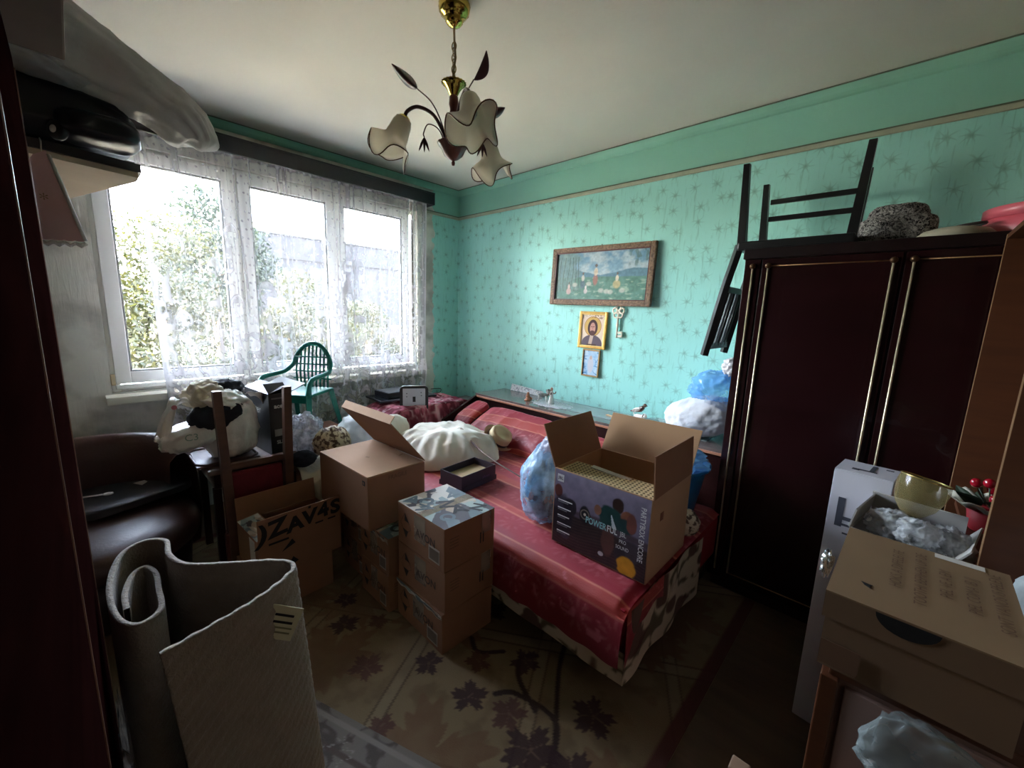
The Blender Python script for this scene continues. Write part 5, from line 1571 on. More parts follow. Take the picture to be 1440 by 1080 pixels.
plate('paper_scrap', [(-0.03, 0), (0.05, -0.015), (0.03, 0.03), (-0.01, 0.045)], WLAB, bc, (0.02, 0.05, 0.064), (0, 0, 0.3))
hk = thing('white_hook', 'small white plastic ring-ended hook on the black case', 'hook', (0.70, -2.905, 0.492), rz=R3(75))
WPL = mat('white_plastic', (226, 226, 222), 0.35, var=0.02)
tube('hook_stem', [(-0.08, 0, 0.008), (0.0, 0, 0.008)], 0.004, WPL, hk, 8)
link('hook_ring', tube_me([(0.016 + 0.016 * math.cos(a), 0.012 * math.sin(a), 0.008) for a in np.linspace(0, 2 * math.pi, 16, endpoint=False)], 0.005, 8, 'hook_ring', closed=True), WPL, hk, smooth=True)

# ------------------------------------------------------------------ small table, bag, monitor carton, upturned chair
GB = mat('grey_brown_table_edge', (112, 92, 82), 0.5, var=0.12, scale=8)
stb = thing('side_table', 'small table with grey-brown top under the white carrier bag', 'table', (0.80, -2.285, 0))
bm = bmesh.new(); bx(bm, (0, 0, 0), (0.46, 0.46, 0.032), bevel=0.012)
link('tabletop', bm_mesh('tabletop', bm), GB, stb, (0, 0, 0.60))
span('apron', (-0.2, -0.2, 0.50), (0.2, 0.2, 0.584), DARKWOOD, stb)
for sx_ in (-1, 1):
    for sy_ in (-1, 1):
        span('leg', (sx_ * 0.19 - 0.018, sy_ * 0.19 - 0.018, 0.0), (sx_ * 0.19 + 0.018, sy_ * 0.19 + 0.018, 0.50), DARKWOOD, stb)
tr_ = thing('serving_tray', 'dark round-cornered tray beneath the white carrier bag', 'tray', (0.80, -2.40, 0.6165))
bm = bmesh.new(); bx(bm, (0, 0, 0.006), (0.34, 0.30, 0.012), bevel=0.005); link('tray_base', bm_mesh('tray_base', bm), LEATH, tr_)
link('tray_rim', tube_me([(0.165 * c_, 0.145 * s_, 0.016) for c_, s_ in [(max(-1, min(1, 1.25 * math.cos(a))), max(-1, min(1, 1.25 * math.sin(a)))) for a in np.linspace(0, 2 * math.pi, 40, endpoint=False)]], 0.007, 8, 'tray_rim', closed=True), LEATH, tr_, smooth=True)

BAGW = mat('white_carrier_plastic', (222, 216, 208), 0.35, var=0.05, scale=8, bump=0.6, bscale=22)
wb = thing('carrier_bag', 'stuffed white carrier bag spilling dark clothes on the small table', 'bag', (0.825, -2.40, 0.632), rz=R3(8))
def bagshape(x, y, z, T_, Ph):
    k = np.clip((z + 0.17) / 0.34, 0, 1)
    s = 1.0 + 0.10 * np.sin(k * 3.1) - 0.05 * k
    return x * s, y * s, z
link('bag_body', blob_me(rad=(0.115, 0.125, 0.175), seed=4, amp=0.07, freq=2.2, e=0.65, res=50, crease=0.16, cfreq=2.2, shape=bagshape, flat=-0.165), BAGW, wb, (0.02, 0.035, 0.17), (0, 0, 0), True)
link('side_flap', blob_me(rad=(0.10, 0.14, 0.065), seed=9, amp=0.14, freq=2.4, e=0.7, res=30, crease=0.18, cfreq=2.5), BAGW, wb, (0.05, -0.155, 0.165), (R3(12), 0, 0), True)
NAVY = mat('dark_navy_cloth', (24, 25, 34), 0.9, var=0.2, scale=14, bump=0.3)
CREAMC = mat('cream_cloth', (206, 196, 172), 0.9, var=0.06, scale=10, bump=0.3)
link('dark_garment', blob_me(rad=(0.09, 0.13, 0.075), seed=6, amp=0.2, freq=3, res=30, crease=0.2), NAVY, wb, (0.09, -0.05, 0.265), (0.3, 0.2, 0), True)
link('dark_garment', blob_me(rad=(0.10, 0.12, 0.07), seed=7, amp=0.25, freq=3, res=30, crease=0.25), NAVY, wb, (-0.03, 0.02, 0.36), (0.2, 0, 0.4), True)
link('cream_garment', blob_me(rad=(0.09, 0.09, 0.055), seed=8, amp=0.3, freq=3, res=30, crease=0.35), CREAMC, wb, (0.03, -0.085, 0.375), (0.5, 0.3, 0), True)
link('white_garment', blob_me(rad=(0.10, 0.12, 0.045), seed=12, amp=0.3, freq=3, res=30, crease=0.35), BAGW, wb, (0.06, 0.0, 0.345), (-0.2, 0.3, 0), True)
for q_, (dx, dy, dz) in enumerate(((0.06, -0.16, 0.36), (0.08, 0.13, 0.345))):
    n = 26
    u, v = np.meshgrid(np.linspace(-1, 1, n), np.linspace(0, 1, n))
    sgn = -1 if q_ == 0 else 1
    X_ = dx + 0.025 * np.sin(v * 7 + u * 2); Y_ = dy + sgn * (0.02 + 0.10 * v) + u * 0.035 * (1 - 0.4 * v); Z_ = dz + 0.06 * v - 0.24 * v * v + 0.012 * np.sin(u * 6)
    hd = link('bag_handle', grid_me('bag_handle', X_, Y_, Z_), BAGW, wb, smooth=True)
    hd.modifiers.new('thick', 'SOLIDIFY').thickness = 0.003
GRNPR = mat('faded_green_print', (136, 160, 146), 0.6)
text('bag_lettering', 'C3', 0.05, GRNPR, wb, (0.152, -0.185, 0.175), (R3(90), 0, R3(80)))
REDPR = mat('pale_red_print', (196, 110, 116), 0.6)
plate('red_mark', [(0.012 * math.cos(a), 0.012 * math.sin(a)) for a in np.linspace(0, 6.28, 14, endpoint=False)], REDPR, wb, (0.10, -0.23, 0.335), (R3(90), 0, R3(85)))

ab = thing('black_monitor_carton', 'black computer carton with white lettering beside the carrier bag', 'carton', (0.79, -2.148, 0.6165), rz=R3(5))
ABM = mat('black_gloss_card', (24, 24, 27), 0.35, var=0.15, scale=6)
sx, sy, sz = 0.36, 0.115, 0.365
carton_body(ab, sx, sy, sz, ABM, t=0.005)
flap(ab, '-y', sx, sy, sz, 0.10, 20, ABM); flap(ab, '+y', sx, sy, sz, 0.11, 155, ABM); flap(ab, '+x', sx, sy, sz, 0.09, 35, ABM)
M_ = on_face('+x', sx, sy, sz)
WPR = mat('silver_white_print', (196, 196, 194), 0.5)
deco_text(ab, M_, 'acer', 0.036, 0.058, sz * 0.80, WPR, 0, bold=0.0012)
deco(ab, M_, rect(0.075, 0.042, 0.060, sz * 0.36), mat('grey_label', (150, 148, 142), 0.6), 'paper_label')
deco_text(ab, M_, 'SLIM', 0.030, 0.06, sz * 0.20, WPR, 0, bold=0.0008)
deco(ab, M_, rect(0.06, 0.008, 0.045, sz * 0.93), GREYLAB, 'small_print')
deco_text(ab, on_face('-y', sx, sy, sz), 'acer', 0.07, sx * 0.5, sz * 0.7, WPR, 0)

CHW = mat('brown_chair_wood', (92, 58, 40), 0.45, var=0.15, scale=5, stretch=(1, 1, 8))
uc = thing('upturned_chair', 'upturned wooden chair with red upholstery, its legs pointing up', 'chair', (1.12, -2.31, 0))
for yy, y2, zt in ((-0.152, -0.138, 1.06), (0.175, 0.12, 1.05)):
    bm = bmesh.new()
    bmesh.ops.create_cube(bm, size=1.0)
    for v_ in bm.verts:
        top_ = v_.co.z > 0
        w_ = 0.019 if top_ else 0.024
        v_.co = Vector((math.copysign(w_, v_.co.x) + (0.0 if top_ else 0.055), math.copysign(w_, v_.co.y) + (yy if top_ else y2), zt if top_ else 0.012))
    link('leg', bm_mesh('leg', bm), CHW, uc)
REDUP = mat('dark_red_upholstery', (112, 22, 34), 0.8, var=0.12, scale=20, bump=0.15)
bm = bmesh.new(); bx(bm, (0.012, -0.005, 0.47), (0.035, 0.25, 0.30), bevel=0.012); link('back_pad', bm_mesh('back_pad', bm), REDUP, uc)
bm = bmesh.new(); bx(bm, (0.045, -0.03, 0.19), (0.03, 0.30, 0.24), bevel=0.012); link('top_rail', bm_mesh('top_rail', bm), mat('red_brown_rail', (98, 48, 34), 0.4, var=0.15), uc)
span('seat_rail', (-0.02, -0.14, 0.635), (0.012, 0.145, 0.665), CHW, uc)

# ------------------------------------------------------------------ pile by the green chair
sup = thing('support_carton', 'brown carton under the green chair and the cloth pile', 'carton', (0.70, -1.85, 0.0))
sx, sy, sz = 0.70, 0.38, 0.50
span('body', (-sx / 2, -sy / 2, 0), (sx / 2, sy / 2, sz - 0.006), CARD, sup, bevel=0.004)
span('top_flap', (-sx / 2, -sy / 2, sz - 0.006), (sx / 2, -0.002, sz), CARD, sup)
span('top_flap', (-sx / 2, 0.002, sz - 0.006), (sx / 2, sy / 2, sz), CARD, sup)
bk2 = thing('brown_box', 'reddish-brown box behind the clear plastic bag under the green chair', 'box', (0.42, -1.80, 0.5005))
span('body', (-0.09, -0.20, 0), (0.09, 0.22, 0.075), mat('red_brown_card', (112, 66, 48), 0.7), bk2, bevel=0.004)
span('lid', (-0.094, -0.204, 0.075), (0.094, 0.224, 0.092), mat('red_brown_card_lid', (124, 74, 54), 0.7), bk2, bevel=0.004)

GRN = mat('teal_green_plastic', (22, 128, 112), 0.32, var=0.06, scale=4)
gch = thing('green_chair', 'small teal-green plastic armchair perched by the window', 'chair', (0.46, -1.83, 0.594), rz=R3(-52))
def arch(t): return t
# back shell with hoop; facing +x
hoop = []
for a in np.linspace(0, math.pi, 21):
    hoop.append((-0.145 - 0.035 * math.sin(a), 0.155 * math.cos(a), 0.40 + 0.225 * math.sin(a)))
armL = [(0.19, 0.17, 0.30), (0.175, 0.18, 0.385), (0.12, 0.182, 0.41), (0.0, 0.175, 0.415)]
armR = [(x, -y, z) for x, y, z in armL]
path = spline(armL + [(-0.09, 0.168, 0.425)] + [h_ for h_ in hoop[2:-2]] + [(-0.09, -0.168, 0.425)] + armR[::-1], 4)
rl = link('back_hoop', tube_me(path, 0.0165, 10, 'back_hoop'), GRN, gch, smooth=True)
bm = bmesh.new(); bx(bm, (0.0, 0, 0.285), (0.33, 0.32, 0.022), bevel=0.009); link('seat', bm_mesh('seat', bm), GRN, gch)
span('seat_apron', (0.145, -0.155, 0.235), (0.162, 0.155, 0.28), GRN, gch, bevel=0.004)
for k in range(9):
    yy = -0.12 + 0.03 * k
    zt = 0.40 + 0.225 * math.sqrt(max(0.0, 1 - (yy / 0.155) ** 2)) - 0.005
    tube('back_slat', [(-0.148, yy, 0.285), (-0.150, yy * 1.05, 0.42), (-0.150 - 0.03 * (zt - 0.4) / 0.22, yy, zt)], 0.0075, GRN, gch, 6)
for k in range(4):
    z = 0.36 + 0.055 * k
    hw = 0.15 * math.sqrt(max(0.0, 1 - ((z - 0.40) / 0.235) ** 2)) if z > 0.4 else 0.15
    tube('back_crossbar', [(-0.149, -hw, z), (-0.156, 0, z), (-0.149, hw, z)], 0.006, GRN, gch, 6)
for sx_ in (-1, 1):
    for sy_ in (-1, 1):
        taper_leg('leg', (sx_ * 0.145, sy_ * 0.145, 0.285), (sx_ * 0.20 if sx_ > 0 else -0.215, sy_ * 0.175, 0.0), 0.024, 0.019, GRN, gch)
        if sx_ > 0:
            taper_leg('arm_post', (0.155, sy_ * 0.155, 0.28), (0.182, sy_ * 0.176, 0.385), 0.021, 0.018, GRN, gch)

cc = thing('cream_cloth', 'cream cloth draped over the carton beside the upturned chair', 'cloth', (1.08, -1.90, 0))
u, v = np.meshgrid(np.linspace(0, 1, 90), np.linspace(0, 1, 80))
fold_ = 0.022 * np.sin(u * 17 + 3 * fbm(u * 3, v * 2)) * sstep(0.25, 0.7, v) + 0.012 * np.sin(u * 37)* sstep(0.3, 0.8, v)
dr = sstep(0.30, 0.48, v)
Xc = -0.18 + 0.62 * np.minimum(v, 0.36) + 0.03 * dr + fold_ + 0.05 * v * dr
Zc = 0.515 + 0.05 * fbm(u * 5, v * 5) * (1 - dr) - 0.48 * np.clip(v - 0.38, 0, 1) * (0.75 + 0.3 * fbm(u * 3, u * 0 + 1)) + 0.018 * np.sin(u * 9 + v * 8)
Yc = -0.20 + 0.40 * u + 0.03 * (v - 0.5) * np.sin(u * 9)
ccm = link('drape', grid_me('drape', Xc, Yc, Zc), CREAMC, cc, smooth=True)
ccm.modifiers.new('thick', 'SOLIDIFY').thickness = 0.006
FLOM, _nt, _b = new_mat('brown_floral_cloth')
_n = N(_nt, 'ShaderNodeTexNoise'); _n.inputs['Scale'].default_value = 38; _n.inputs['Detail'].default_value = 3
_tc = N(_nt, 'ShaderNodeTexCoord'); _nt.links.new(_tc.outputs['Object'], _n.inputs['Vector'])
_rp = N(_nt, 'ShaderNodeValToRGB'); _rp.color_ramp.elements[0].position = 0.44; _rp.color_ramp.elements[0].color = srgb(92, 66, 48)
_rp.color_ramp.elements[1].position = 0.52; _rp.color_ramp.elements[1].color = srgb(206, 190, 160)
_nt.links.new(_n.outputs['Fac'], _rp.inputs['Fac']); _nt.links.new(_rp.outputs['Color'], _b.inputs['Base Color'])
fb = blob('floral_bundle', FLOM, None, (1.07, -1.875, 0.655), rad=(0.10, 0.115, 0.10), seed=3, amp=0.15, freq=2.5, crease=0.12, res=34)
tag(fb, 'brown and cream floral cloth bundle beside the clear plastic bag', 'cloth')
pb = blob('clear_bag', film_mat('crinkled_clear_plastic', (206, 208, 216), dens=0.75, rough=0.12, trl=0.25, scale=22, bump=1.2, lo=0.35), None, (0.94, -1.985, 0.685), rad=(0.12, 0.115, 0.135), seed=11, amp=0.28, freq=3.2, crease=0.35, cfreq=4, res=40)
tag(pb, 'crinkled clear plastic bag heaped under the green chair', 'bag')
dk = blob('dark_bundle', mat('dark_blue_black_cloth', (30, 34, 46), 0.8, var=0.3, scale=12), None, (1.10, -2.06, 0.60), rad=(0.07, 0.075, 0.045), seed=5, amp=0.2, freq=3, res=24)
tag(dk, 'small dark blue cloth bundle on the cream cloth', 'cloth')
def wbshape(x, y, z, T_, Ph):
    return x, y, z
wt = blob('white_bag', film_mat('milky_white_plastic', (220, 226, 228), dens=0.92, rough=0.22, trl=0.35, scale=9, bump=0.5, lo=0.8), None, (1.02, -1.66, 0.665), rad=(0.165, 0.13, 0.135), rot=(0, R3(18), 0), seed=14, amp=0.12, freq=2.2, crease=0.16, cfreq=2.4, res=40)
tag(wt, 'milky white plastic bag behind the big cardboard box', 'bag')

# ------------------------------------------------------------------ low cabinet in the far corner with cloth and devices
lc = thing('low_cabinet', 'low dark cabinet with a grey top in the corner below the window', 'cabinet', (0.44, -0.70, 0))
GTOP = mat('grey_veneer_top', (122, 116, 112), 0.35, var=0.06)
span('body', (-0.24, -0.62, 0.05), (0.25, 0.66, 0.555), DARKWOOD, lc)
span('top_board', (-0.26, -0.64, 0.555), (0.27, 0.68, 0.58), GTOP, lc, bevel=0.003)
span('plinth', (-0.22, -0.60, 0.0), (0.23, 0.64, 0.05), DARKWOOD, lc)
for a, b_ in ((-0.61, 0.015), (0.025, 0.65)):
    d_ = span('door', (0.251, a, 0.06), (0.266, b_, 0.545), DARKWOOD, lc, bevel=0.002)
    box('handle', (0.013, 0.2 * (1 if a < -0.1 else -1), 0.12), (0.012, 0.09, 0.012), BRASSD, d_, bevel=0.003)
def red_cloth():
    nx, ny = 130, 90
    u, v = np.meshgrid(np.linspace(0, 1, nx), np.linspace(0, 1, ny))      # u along y, v towards the room
    Y = -0.46 + 0.92 * u
    X = -0.22 + 0.60 * v
    e = np.minimum(np.minimum(u, 1 - u) * 6, np.minimum(v * 5, 3))
    Z = 0.115 * np.clip(e, 0, 1) ** 0.6 * (0.75 + 0.45 * fbm(u * 4, v * 3)) + 0.02 * (ridge(u * 6, v * 4, 0.5, 2) - 0.4)
    Z = np.maximum(Z, 0.004)
    over = sstep(0.80, 1.0, v)
    X = X - 0.05 * over; Z = Z - 0.17 * over * over
    X = np.where(v > 0.8, np.maximum(X, 0.285), X) + 0.012 * np.sin(u * 30) * over
    c = lerp(lin(110, 34, 50), lin(176, 92, 108), sstep(0.42, 0.62, fbm(u * 22, v * 16)))
    c = lerp(c, lin(206, 170, 172), sstep(0.60, 0.78, ridge(u * 12, v * 9, 1.5, 2)) * 0.7)
    return grid_me('red_cloth', X, Y, Z, c)
rc = link('red_blanket', red_cloth(), attr_mat('red_patterned_weave', 0.9, bump=0.3), loc=(0.44, -0.82, 0.5815), smooth=True)
rc.modifiers.new('thick', 'SOLIDIFY').thickness = 0.006
tag(rc, 'folded red and pink patterned blanket on the low cabinet', 'blanket')
dv = thing('disc_player', 'flat black device with grey lid on the red blanket', 'device', (0.28, -0.96, 0.718), rz=R3(4))
span('body', (-0.11, -0.14, 0.0), (0.11, 0.15, 0.045), mat('black_device_plastic', (30, 31, 35), 0.35), dv, bevel=0.005)
span('lid', (-0.105, -0.135, 0.045), (0.105, 0.145, 0.050), mat('grey_device_lid', (112, 114, 126), 0.3), dv, bevel=0.002)
span('slot', (0.1102, -0.1, 0.02), (0.1112, 0.09, 0.03), mat('slot_black', (8, 8, 9), 0.3), dv)
d2 = thing('flat_tablet', 'thin dark tablet-like device under the disc player', 'device', (0.33, -0.93, 0.700), rz=R3(-3))
span('body', (-0.16, -0.26, 0.0), (0.14, 0.30, 0.017), mat('dark_slate_device', (36, 38, 46), 0.35), d2, bevel=0.004)
span('screen', (-0.145, -0.245, 0.017), (0.125, 0.285, 0.0176), mat('device_screen', (58, 62, 74), 0.15), d2)
tube('cable', spline([(0.05, 0.30, 0.012), (0.09, 0.36, 0.02), (0.02, 0.42, 0.04), (-0.06, 0.36, 0.03)], 6), 0.003, BLK, d2, 6)
sq = thing('square_panel_lamp', 'square black-framed panel with a silver face standing on the blanket', 'appliance', (0.665, -1.005, 0.648), rz=R3(-33))
def rrect(w, h, r, n=6):
    out = []
    for cx, cy, a0 in ((w / 2 - r, h / 2 - r, 0), (-w / 2 + r, h / 2 - r, 90), (-w / 2 + r, -h / 2 + r, 180), (w / 2 - r, -h / 2 + r, 270)):
        for k in range(n + 1):
            a = R3(a0 + 90 * k / n); out.append((cx + r * math.cos(a), cy + r * math.sin(a)))
    return out
MQ = Matrix(((0, 0, 1, 0), (1, 0, 0, 0), (0, 1, 0, 0.108), (0, 0, 0, 1)))
FRB = mat('black_rounded_frame', (22, 18, 20), 0.3, var=0.1)
o = link('frame', prism(rrect(0.235, 0.215, 0.035), -0.022, 0.012, 'frame'), FRB, sq); o.matrix_local = MQ
o = link('silver_face', prism(rrect(0.185, 0.150, 0.006), 0.0125, 0.0145, 'silver_face'), mat('silver_grey_face', (190, 194, 202), 0.4, var=0.03), sq); o.matrix_local = MQ @ Matrix.Translation((0, 0.012, 0))
o = link('dark_window', prism(rect(0.024, 0.046, 0.0, 0.0), 0.015, 0.0165, 'dark_window'), FRB, sq); o.matrix_local = MQ @ Matrix.Translation((0.0, -0.005, 0))
for px_, py_ in ((-0.06, 0.045), (-0.06, 0.018), (0.058, 0.052), (0.060, 0.026)):
    o = link('button', prism([(0.006 * math.cos(a), 0.004 * math.sin(a)) for a in np.linspace(0, 6.28, 10, endpoint=False)], 0.015, 0.0165, 'button'), SLATE, sq); o.matrix_local = MQ @ Matrix.Translation((px_, py_, 0))
gk = blob('grey_throw', mat('grey_fluffy_throw', (150, 144, 138), 0.95, var=0.15, scale=20, bump=0.6, sheen=0.4), None, (0.40, -1.42, 0.60), rad=(0.18, 0.09, 0.10), seed=22, amp=0.2, freq=2.5, res=30)
tag(gk, 'grey fluffy throw at the window end of the red blanket', 'throw')
gks = thing('stool', 'low dark stool hidden under the grey throw', 'stool', (0.40, -1.43, 0))
span('seat', (-0.15, -0.075, 0.47), (0.15, 0.075, 0.50), DARKWOOD, gks)
for sx_ in (-1, 1):
    for sy_ in (-1, 1):
        span('leg', (sx_ * 0.13 - 0.014, sy_ * 0.055 - 0.014, 0), (sx_ * 0.13 + 0.014, sy_ * 0.055 + 0.014, 0.47), DARKWOOD, gks)

# ------------------------------------------------------------------ bedding on the sofa
SHEET = mat('off_white_cotton', (214, 206, 190), 0.9, var=0.05, scale=5, bump=0.2, bscale=40, sheen=0.2)
def mound(sx, sy, h, seed, cr=0.035):
    r, a = np.meshgrid(np.linspace(0.0, 1, 90), np.linspace(0, 2 * np.pi, 181))
    u, v = r * np.cos(a), r * np.sin(a)
    hh = np.clip(1 - r ** 2.4, 0, 1) ** 0.5
    Z = h * hh * (0.80 + 0.5 * (fbm(u * 1.6 + seed, v * 1.6 + seed) - 0.3))
    wr = (ridge(u * 1.7 + seed, v * 1.7 + 2, 0.2, 2) - 0.5) * cr + 0.014 * np.sin(a * 19 + 5 * fbm(u * 3 + 4, v * 3 + 4)) * sstep(0.45, 0.95, r)
    Z = np.maximum(Z + wr * sstep(1.0, 0.85, r), 0.002)
    sq = (np.abs(np.cos(a)) ** 3.2 + np.abs(np.sin(a)) ** 3.2) ** (-1 / 3.2)
    sk = sq * (1 + 0.035 * np.sin(a * 9 + seed) * r)
    return grid_me('sheet', u * sx * sk, v * sy * sk, Z)
hp = link('bedding_heap', mound(0.37, 0.34, 0.235, 3.0, 0.05), SHEET, loc=(1.25, -1.10, 0.468), rot=(0, 0, R3(-12)), smooth=True)
tag(hp, 'off-white bedding heap bundled on the left end of the sofa', 'bedding')
pl = blob('white_pillow', SHEET, None, (0.83, -1.36, 0.575), rad=(0.09, 0.19, 0.115), rot=(0, R3(-12), R3(8)), seed=7, amp=0.05, freq=2, e=0.75, crease=0.08, res=34)
tag(pl, 'small white pillow behind the bedding heap', 'pillow')
hat = thing('straw_hat', 'cream hat with a black band on the sofa beside the bedding', 'hat', (1.43, -0.80, 0.472), rot=(R3(28), R3(34), R3(40)))
HATM = mat('cream_felt_hat', (206, 184, 146), 0.85, var=0.06, scale=8)
HATP = mat('tan_hat_side', (190, 146, 116), 0.85, var=0.06)
lathe('crown', [(0.075, 0.0), (0.082, 0.03), (0.080, 0.075), (0.072, 0.095), (0.05, 0.088), (0.02, 0.078), (0.0005, 0.078)], HATM, hat, 32, wob=lambda r, z, a: (r * (1 + 0.10 * math.cos(2 * a)), z))
lathe('brim', [(0.078, 0.004), (0.095, 0.0), (0.115, 0.008), (0.117, 0.011), (0.095, 0.005), (0.078, 0.009)], HATP, hat, 32, wob=lambda r, z, a: (r * (1 + 0.10 * math.cos(2 * a)), z + 0.02 * max(0, r - 0.09) / 0.025 * abs(math.cos(a))))
lathe('band', [(0.0825, 0.012), (0.0845, 0.03), (0.0845, 0.040)], mat('black_ribbon', (26, 24, 26), 0.6), hat, 32, wob=lambda r, z, a: (r * (1 + 0.10 * math.cos(2 * a)), z))
hat.location = (1.47, -0.80, 0.545)
rod = thing('thin_rod', 'thin dark metal rod lying across the bedding and dark box', 'rod', (1.70, -1.14, 0.0))
tube('shaft', spline([(-0.30, 0.055, 0.655), (-0.12, 0.02, 0.595), (0.10, -0.01, 0.555), (0.36, -0.02, 0.52), (0.62, -0.04, 0.478)], 6), [0.006] * 8 + [0.0045] * 17, mat('dull_metal_rod', (110, 96, 92), 0.35, metal=0.7), rod, 8)
lathe('tip', [(0.0005, 0), (0.010, 0.006), (0.011, 0.03), (0.006, 0.05)], BRASSD, rod, 12, loc=(-0.33, 0.06, 0.662), rot=(0, R3(105), 0))

# ------------------------------------------------------------------ blue bags, tub and pillow at the right end
BLUEF = film_mat('blue_plastic', (110, 176, 226), dens=0.8, rough=0.15, trl=0.3, scale=12, bump=0.9, lo=0.55)
def sack(x, y, z, T_, Ph):
    k = np.clip((z + 0.2) / 0.4, 0, 1)
    s = 1.05 - 0.42 * sstep(0.62, 1.0, k)
    return x * s, y * s, z
MULTI, _nt, _b = new_mat('assorted_clothes')
_n = N(_nt, 'ShaderNodeTexVoronoi'); _n.inputs['Scale'].default_value = 20
_tc = N(_nt, 'ShaderNodeTexCoord'); _nt.links.new(_tc.outputs['Object'], _n.inputs['Vector'])
_rp = N(_nt, 'ShaderNodeValToRGB'); _rp.color_ramp.interpolation = 'CONSTANT'
for q_, (p_, c_) in enumerate(((0.0, (70, 104, 120)), (0.22, (196, 186, 176)), (0.42, (96, 160, 200)), (0.6, (64, 60, 74)), (0.75, (150, 120, 120)), (0.88, (160, 204, 226)))):
    e_ = _rp.color_ramp.elements[q_] if q_ < 2 else _rp.color_ramp.elements.new(p_)
    e_.position = p_; e_.color = srgb(*c_)
_nt.links.new(_n.outputs['Color'], _rp.inputs['Fac']); _nt.links.new(_rp.outputs['Color'], _b.inputs['Base Color'])
b1 = thing('blue_sack', 'tall blue plastic sack of clothes left of the loudspeaker carton', 'bag', (2.37, -1.33, 0.462), rz=R3(10))
link('film', blob_me(rad=(0.115, 0.135, 0.205), seed=31, amp=0.08, freq=2.2, e=0.8, crease=0.14, cfreq=2.6, res=40, shape=sack, flat=-0.19), film_mat('blue_clear_sack', (168, 206, 232), dens=0.8, rough=0.14, trl=0.3, scale=14, bump=0.9, lo=0.25), b1, (0, 0, 0.195), (0, 0, 0), True)
link('clothes', blob_me(rad=(0.10, 0.12, 0.165), seed=32, amp=0.1, freq=3, res=30, shape=sack, flat=-0.15), MULTI, b1, (0, 0, 0.165), (0, 0, 0), True)
link('tied_neck', blob_me(rad=(0.05, 0.055, 0.055), seed=33, amp=0.3, freq=3, crease=0.4, res=24), film_mat('white_bag_neck', (216, 212, 224), dens=0.9, rough=0.2, trl=0.3, scale=20), b1, (0.02, 0.0, 0.375), (0.2, 0.3, 0), True)

TUBM = mat('blue_tub_plastic', (26, 118, 172), 0.35, var=0.06, scale=5)
tub = thing('blue_tub', 'round blue plastic tub heaped with bags behind the speaker carton', 'tub', (2.72, -0.74, 0.464))
lathe('tub_wall', [(0.0005, 0.0), (0.17, 0.0), (0.185, 0.012), (0.225, 0.245), (0.245, 0.252), (0.247, 0.262), (0.232, 0.265), (0.222, 0.255), (0.180, 0.018), (0.0005, 0.014)], TUBM, tub, 48)
tb1 = blob('blue_bag', film_mat('pale_blue_film', (140, 196, 232), dens=0.92, rough=0.15, trl=0.3, scale=10, bump=0.7, lo=0.7), None, (2.73, -0.74, 0.745), rad=(0.205, 0.195, 0.075), seed=41, amp=0.22, freq=2.6, crease=0.35, cfreq=3, res=44)
tag(tb1, 'pale blue crumpled bag filling the blue tub', 'bag')
PRT = blob('printed_bag', MULTI, None, (2.485, -0.88, 0.56), rad=(0.045, 0.12, 0.10), seed=42, amp=0.15, freq=3, res=26)
tag(PRT, 'small printed bag of red, white and blue beside the tub', 'bag')
pil = blob('crinkled_pillow', mat('white_crinkled_cotton', (206, 206, 210), 0.9, var=0.05, scale=6, bump=0.8, bscale=26), None, (2.725, -0.215, 0.885), rad=(0.215, 0.165, 0.125), rot=(0, R3(-14), 0), seed=51, amp=0.06, freq=2.2, e=0.85, crease=0.10, cfreq=3.5, res=44)
tag(pil, 'white crinkled pillow on the right end of the shelf unit', 'pillow')
bb2 = blob('blue_film_bag', film_mat('bright_blue_film', (120, 182, 238), dens=0.7, rough=0.12, trl=0.4, scale=9, bump=0.8, lo=0.5), None, (2.79, -0.20, 1.08), rad=(0.155, 0.14, 0.105), rot=(0, R3(-14), 0), seed=52, amp=0.15, freq=2.4, crease=0.25, cfreq=2.6, res=40)
tag(bb2, 'bright blue plastic bag on top of the crinkled pillow', 'bag')
pls = blob('white_ruffle', mat('white_ruffled_fabric', (214, 210, 212), 0.9, var=0.1, scale=20, bump=0.5), None, (2.885, -0.22, 1.215), rad=(0.065, 0.07, 0.055), seed=53, amp=0.3, freq=4, crease=0.4, res=30)
tag(pls, 'white ruffled cloth topping the blue bag by the wardrobe', 'cloth')
rag = blob('patterned_rag', FLOM, None, (2.90, -1.00, 0.525), rad=(0.07, 0.075, 0.06), seed=54, amp=0.2, freq=3, res=26)
rag.location = (2.955, -0.985, 0.53)
tag(rag, 'patterned cloth bundle beside the right end of the sofa below the tub', 'cloth')

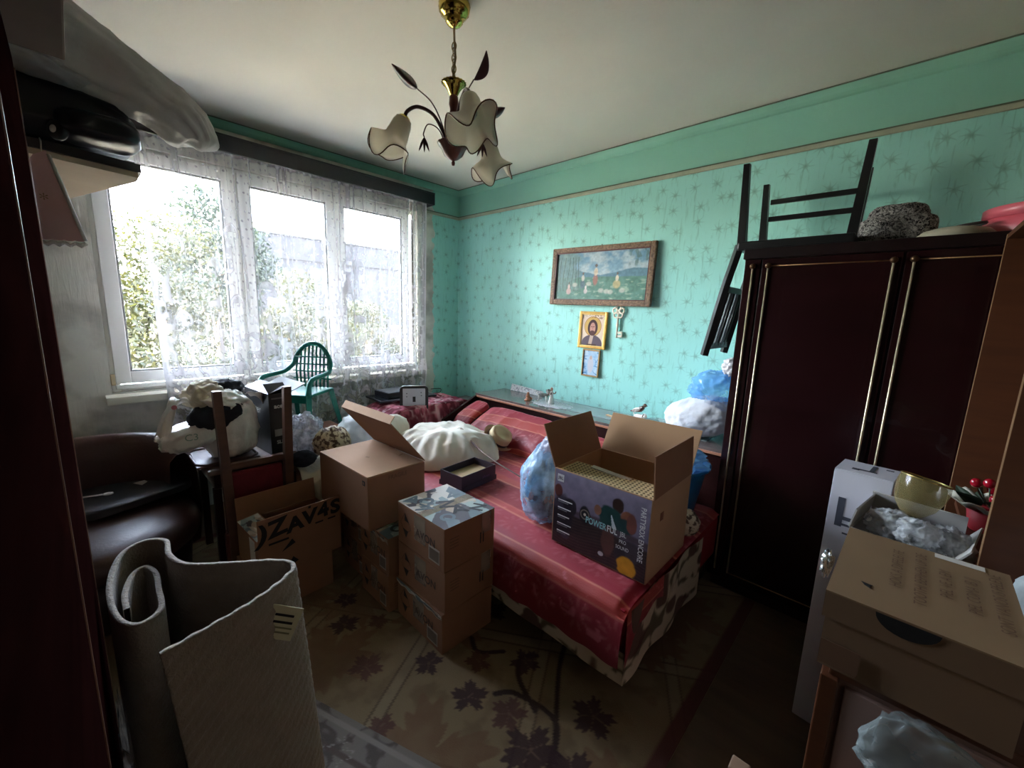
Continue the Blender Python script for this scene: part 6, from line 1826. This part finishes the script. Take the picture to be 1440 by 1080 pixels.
# ------------------------------------------------------------------ small things on the shelf unit
CER = mat('white_glazed_ceramic', (226, 222, 214), 0.2, var=0.04, coat=0.4)
CERB = mat('brown_glaze', (96, 66, 52), 0.25, var=0.3, scale=30, coat=0.4)
CERG = mat('grey_speckled_glaze', (120, 120, 112), 0.25, var=0.5, scale=40, coat=0.4)
def limb(parent, nm, pts, rads, m, seg=10): return tube(nm, spline(pts, 5), [float(np.interp(i / (len(pts) * 5 - 5), np.linspace(0, 1, len(rads)), rads)) for i in range((len(pts) - 1) * 5 + 1)], m, parent, seg)
def dog(label, loc, rz, s=1.0, bird=False):
    t = thing('dog_figurine', label, 'figurine', loc, rz)
    limb(t, 'torso', [(-0.045 * s, 0, 0.045 * s), (-0.02 * s, 0, 0.052 * s), (0.02 * s, 0, 0.054 * s), (0.045 * s, 0, 0.058 * s)], [0.006 * s, 0.017 * s, 0.019 * s, 0.012 * s], CER if bird else CERG)
    h_ = link('head', blob_me(rad=(0.020 * s, 0.014 * s, 0.015 * s), seed=3, amp=0.05, res=14), CER if bird else CERG, t, (0.058 * s, 0, 0.070 * s), (0, 0.4, 0), True)
    for sy_ in (-1, 1):
        link('ear', blob_me(rad=(0.006 * s, 0.004 * s, 0.014 * s), seed=4, amp=0.05, res=8), CERB, h_, (-0.006 * s, sy_ * 0.013 * s, 0.0), (sy_ * 0.3, 0, 0), True)
    for x_ in (-0.035, 0.03):
        for sy_ in (-1, 1):
            tube('leg', [(x_ * s, sy_ * 0.010 * s, 0.05 * s), ((x_ + 0.004) * s, sy_ * 0.013 * s, 0.02 * s), ((x_ + math.copysign(0.010, x_)) * s, sy_ * 0.014 * s, 0.0)], [0.009 * s, 0.006 * s, 0.006 * s], CER, t, 8)
    limb(t, 'tail', [(-0.045 * s, 0, 0.05 * s), (-0.058 * s, 0, 0.065 * s), (-0.056 * s, 0, 0.082 * s)], [0.006 * s, 0.004 * s, 0.002 * s], CER)
    return t
dog('white spotted dog figurine under the brown bird on the shelf', (2.32, -0.24, 0.7565), R3(-20), 0.95, True)
bd = thing('bird_figurine', 'brown speckled bird figurine perched on the white dog figurine', 'figurine', (2.32, -0.245, 0.818), R3(-12))
limb(bd, 'body', [(-0.075, 0, 0.012), (-0.03, 0, 0.026), (0.01, 0, 0.042), (0.035, 0, 0.062)], [0.003, 0.014, 0.020, 0.013], CERB, 12)
link('head', blob_me(rad=(0.015, 0.012, 0.013), seed=5, amp=0.03, res=12), CERB, bd, (0.045, 0, 0.076), (0, 0, 0), True)
lathe('beak', [(0.005, 0), (0.0005, 0.014)], mat('dark_beak', (50, 44, 42), 0.4), bd, 8, loc=(0.056, 0, 0.076), rot=(0, R3(90), 0))
for sy_ in (-1, 1):
    link('wing', blob_me(rad=(0.040, 0.005, 0.014), seed=6, amp=0.05, res=12), mat('speckled_wing_glaze', (170, 160, 150), 0.25, var=0.6, scale=60), bd, (-0.012, sy_ * 0.018, 0.036), (0, -0.45, 0), True)
dog('grey ceramic dog figurine standing on the lace doily', (1.42, -0.21, 0.755), R3(20), 1.0, False)
wg_ = thing('winged_figurine', 'small ceramic angel figurine beside the grey dog', 'figurine', (1.535, -0.24, 0.755))
lathe('robe', [(0.0005, 0), (0.026, 0.0), (0.024, 0.02), (0.016, 0.06), (0.014, 0.095), (0.008, 0.11), (0.0005, 0.112)], CER, wg_, 18)
link('head', blob_me(rad=(0.013, 0.013, 0.016), seed=2, amp=0.02, res=12), mat('tan_glaze', (176, 140, 116), 0.3), wg_, (0, 0, 0.126), (0, 0, 0), True)
for sy_ in (-1, 1):
    limb(wg_, 'arm', [(0.005, sy_ * 0.012, 0.09), (0.015, sy_ * 0.028, 0.088), (0.02, sy_ * 0.032, 0.105)], [0.006, 0.005, 0.004], CERB, 8)
    link('wing', blob_me(rad=(0.030, 0.004, 0.014), seed=8, amp=0.05, res=10), CERG, wg_, (-0.03, sy_ * 0.022, 0.10), (0, 0.5, sy_ * 0.5), True)
cu_ = thing('bronze_figurine', 'small copper-coloured seated figurine on the shelf unit', 'figurine', (1.30, -0.27, 0.7505))
COP = mat('copper_glaze', (176, 112, 76), 0.35, var=0.2, scale=20)
lathe('base', [(0.0005, 0), (0.030, 0.0), (0.030, 0.008), (0.0005, 0.010)], COP, cu_, 18)
link('torso', blob_me(rad=(0.018, 0.018, 0.026), seed=2, amp=0.1, res=12), COP, cu_, (0, 0, 0.03), (0, 0, 0), True)
link('head', blob_me(rad=(0.012, 0.012, 0.013), seed=3, amp=0.05, res=10), COP, cu_, (0.003, 0, 0.062), (0, 0, 0), True)
for sy_ in (-1, 1):
    limb(cu_, 'leg', [(0.0, sy_ * 0.014, 0.018), (0.022, sy_ * 0.022, 0.022), (0.03, sy_ * 0.022, 0.008)], [0.009, 0.007, 0.005], COP, 8)
# crocheted doily: flat lace disc with scalloped rim
def doily():
    n = 60
    r, a = np.meshgrid(np.linspace(0.0, 1, 22), np.linspace(0, 2 * np.pi, n * 2 + 1))
    R_ = r * (0.15 + 0.008 * np.cos(a * 14) * r)
    return grid_me('lace', R_ * np.cos(a) * 1.25, R_ * np.sin(a) * 0.8, 0.002 * np.ones_like(r), np.clip(0.55 + 0.45 * (np.sin(a * 28) * np.sin(r * 30) > -0.1), 0, 1) * 1.0)
dl = link('lace_doily', doily(), LACE, loc=(1.54, -0.235, 0.7508))
tag(dl, 'oval white crocheted doily under the figurines', 'doily')
u, v = np.meshgrid(np.linspace(0, 1, 120), np.linspace(0, 1, 24))
sc_ = lerp(lin(206, 206, 206), lin(140, 140, 146), (ridge(u * 20, v * 4, 0.2, 2) > 0.62) * 1.0)
ls = link('lace_border', grid_me('lace_border', 0.88 + 0.40 * u, -0.030 - 0.02 * (1 - v), 0.7525 + (0.062 - 0.02 * u) * v, sc_), attr_mat('printed_paper_strip', 0.8))
ls.modifiers.new('thick', 'SOLIDIFY').thickness = 0.002
tag(ls, 'white lace-patterned paper strip leaning on the wall behind the figurines', 'paper strip')
SLATM = mat('pale_pine_slat', (206, 160, 116), 0.6, var=0.1, scale=4, stretch=(6, 1, 1))
for k, (x0_, y0_, x1_, y1_, lb_) in enumerate(((2.05, -0.215, 2.47, -0.325, 'nearer pale wooden stick lying on the shelf unit'), (2.16, -0.225, 2.50, -0.295, 'farther pale wooden stick lying on the shelf unit'))):
    L_ = math.hypot(x1_ - x0_, y1_ - y0_)
    o = box('pine_stick', ((x0_ + x1_) / 2, (y0_ + y1_) / 2, 0.7605 + 0.0 * k), (L_, 0.022, 0.008), SLATM, bevel=0.002, rot=(0, 0, math.atan2(y1_ - y0_, x1_ - x0_)))
    tag(o, lb_, 'stick', 'wooden sticks on the shelf')
cg = thing('glass_dish', 'small clear glass dish beside the bird figurine', 'dish', (2.44, -0.20, 0.7558))
lathe('bowl', [(0.0005, 0.004), (0.03, 0.0), (0.035, 0.006), (0.06, 0.035), (0.064, 0.042), (0.058, 0.038), (0.03, 0.010), (0.0005, 0.008)], film_mat('clear_glass', (200, 212, 210), dens=0.45, rough=0.04, trl=0.0, scale=8, bump=0.2), cg, 28)

# ------------------------------------------------------------------ on top of the wardrobe
CHB = mat('black_chair_lacquer', (16, 16, 18), 0.4, var=0.2, scale=6)
bch = thing('black_chair', 'black dining chair upside down on the wardrobe, its back hanging over', 'chair', (3.13, -0.32, 1.849))
for (x_, y_, zt) in ((-0.205, -0.19, 0.42), (0.235, -0.19, 0.42), (-0.19, 0.155, 0.40), (0.21, 0.155, 0.40)):
    bm = bmesh.new(); bmesh.ops.create_cube(bm, size=1.0)
    for v_ in bm.verts:
        tp = v_.co.z > 0; w_ = 0.014 if tp else 0.019
        v_.co = Vector((math.copysign(w_, v_.co.x) + x_ + (0.02 * math.copysign(1, x_) if tp else 0), math.copysign(w_, v_.co.y) + y_, zt if tp else 0.03))
    link('leg', bm_mesh('leg', bm), CHB, bch)
bm = bmesh.new(); bx(bm, (0.015, -0.015, 0.022), (0.47, 0.40, 0.044), bevel=0.008); link('seat', bm_mesh('seat', bm), CHB, bch)
for z in (0.20, 0.29):
    span('stretcher', (-0.18, 0.146, z), (0.205, 0.164, z + 0.026), CHB, bch, bevel=0.003)
for y_ in (-0.19, 0.155):
    link('back_post', tube_me(spline([(-0.215, y_, 0.03), (-0.235, y_, -0.06), (-0.27, y_, -0.22), (-0.33, y_, -0.55)], 5), 0.022, 4, 'back_post'), CHB, bch)
GREYS = mat('grey_chair_slats', (120, 126, 130), 0.5, var=0.1)
for k in range(5):
    y_ = -0.13 + 0.055 * k
    tube('back_slat', [(-0.262, y_, -0.20), (-0.318, y_, -0.50)], 0.009, GREYS if k % 2 else CHB, bch, 6)
for z, x_ in ((-0.19, -0.262), (-0.50, -0.322)):
    span('back_rail', (x_ - 0.010, -0.19, z - 0.016), (x_ + 0.010, 0.155, z + 0.016), CHB if z > -0.3 else GREYS, bch)

FUR, _nt, _b = new_mat('grey_curly_fur')
_tc = N(_nt, 'ShaderNodeTexCoord'); _n = N(_nt, 'ShaderNodeTexNoise'); _n.inputs['Scale'].default_value = 70; _n.inputs['Detail'].default_value = 6; _n.inputs['Distortion'].default_value = 2
_nt.links.new(_tc.outputs['Object'], _n.inputs['Vector'])
_rp = N(_nt, 'ShaderNodeValToRGB'); _rp.color_ramp.elements[0].position = 0.40; _rp.color_ramp.elements[0].color = srgb(36, 36, 38); _rp.color_ramp.elements[1].position = 0.62; _rp.color_ramp.elements[1].color = srgb(190, 186, 184)
_nt.links.new(_n.outputs['Fac'], _rp.inputs['Fac']); _nt.links.new(_rp.outputs['Color'], _b.inputs['Base Color']); _b.inputs['Roughness'].default_value = 1.0
_bp = N(_nt, 'ShaderNodeBump'); _bp.inputs['Strength'].default_value = 1.0; _bp.inputs['Distance'].default_value = 0.01
_nt.links.new(_n.outputs['Fac'], _bp.inputs['Height']); _nt.links.new(_bp.outputs[0], _b.inputs['Normal'])
fh = thing('fur_hat', 'grey curly fur hat on top of the wardrobe', 'hat', (3.50, -0.33, 1.849))
def furhat(x, y, z, T_, Ph):
    k = np.clip((z + 0.09) / 0.18, 0, 1)
    dent = 0.018 * np.exp(-((k - 0.62) / 0.08) ** 2)
    s = 1.05 - 0.22 * sstep(0.6, 0.72, k)
    return x * (s - dent), y * (s - dent), z
link('fur_body', blob_me(rad=(0.125, 0.105, 0.090), seed=61, amp=0.05, freq=9, e=0.5, res=60, shape=furhat, flat=-0.086), FUR, fh, (0, 0, 0.086), (0, 0, 0), True)
link('ear_flap_fold', blob_me(rad=(0.030, 0.088, 0.055), seed=62, amp=0.06, freq=9, e=0.6, res=30), FUR, fh, (0.105, 0, 0.062), (0, 0, 0), True)
bh = thing('beret', 'flat beige cap with dark ribbon on top of the wardrobe', 'hat', (3.685, -0.40, 1.849))
lathe('crown', [(0.0005, 0.05), (0.06, 0.048), (0.10, 0.036), (0.118, 0.018), (0.110, 0.0), (0.0005, 0.0)], mat('beige_wool', (172, 166, 146), 0.9, var=0.08), bh, 32)
link('ribbon', tube_me([(0.035 + 0.045 * math.cos(a), -0.03 + 0.03 * math.sin(a), 0.050 + 0.006 * math.cos(a)) for a in np.linspace(0, 6.283, 20, endpoint=False)], 0.006, 6, 'ribbon', closed=True), mat('dark_ribbon', (64, 58, 56), 0.6), bh, smooth=True)
pk = thing('pink_hatbox', 'round pink hat box on top of the wardrobe', 'box', (3.92, -0.32, 1.849))
PINK = mat('pink_satin_card', (206, 92, 108), 0.35, var=0.06, scale=5)
lathe('drum', [(0.0005, 0.0), (0.155, 0.0), (0.158, 0.004), (0.158, 0.085), (0.0005, 0.086)], PINK, pk, 48)
lathe('lid', [(0.158, 0.075), (0.164, 0.075), (0.164, 0.112), (0.160, 0.116), (0.0005, 0.117)], mat('pink_satin_lid', (214, 100, 116), 0.35, var=0.05), pk, 48)

# ------------------------------------------------------------------ bookcase ornament, glassware, plastic bits
orn = thing('berry_ornament', 'red berry ornament with leafy lace in the bookcase', 'ornament', (3.878, -0.92, 0.841))
orn.scale = (1.25, 1.25, 1.25)
REDP = mat('red_pot_cloth', (176, 40, 52), 0.6, var=0.1); REDB = mat('glossy_red_berry', (150, 16, 34), 0.15, coat=0.5); LEAFG = mat('dark_green_leaf', (44, 58, 40), 0.6); TRIMW = mat('cream_lace_trim', (206, 200, 180), 0.8)
lathe('pot', [(0.0005, 0), (0.030, 0.0), (0.034, 0.01), (0.042, 0.062), (0.0005, 0.064)], REDP, orn, 24)
lathe('lace_collar', [(0.035, 0.060), (0.060, 0.066), (0.078, 0.078), (0.080, 0.082), (0.05, 0.072), (0.035, 0.068)], TRIMW, orn, 48, wob=lambda r, z, a: (r * (1 + 0.07 * math.cos(9 * a)), z + 0.006 * math.cos(9 * a)))
rs_ = random.Random(5)
for k in range(7):
    a = k * 0.9; 
    lf = link('leaf', leaf_me(0.06, 0.016, 0.3), LEAFG, orn, (0.02 * math.cos(a), 0.02 * math.sin(a), 0.068), (0, R3(62), a), True)
for k in range(6):
    a = k * 1.1 + 0.4; r_ = 0.014 + 0.022 * (k % 3) / 2
    p_ = (r_ * math.cos(a), r_ * math.sin(a), 0.095 + 0.012 * (k % 4))
    link('berry', blob_me(rad=(0.012, 0.012, 0.013), seed=1, amp=0.0, res=10), REDB, orn, p_, (0, 0, 0), True)
    tube('berry_stem', [(0, 0, 0.06), p_], 0.0015, LEAFG, orn, 5)

AMBG = film_mat('amber_glass', (150, 136, 92), dens=0.5, rough=0.03, trl=0.1, scale=6, bump=0.1, lo=0.8)
gb = thing('glass_goblet', 'wide amber glass goblet lying upside down in the small carton', 'glass', (3.685, -1.275, 0.905), rot=(R3(8), R3(5), 0))
lathe('bowl', [(0.055, 0.0), (0.058, 0.02), (0.055, 0.05), (0.045, 0.082), (0.028, 0.105), (0.010, 0.116), (0.0005, 0.118)], AMBG, gb, 36)
link('rim', tube_me([(0.0555 * math.cos(a), 0.0555 * math.sin(a), 0.0) for a in np.linspace(0, 6.2832, 36, endpoint=False)], 0.0022, 6, 'rim', closed=True), mat('gilt_rim', (206, 186, 120), 0.2, metal=0.8), gb, smooth=True)
lathe('inner_stem', [(0.005, 0.118), (0.005, 0.145)], AMBG, gb, 12)
gb.rotation_euler = (R3(170), R3(10), 0); gb.location = (3.70, -1.275, 1.065)
lathe('foot', [(0.005, 0.145), (0.008, 0.150), (0.028, 0.154), (0.030, 0.157), (0.0005, 0.157)], film_mat('clear_foot_glass', (206, 212, 210), dens=0.5, rough=0.04, trl=0.0), gb, 24)
CLR = film_mat('glassware_wrap', (226, 228, 230), dens=0.85, rough=0.12, trl=0.25, scale=26, bump=1.2, lo=0.3)
for k, (x_, y_, z_, r_, lb_) in enumerate(((3.645, -1.31, 0.915, 0.058, 'clear plastic wrap bundle at the left of the small carton'), (3.755, -1.325, 0.910, 0.058, 'clear plastic wrap bundle at the right of the small carton'), (3.70, -1.35, 0.925, 0.05, 'clear plastic wrap bundle in front of the amber goblet'))):
    o = blob('wrap_bundle', CLR, None, (x_, y_, z_), rad=(r_, r_ * 0.9, r_ * 0.75), seed=70 + k, amp=0.25, freq=3, crease=0.35, cfreq=4, res=28)
    tag(o, lb_, 'plastic wrap', 'plastic wraps in the small carton')
FOIL = mat('silver_foil', (196, 196, 190), 0.25, metal=0.9, var=0.3, scale=40, bump=1.0, bscale=50)
fo_ = blob('foil_scrap', FOIL, None, (3.555, -1.60, 0.963), rad=(0.012, 0.030, 0.026), seed=81, amp=0.5, freq=3, crease=0.8, cfreq=2.5, res=14)
fo_.location = (3.536, -1.69, 0.912)
tag(fo_, 'crumpled silver foil scrap at the left edge of the lidded box', 'foil')
wbr = blob('white_film_bag', film_mat('grey_white_film', (206, 214, 214), dens=0.9, rough=0.2, trl=0.3, scale=10, bump=0.8, lo=0.7), None, (3.93, -1.555, 0.925), rad=(0.075, 0.055, 0.095), seed=82, amp=0.2, freq=2.5, crease=0.3, res=30)
tag(wbr, 'greyish white plastic bag behind the lidded box at the right edge', 'bag')
cb_ = blob('clear_file_sleeve', film_mat('smoky_clear_plastic', (150, 160, 158), dens=0.5, rough=0.06, trl=0.1, scale=9, bump=0.6, lo=0.5), None, (3.76, -1.995, 0.735), rad=(0.12, 0.022, 0.075), rot=(0, R3(24), 0), seed=83, amp=0.12, freq=2.5, e=0.6, crease=0.2, res=30)
tag(cb_, 'smoky clear plastic bag hanging on the cabinet front', 'bag')
hkp = thing('clear_hook', 'clear plastic hanger below the smoky bag', 'hanger', (3.72, -1.99, 0.62))
tube('bar', spline([(-0.05, 0, 0.06), (-0.02, 0, 0.02), (0.03, 0, 0.03), (0.06, 0, 0.0)], 6), 0.008, film_mat('clear_hook_plastic', (214, 220, 222), dens=0.7, rough=0.1, trl=0.2), hkp, 8)
tube('clip', [(-0.05, 0, 0.06), (-0.06, 0, 0.085)], 0.010, WPL, hkp, 8)
wp = thing('wooden_post', 'short pale wooden post standing at the bottom of the photo', 'post', (3.475, -2.07, 0))
bm = bmesh.new(); bx(bm, (0, 0, 0.30), (0.034, 0.034, 0.60), bevel=0.003); link('post', bm_mesh('post', bm), mat('pale_worn_wood', (142, 112, 88), 0.7, var=0.15, scale=5), wp)
span('foot', (-0.04, -0.04, 0.0), (0.04, 0.04, 0.02), OAK, wp)

# ------------------------------------------------------------------ high shelf at the upper left with bags
hs = thing('wall_shelf', 'dark-edged wall shelf with pale underside at the upper left', 'shelf', (1.0, -3.1, 1.975))
UND = mat('pale_shelf_underside', (176, 156, 132), 0.8, var=0.05)
outl = [(1.385, -3.515), (1.375, -2.93), (1.315, -2.685), (1.235, -2.685), (0.47, -2.90), (0.45, -3.515)]
link('board', prism([(a - 1.0, b_ + 3.1) for a, b_ in outl], 0, 0.02, 'board'), UND, hs)
outl2 = [(1.395, -3.515), (1.387, -2.925), (1.322, -2.675), (1.228, -2.675), (0.465, -2.89), (0.45, -3.515)]
link('top_cornice', prism([(a - 1.0, b_ + 3.1) for a, b_ in outl2], 0.0205, 0.05, 'top_cornice'), mat('dark_cornice', (40, 30, 28), 0.5), hs)
for x_ in (0.7, 1.2):
    _bk = link('bracket', prism([(0.0, 0.0), (0.30, 0.0), (0.0, -0.22)], -0.01, 0.01, 'bracket'), DARKWOOD, hs)
    _bk.matrix_local = Matrix(((0, 0, 1, x_ - 1.0), (1, 0, 0, -0.415), (0, 1, 0, -0.001), (0, 0, 0, 1)))
tbg = thing('black_trolley_bag', 'black wheeled bag lying on the high shelf at upper left', 'bag', (1.30, -2.98, 2.0255))
link('bag_body', blob_me(rad=(0.17, 0.33, 0.095), seed=91, amp=0.08, freq=2, e=0.55, res=36, crease=0.05), mat('shiny_black_nylon', (16, 17, 22), 0.4, var=0.2), tbg, (0, -0.03, 0.098), (0, 0, R3(6)), True)
link('side_pocket', blob_me(rad=(0.10, 0.11, 0.05), seed=92, amp=0.08, freq=2, e=0.6, res=24), mat('black_pocket_nylon', (18, 20, 28), 0.35, var=0.2), tbg, (0.12, 0.19, 0.055), (0, 0, 0), True)
wh = lathe('wheel', [(0.0005, -0.014), (0.014, -0.014), (0.028, -0.010), (0.032, 0.0), (0.028, 0.010), (0.014, 0.014), (0.0005, 0.014)], mat('black_rubber', (20, 20, 22), 0.5), tbg, 24, loc=(0.175, 0.09, 0.018), rot=(R3(90), 0, R3(40)))
lathe('hub_cap', [(0.0005, 0.017), (0.010, 0.016), (0.012, 0.0145)], CER, wh, 16)
PLG = film_mat('grey_translucent_sheet', (190, 188, 184), dens=0.97, rough=0.35, trl=0.45, scale=7, bump=0.8, lo=0.98)
gp = thing('grey_plastic_bag', 'long grey plastic bag draped over the black bag at upper left', 'bag', (1.40, -2.90, 2.10))
def gbag():
    path = spline([(0.0, -0.42, 0.38), (0.0, -0.22, 0.33), (0.0, 0.02, 0.245), (0.0, 0.20, 0.185), (0.0, 0.33, 0.125), (0.0, 0.405, 0.055), (0.0, 0.412, 0.010)], 8)
    n = len(path); seg = 56
    rad_a = np.interp(np.linspace(0, 1, n), [0, 0.3, 0.55, 0.75, 0.9, 1], [0.13, 0.13, 0.085, 0.088, 0.062, 0.008])
    rad_b = np.interp(np.linspace(0, 1, n), [0, 0.3, 0.55, 0.75, 0.9, 1], [0.17, 0.17, 0.13, 0.11, 0.07, 0.01])
    V_ = []
    for i in range(n):
        t = (path[min(i + 1, n - 1)] - path[max(i - 1, 0)]).normalized()
        nrm = Vector((1, 0, 0)).cross(t)
        for k in range(seg):
            a = 2 * math.pi * k / seg
            w_ = 1 + 0.42 * float(ridge(np.array(math.cos(a) * 2.2 + 5), np.array(math.sin(a) * 2.2 + 5), np.array(i * 0.10)) - 0.5)
            V_.append(path[i] + Vector((1, 0, 0)) * math.cos(a) * rad_b[i] * w_ + nrm * math.sin(a) * rad_a[i] * w_)
    F_ = [(i * seg + k, i * seg + (k + 1) % seg, (i + 1) * seg + (k + 1) % seg, (i + 1) * seg + k) for i in range(n - 1) for k in range(seg)]
    F_.append(tuple(range(seg))[::-1]); F_.append(tuple(range((n - 1) * seg, n * seg)))
    return pyd('bag_skin', V_, F_)
link('bag_skin', gbag(), PLG, gp, smooth=True)
link('torn_edge', blob_me(rad=(0.10, 0.15, 0.03), seed=95, amp=0.2, freq=3, crease=0.3, res=26), PLG, gp, (0.06, -0.06, 0.135), (R3(-8), 0, 0), True)
tc_ = thing('top_carton', 'brown carton on top of the dark wardrobe at the upper left corner', 'carton', (2.25, -3.085, 2.0565))
span('body', (-0.2, -0.22, 0), (0.2, 0.218, 0.24), mat('dim_brown_card', (104, 84, 68), 0.85, var=0.08), tc_, bevel=0.004)
span('top_flap', (-0.198, -0.215, 0.2405), (0.198, 0.0, 0.2455), CARD, tc_)
span('top_flap', (-0.198, 0.002, 0.2405), (0.198, 0.215, 0.2455), CARD, tc_)
pn = thing('lace_pendant', 'pink triangular pennant with white lace hem hanging at upper left', 'decoration', (1.415, -2.925, 1.965))
PKF = mat('pale_pink_fabric', (196, 158, 156), 0.85, var=0.06, scale=8)
_pn = link('pennant', prism([(-0.03, 0.0), (0.0, 0.02), (0.055, -0.22), (0.062, -0.265), (-0.10, -0.275), (-0.09, -0.1)], -0.004, 0.004, 'pennant'), PKF, pn)
_pn.matrix_local = Matrix(((0, 0, 1, 0), (1, 0, 0, 0), (0, 1, 0, 0), (0, 0, 0, 1)))
hp_ = [(0.0, 0.066 - 0.0135 * k, -0.270 - 0.010 * (k % 2) - 0.0008 * k) for k in range(13)]
tube('lace_hem', hp_, 0.008, mat('white_lace_trim', (206, 202, 196), 0.8, bump=0.8, bscale=80), pn, 6)
tube('lace_side', [(0.0, 0.004, 0.01), (0.004, 0.03, -0.10), (0.0, 0.064, -0.262)], 0.006, mat('white_lace_edge', (196, 192, 188), 0.8), pn, 6)
text('embroidery', '*', 0.05, mat('gold_thread', (120, 96, 60), 0.6), pn, (0.006, -0.02, -0.14), (R3(90), 0, R3(90)))
tube('hanging_loop', [(0, -0.01, 0.015), (-0.012, -0.008, 0.05), (-0.02, -0.01, 0.062)], 0.002, TRIMW, pn, 6)
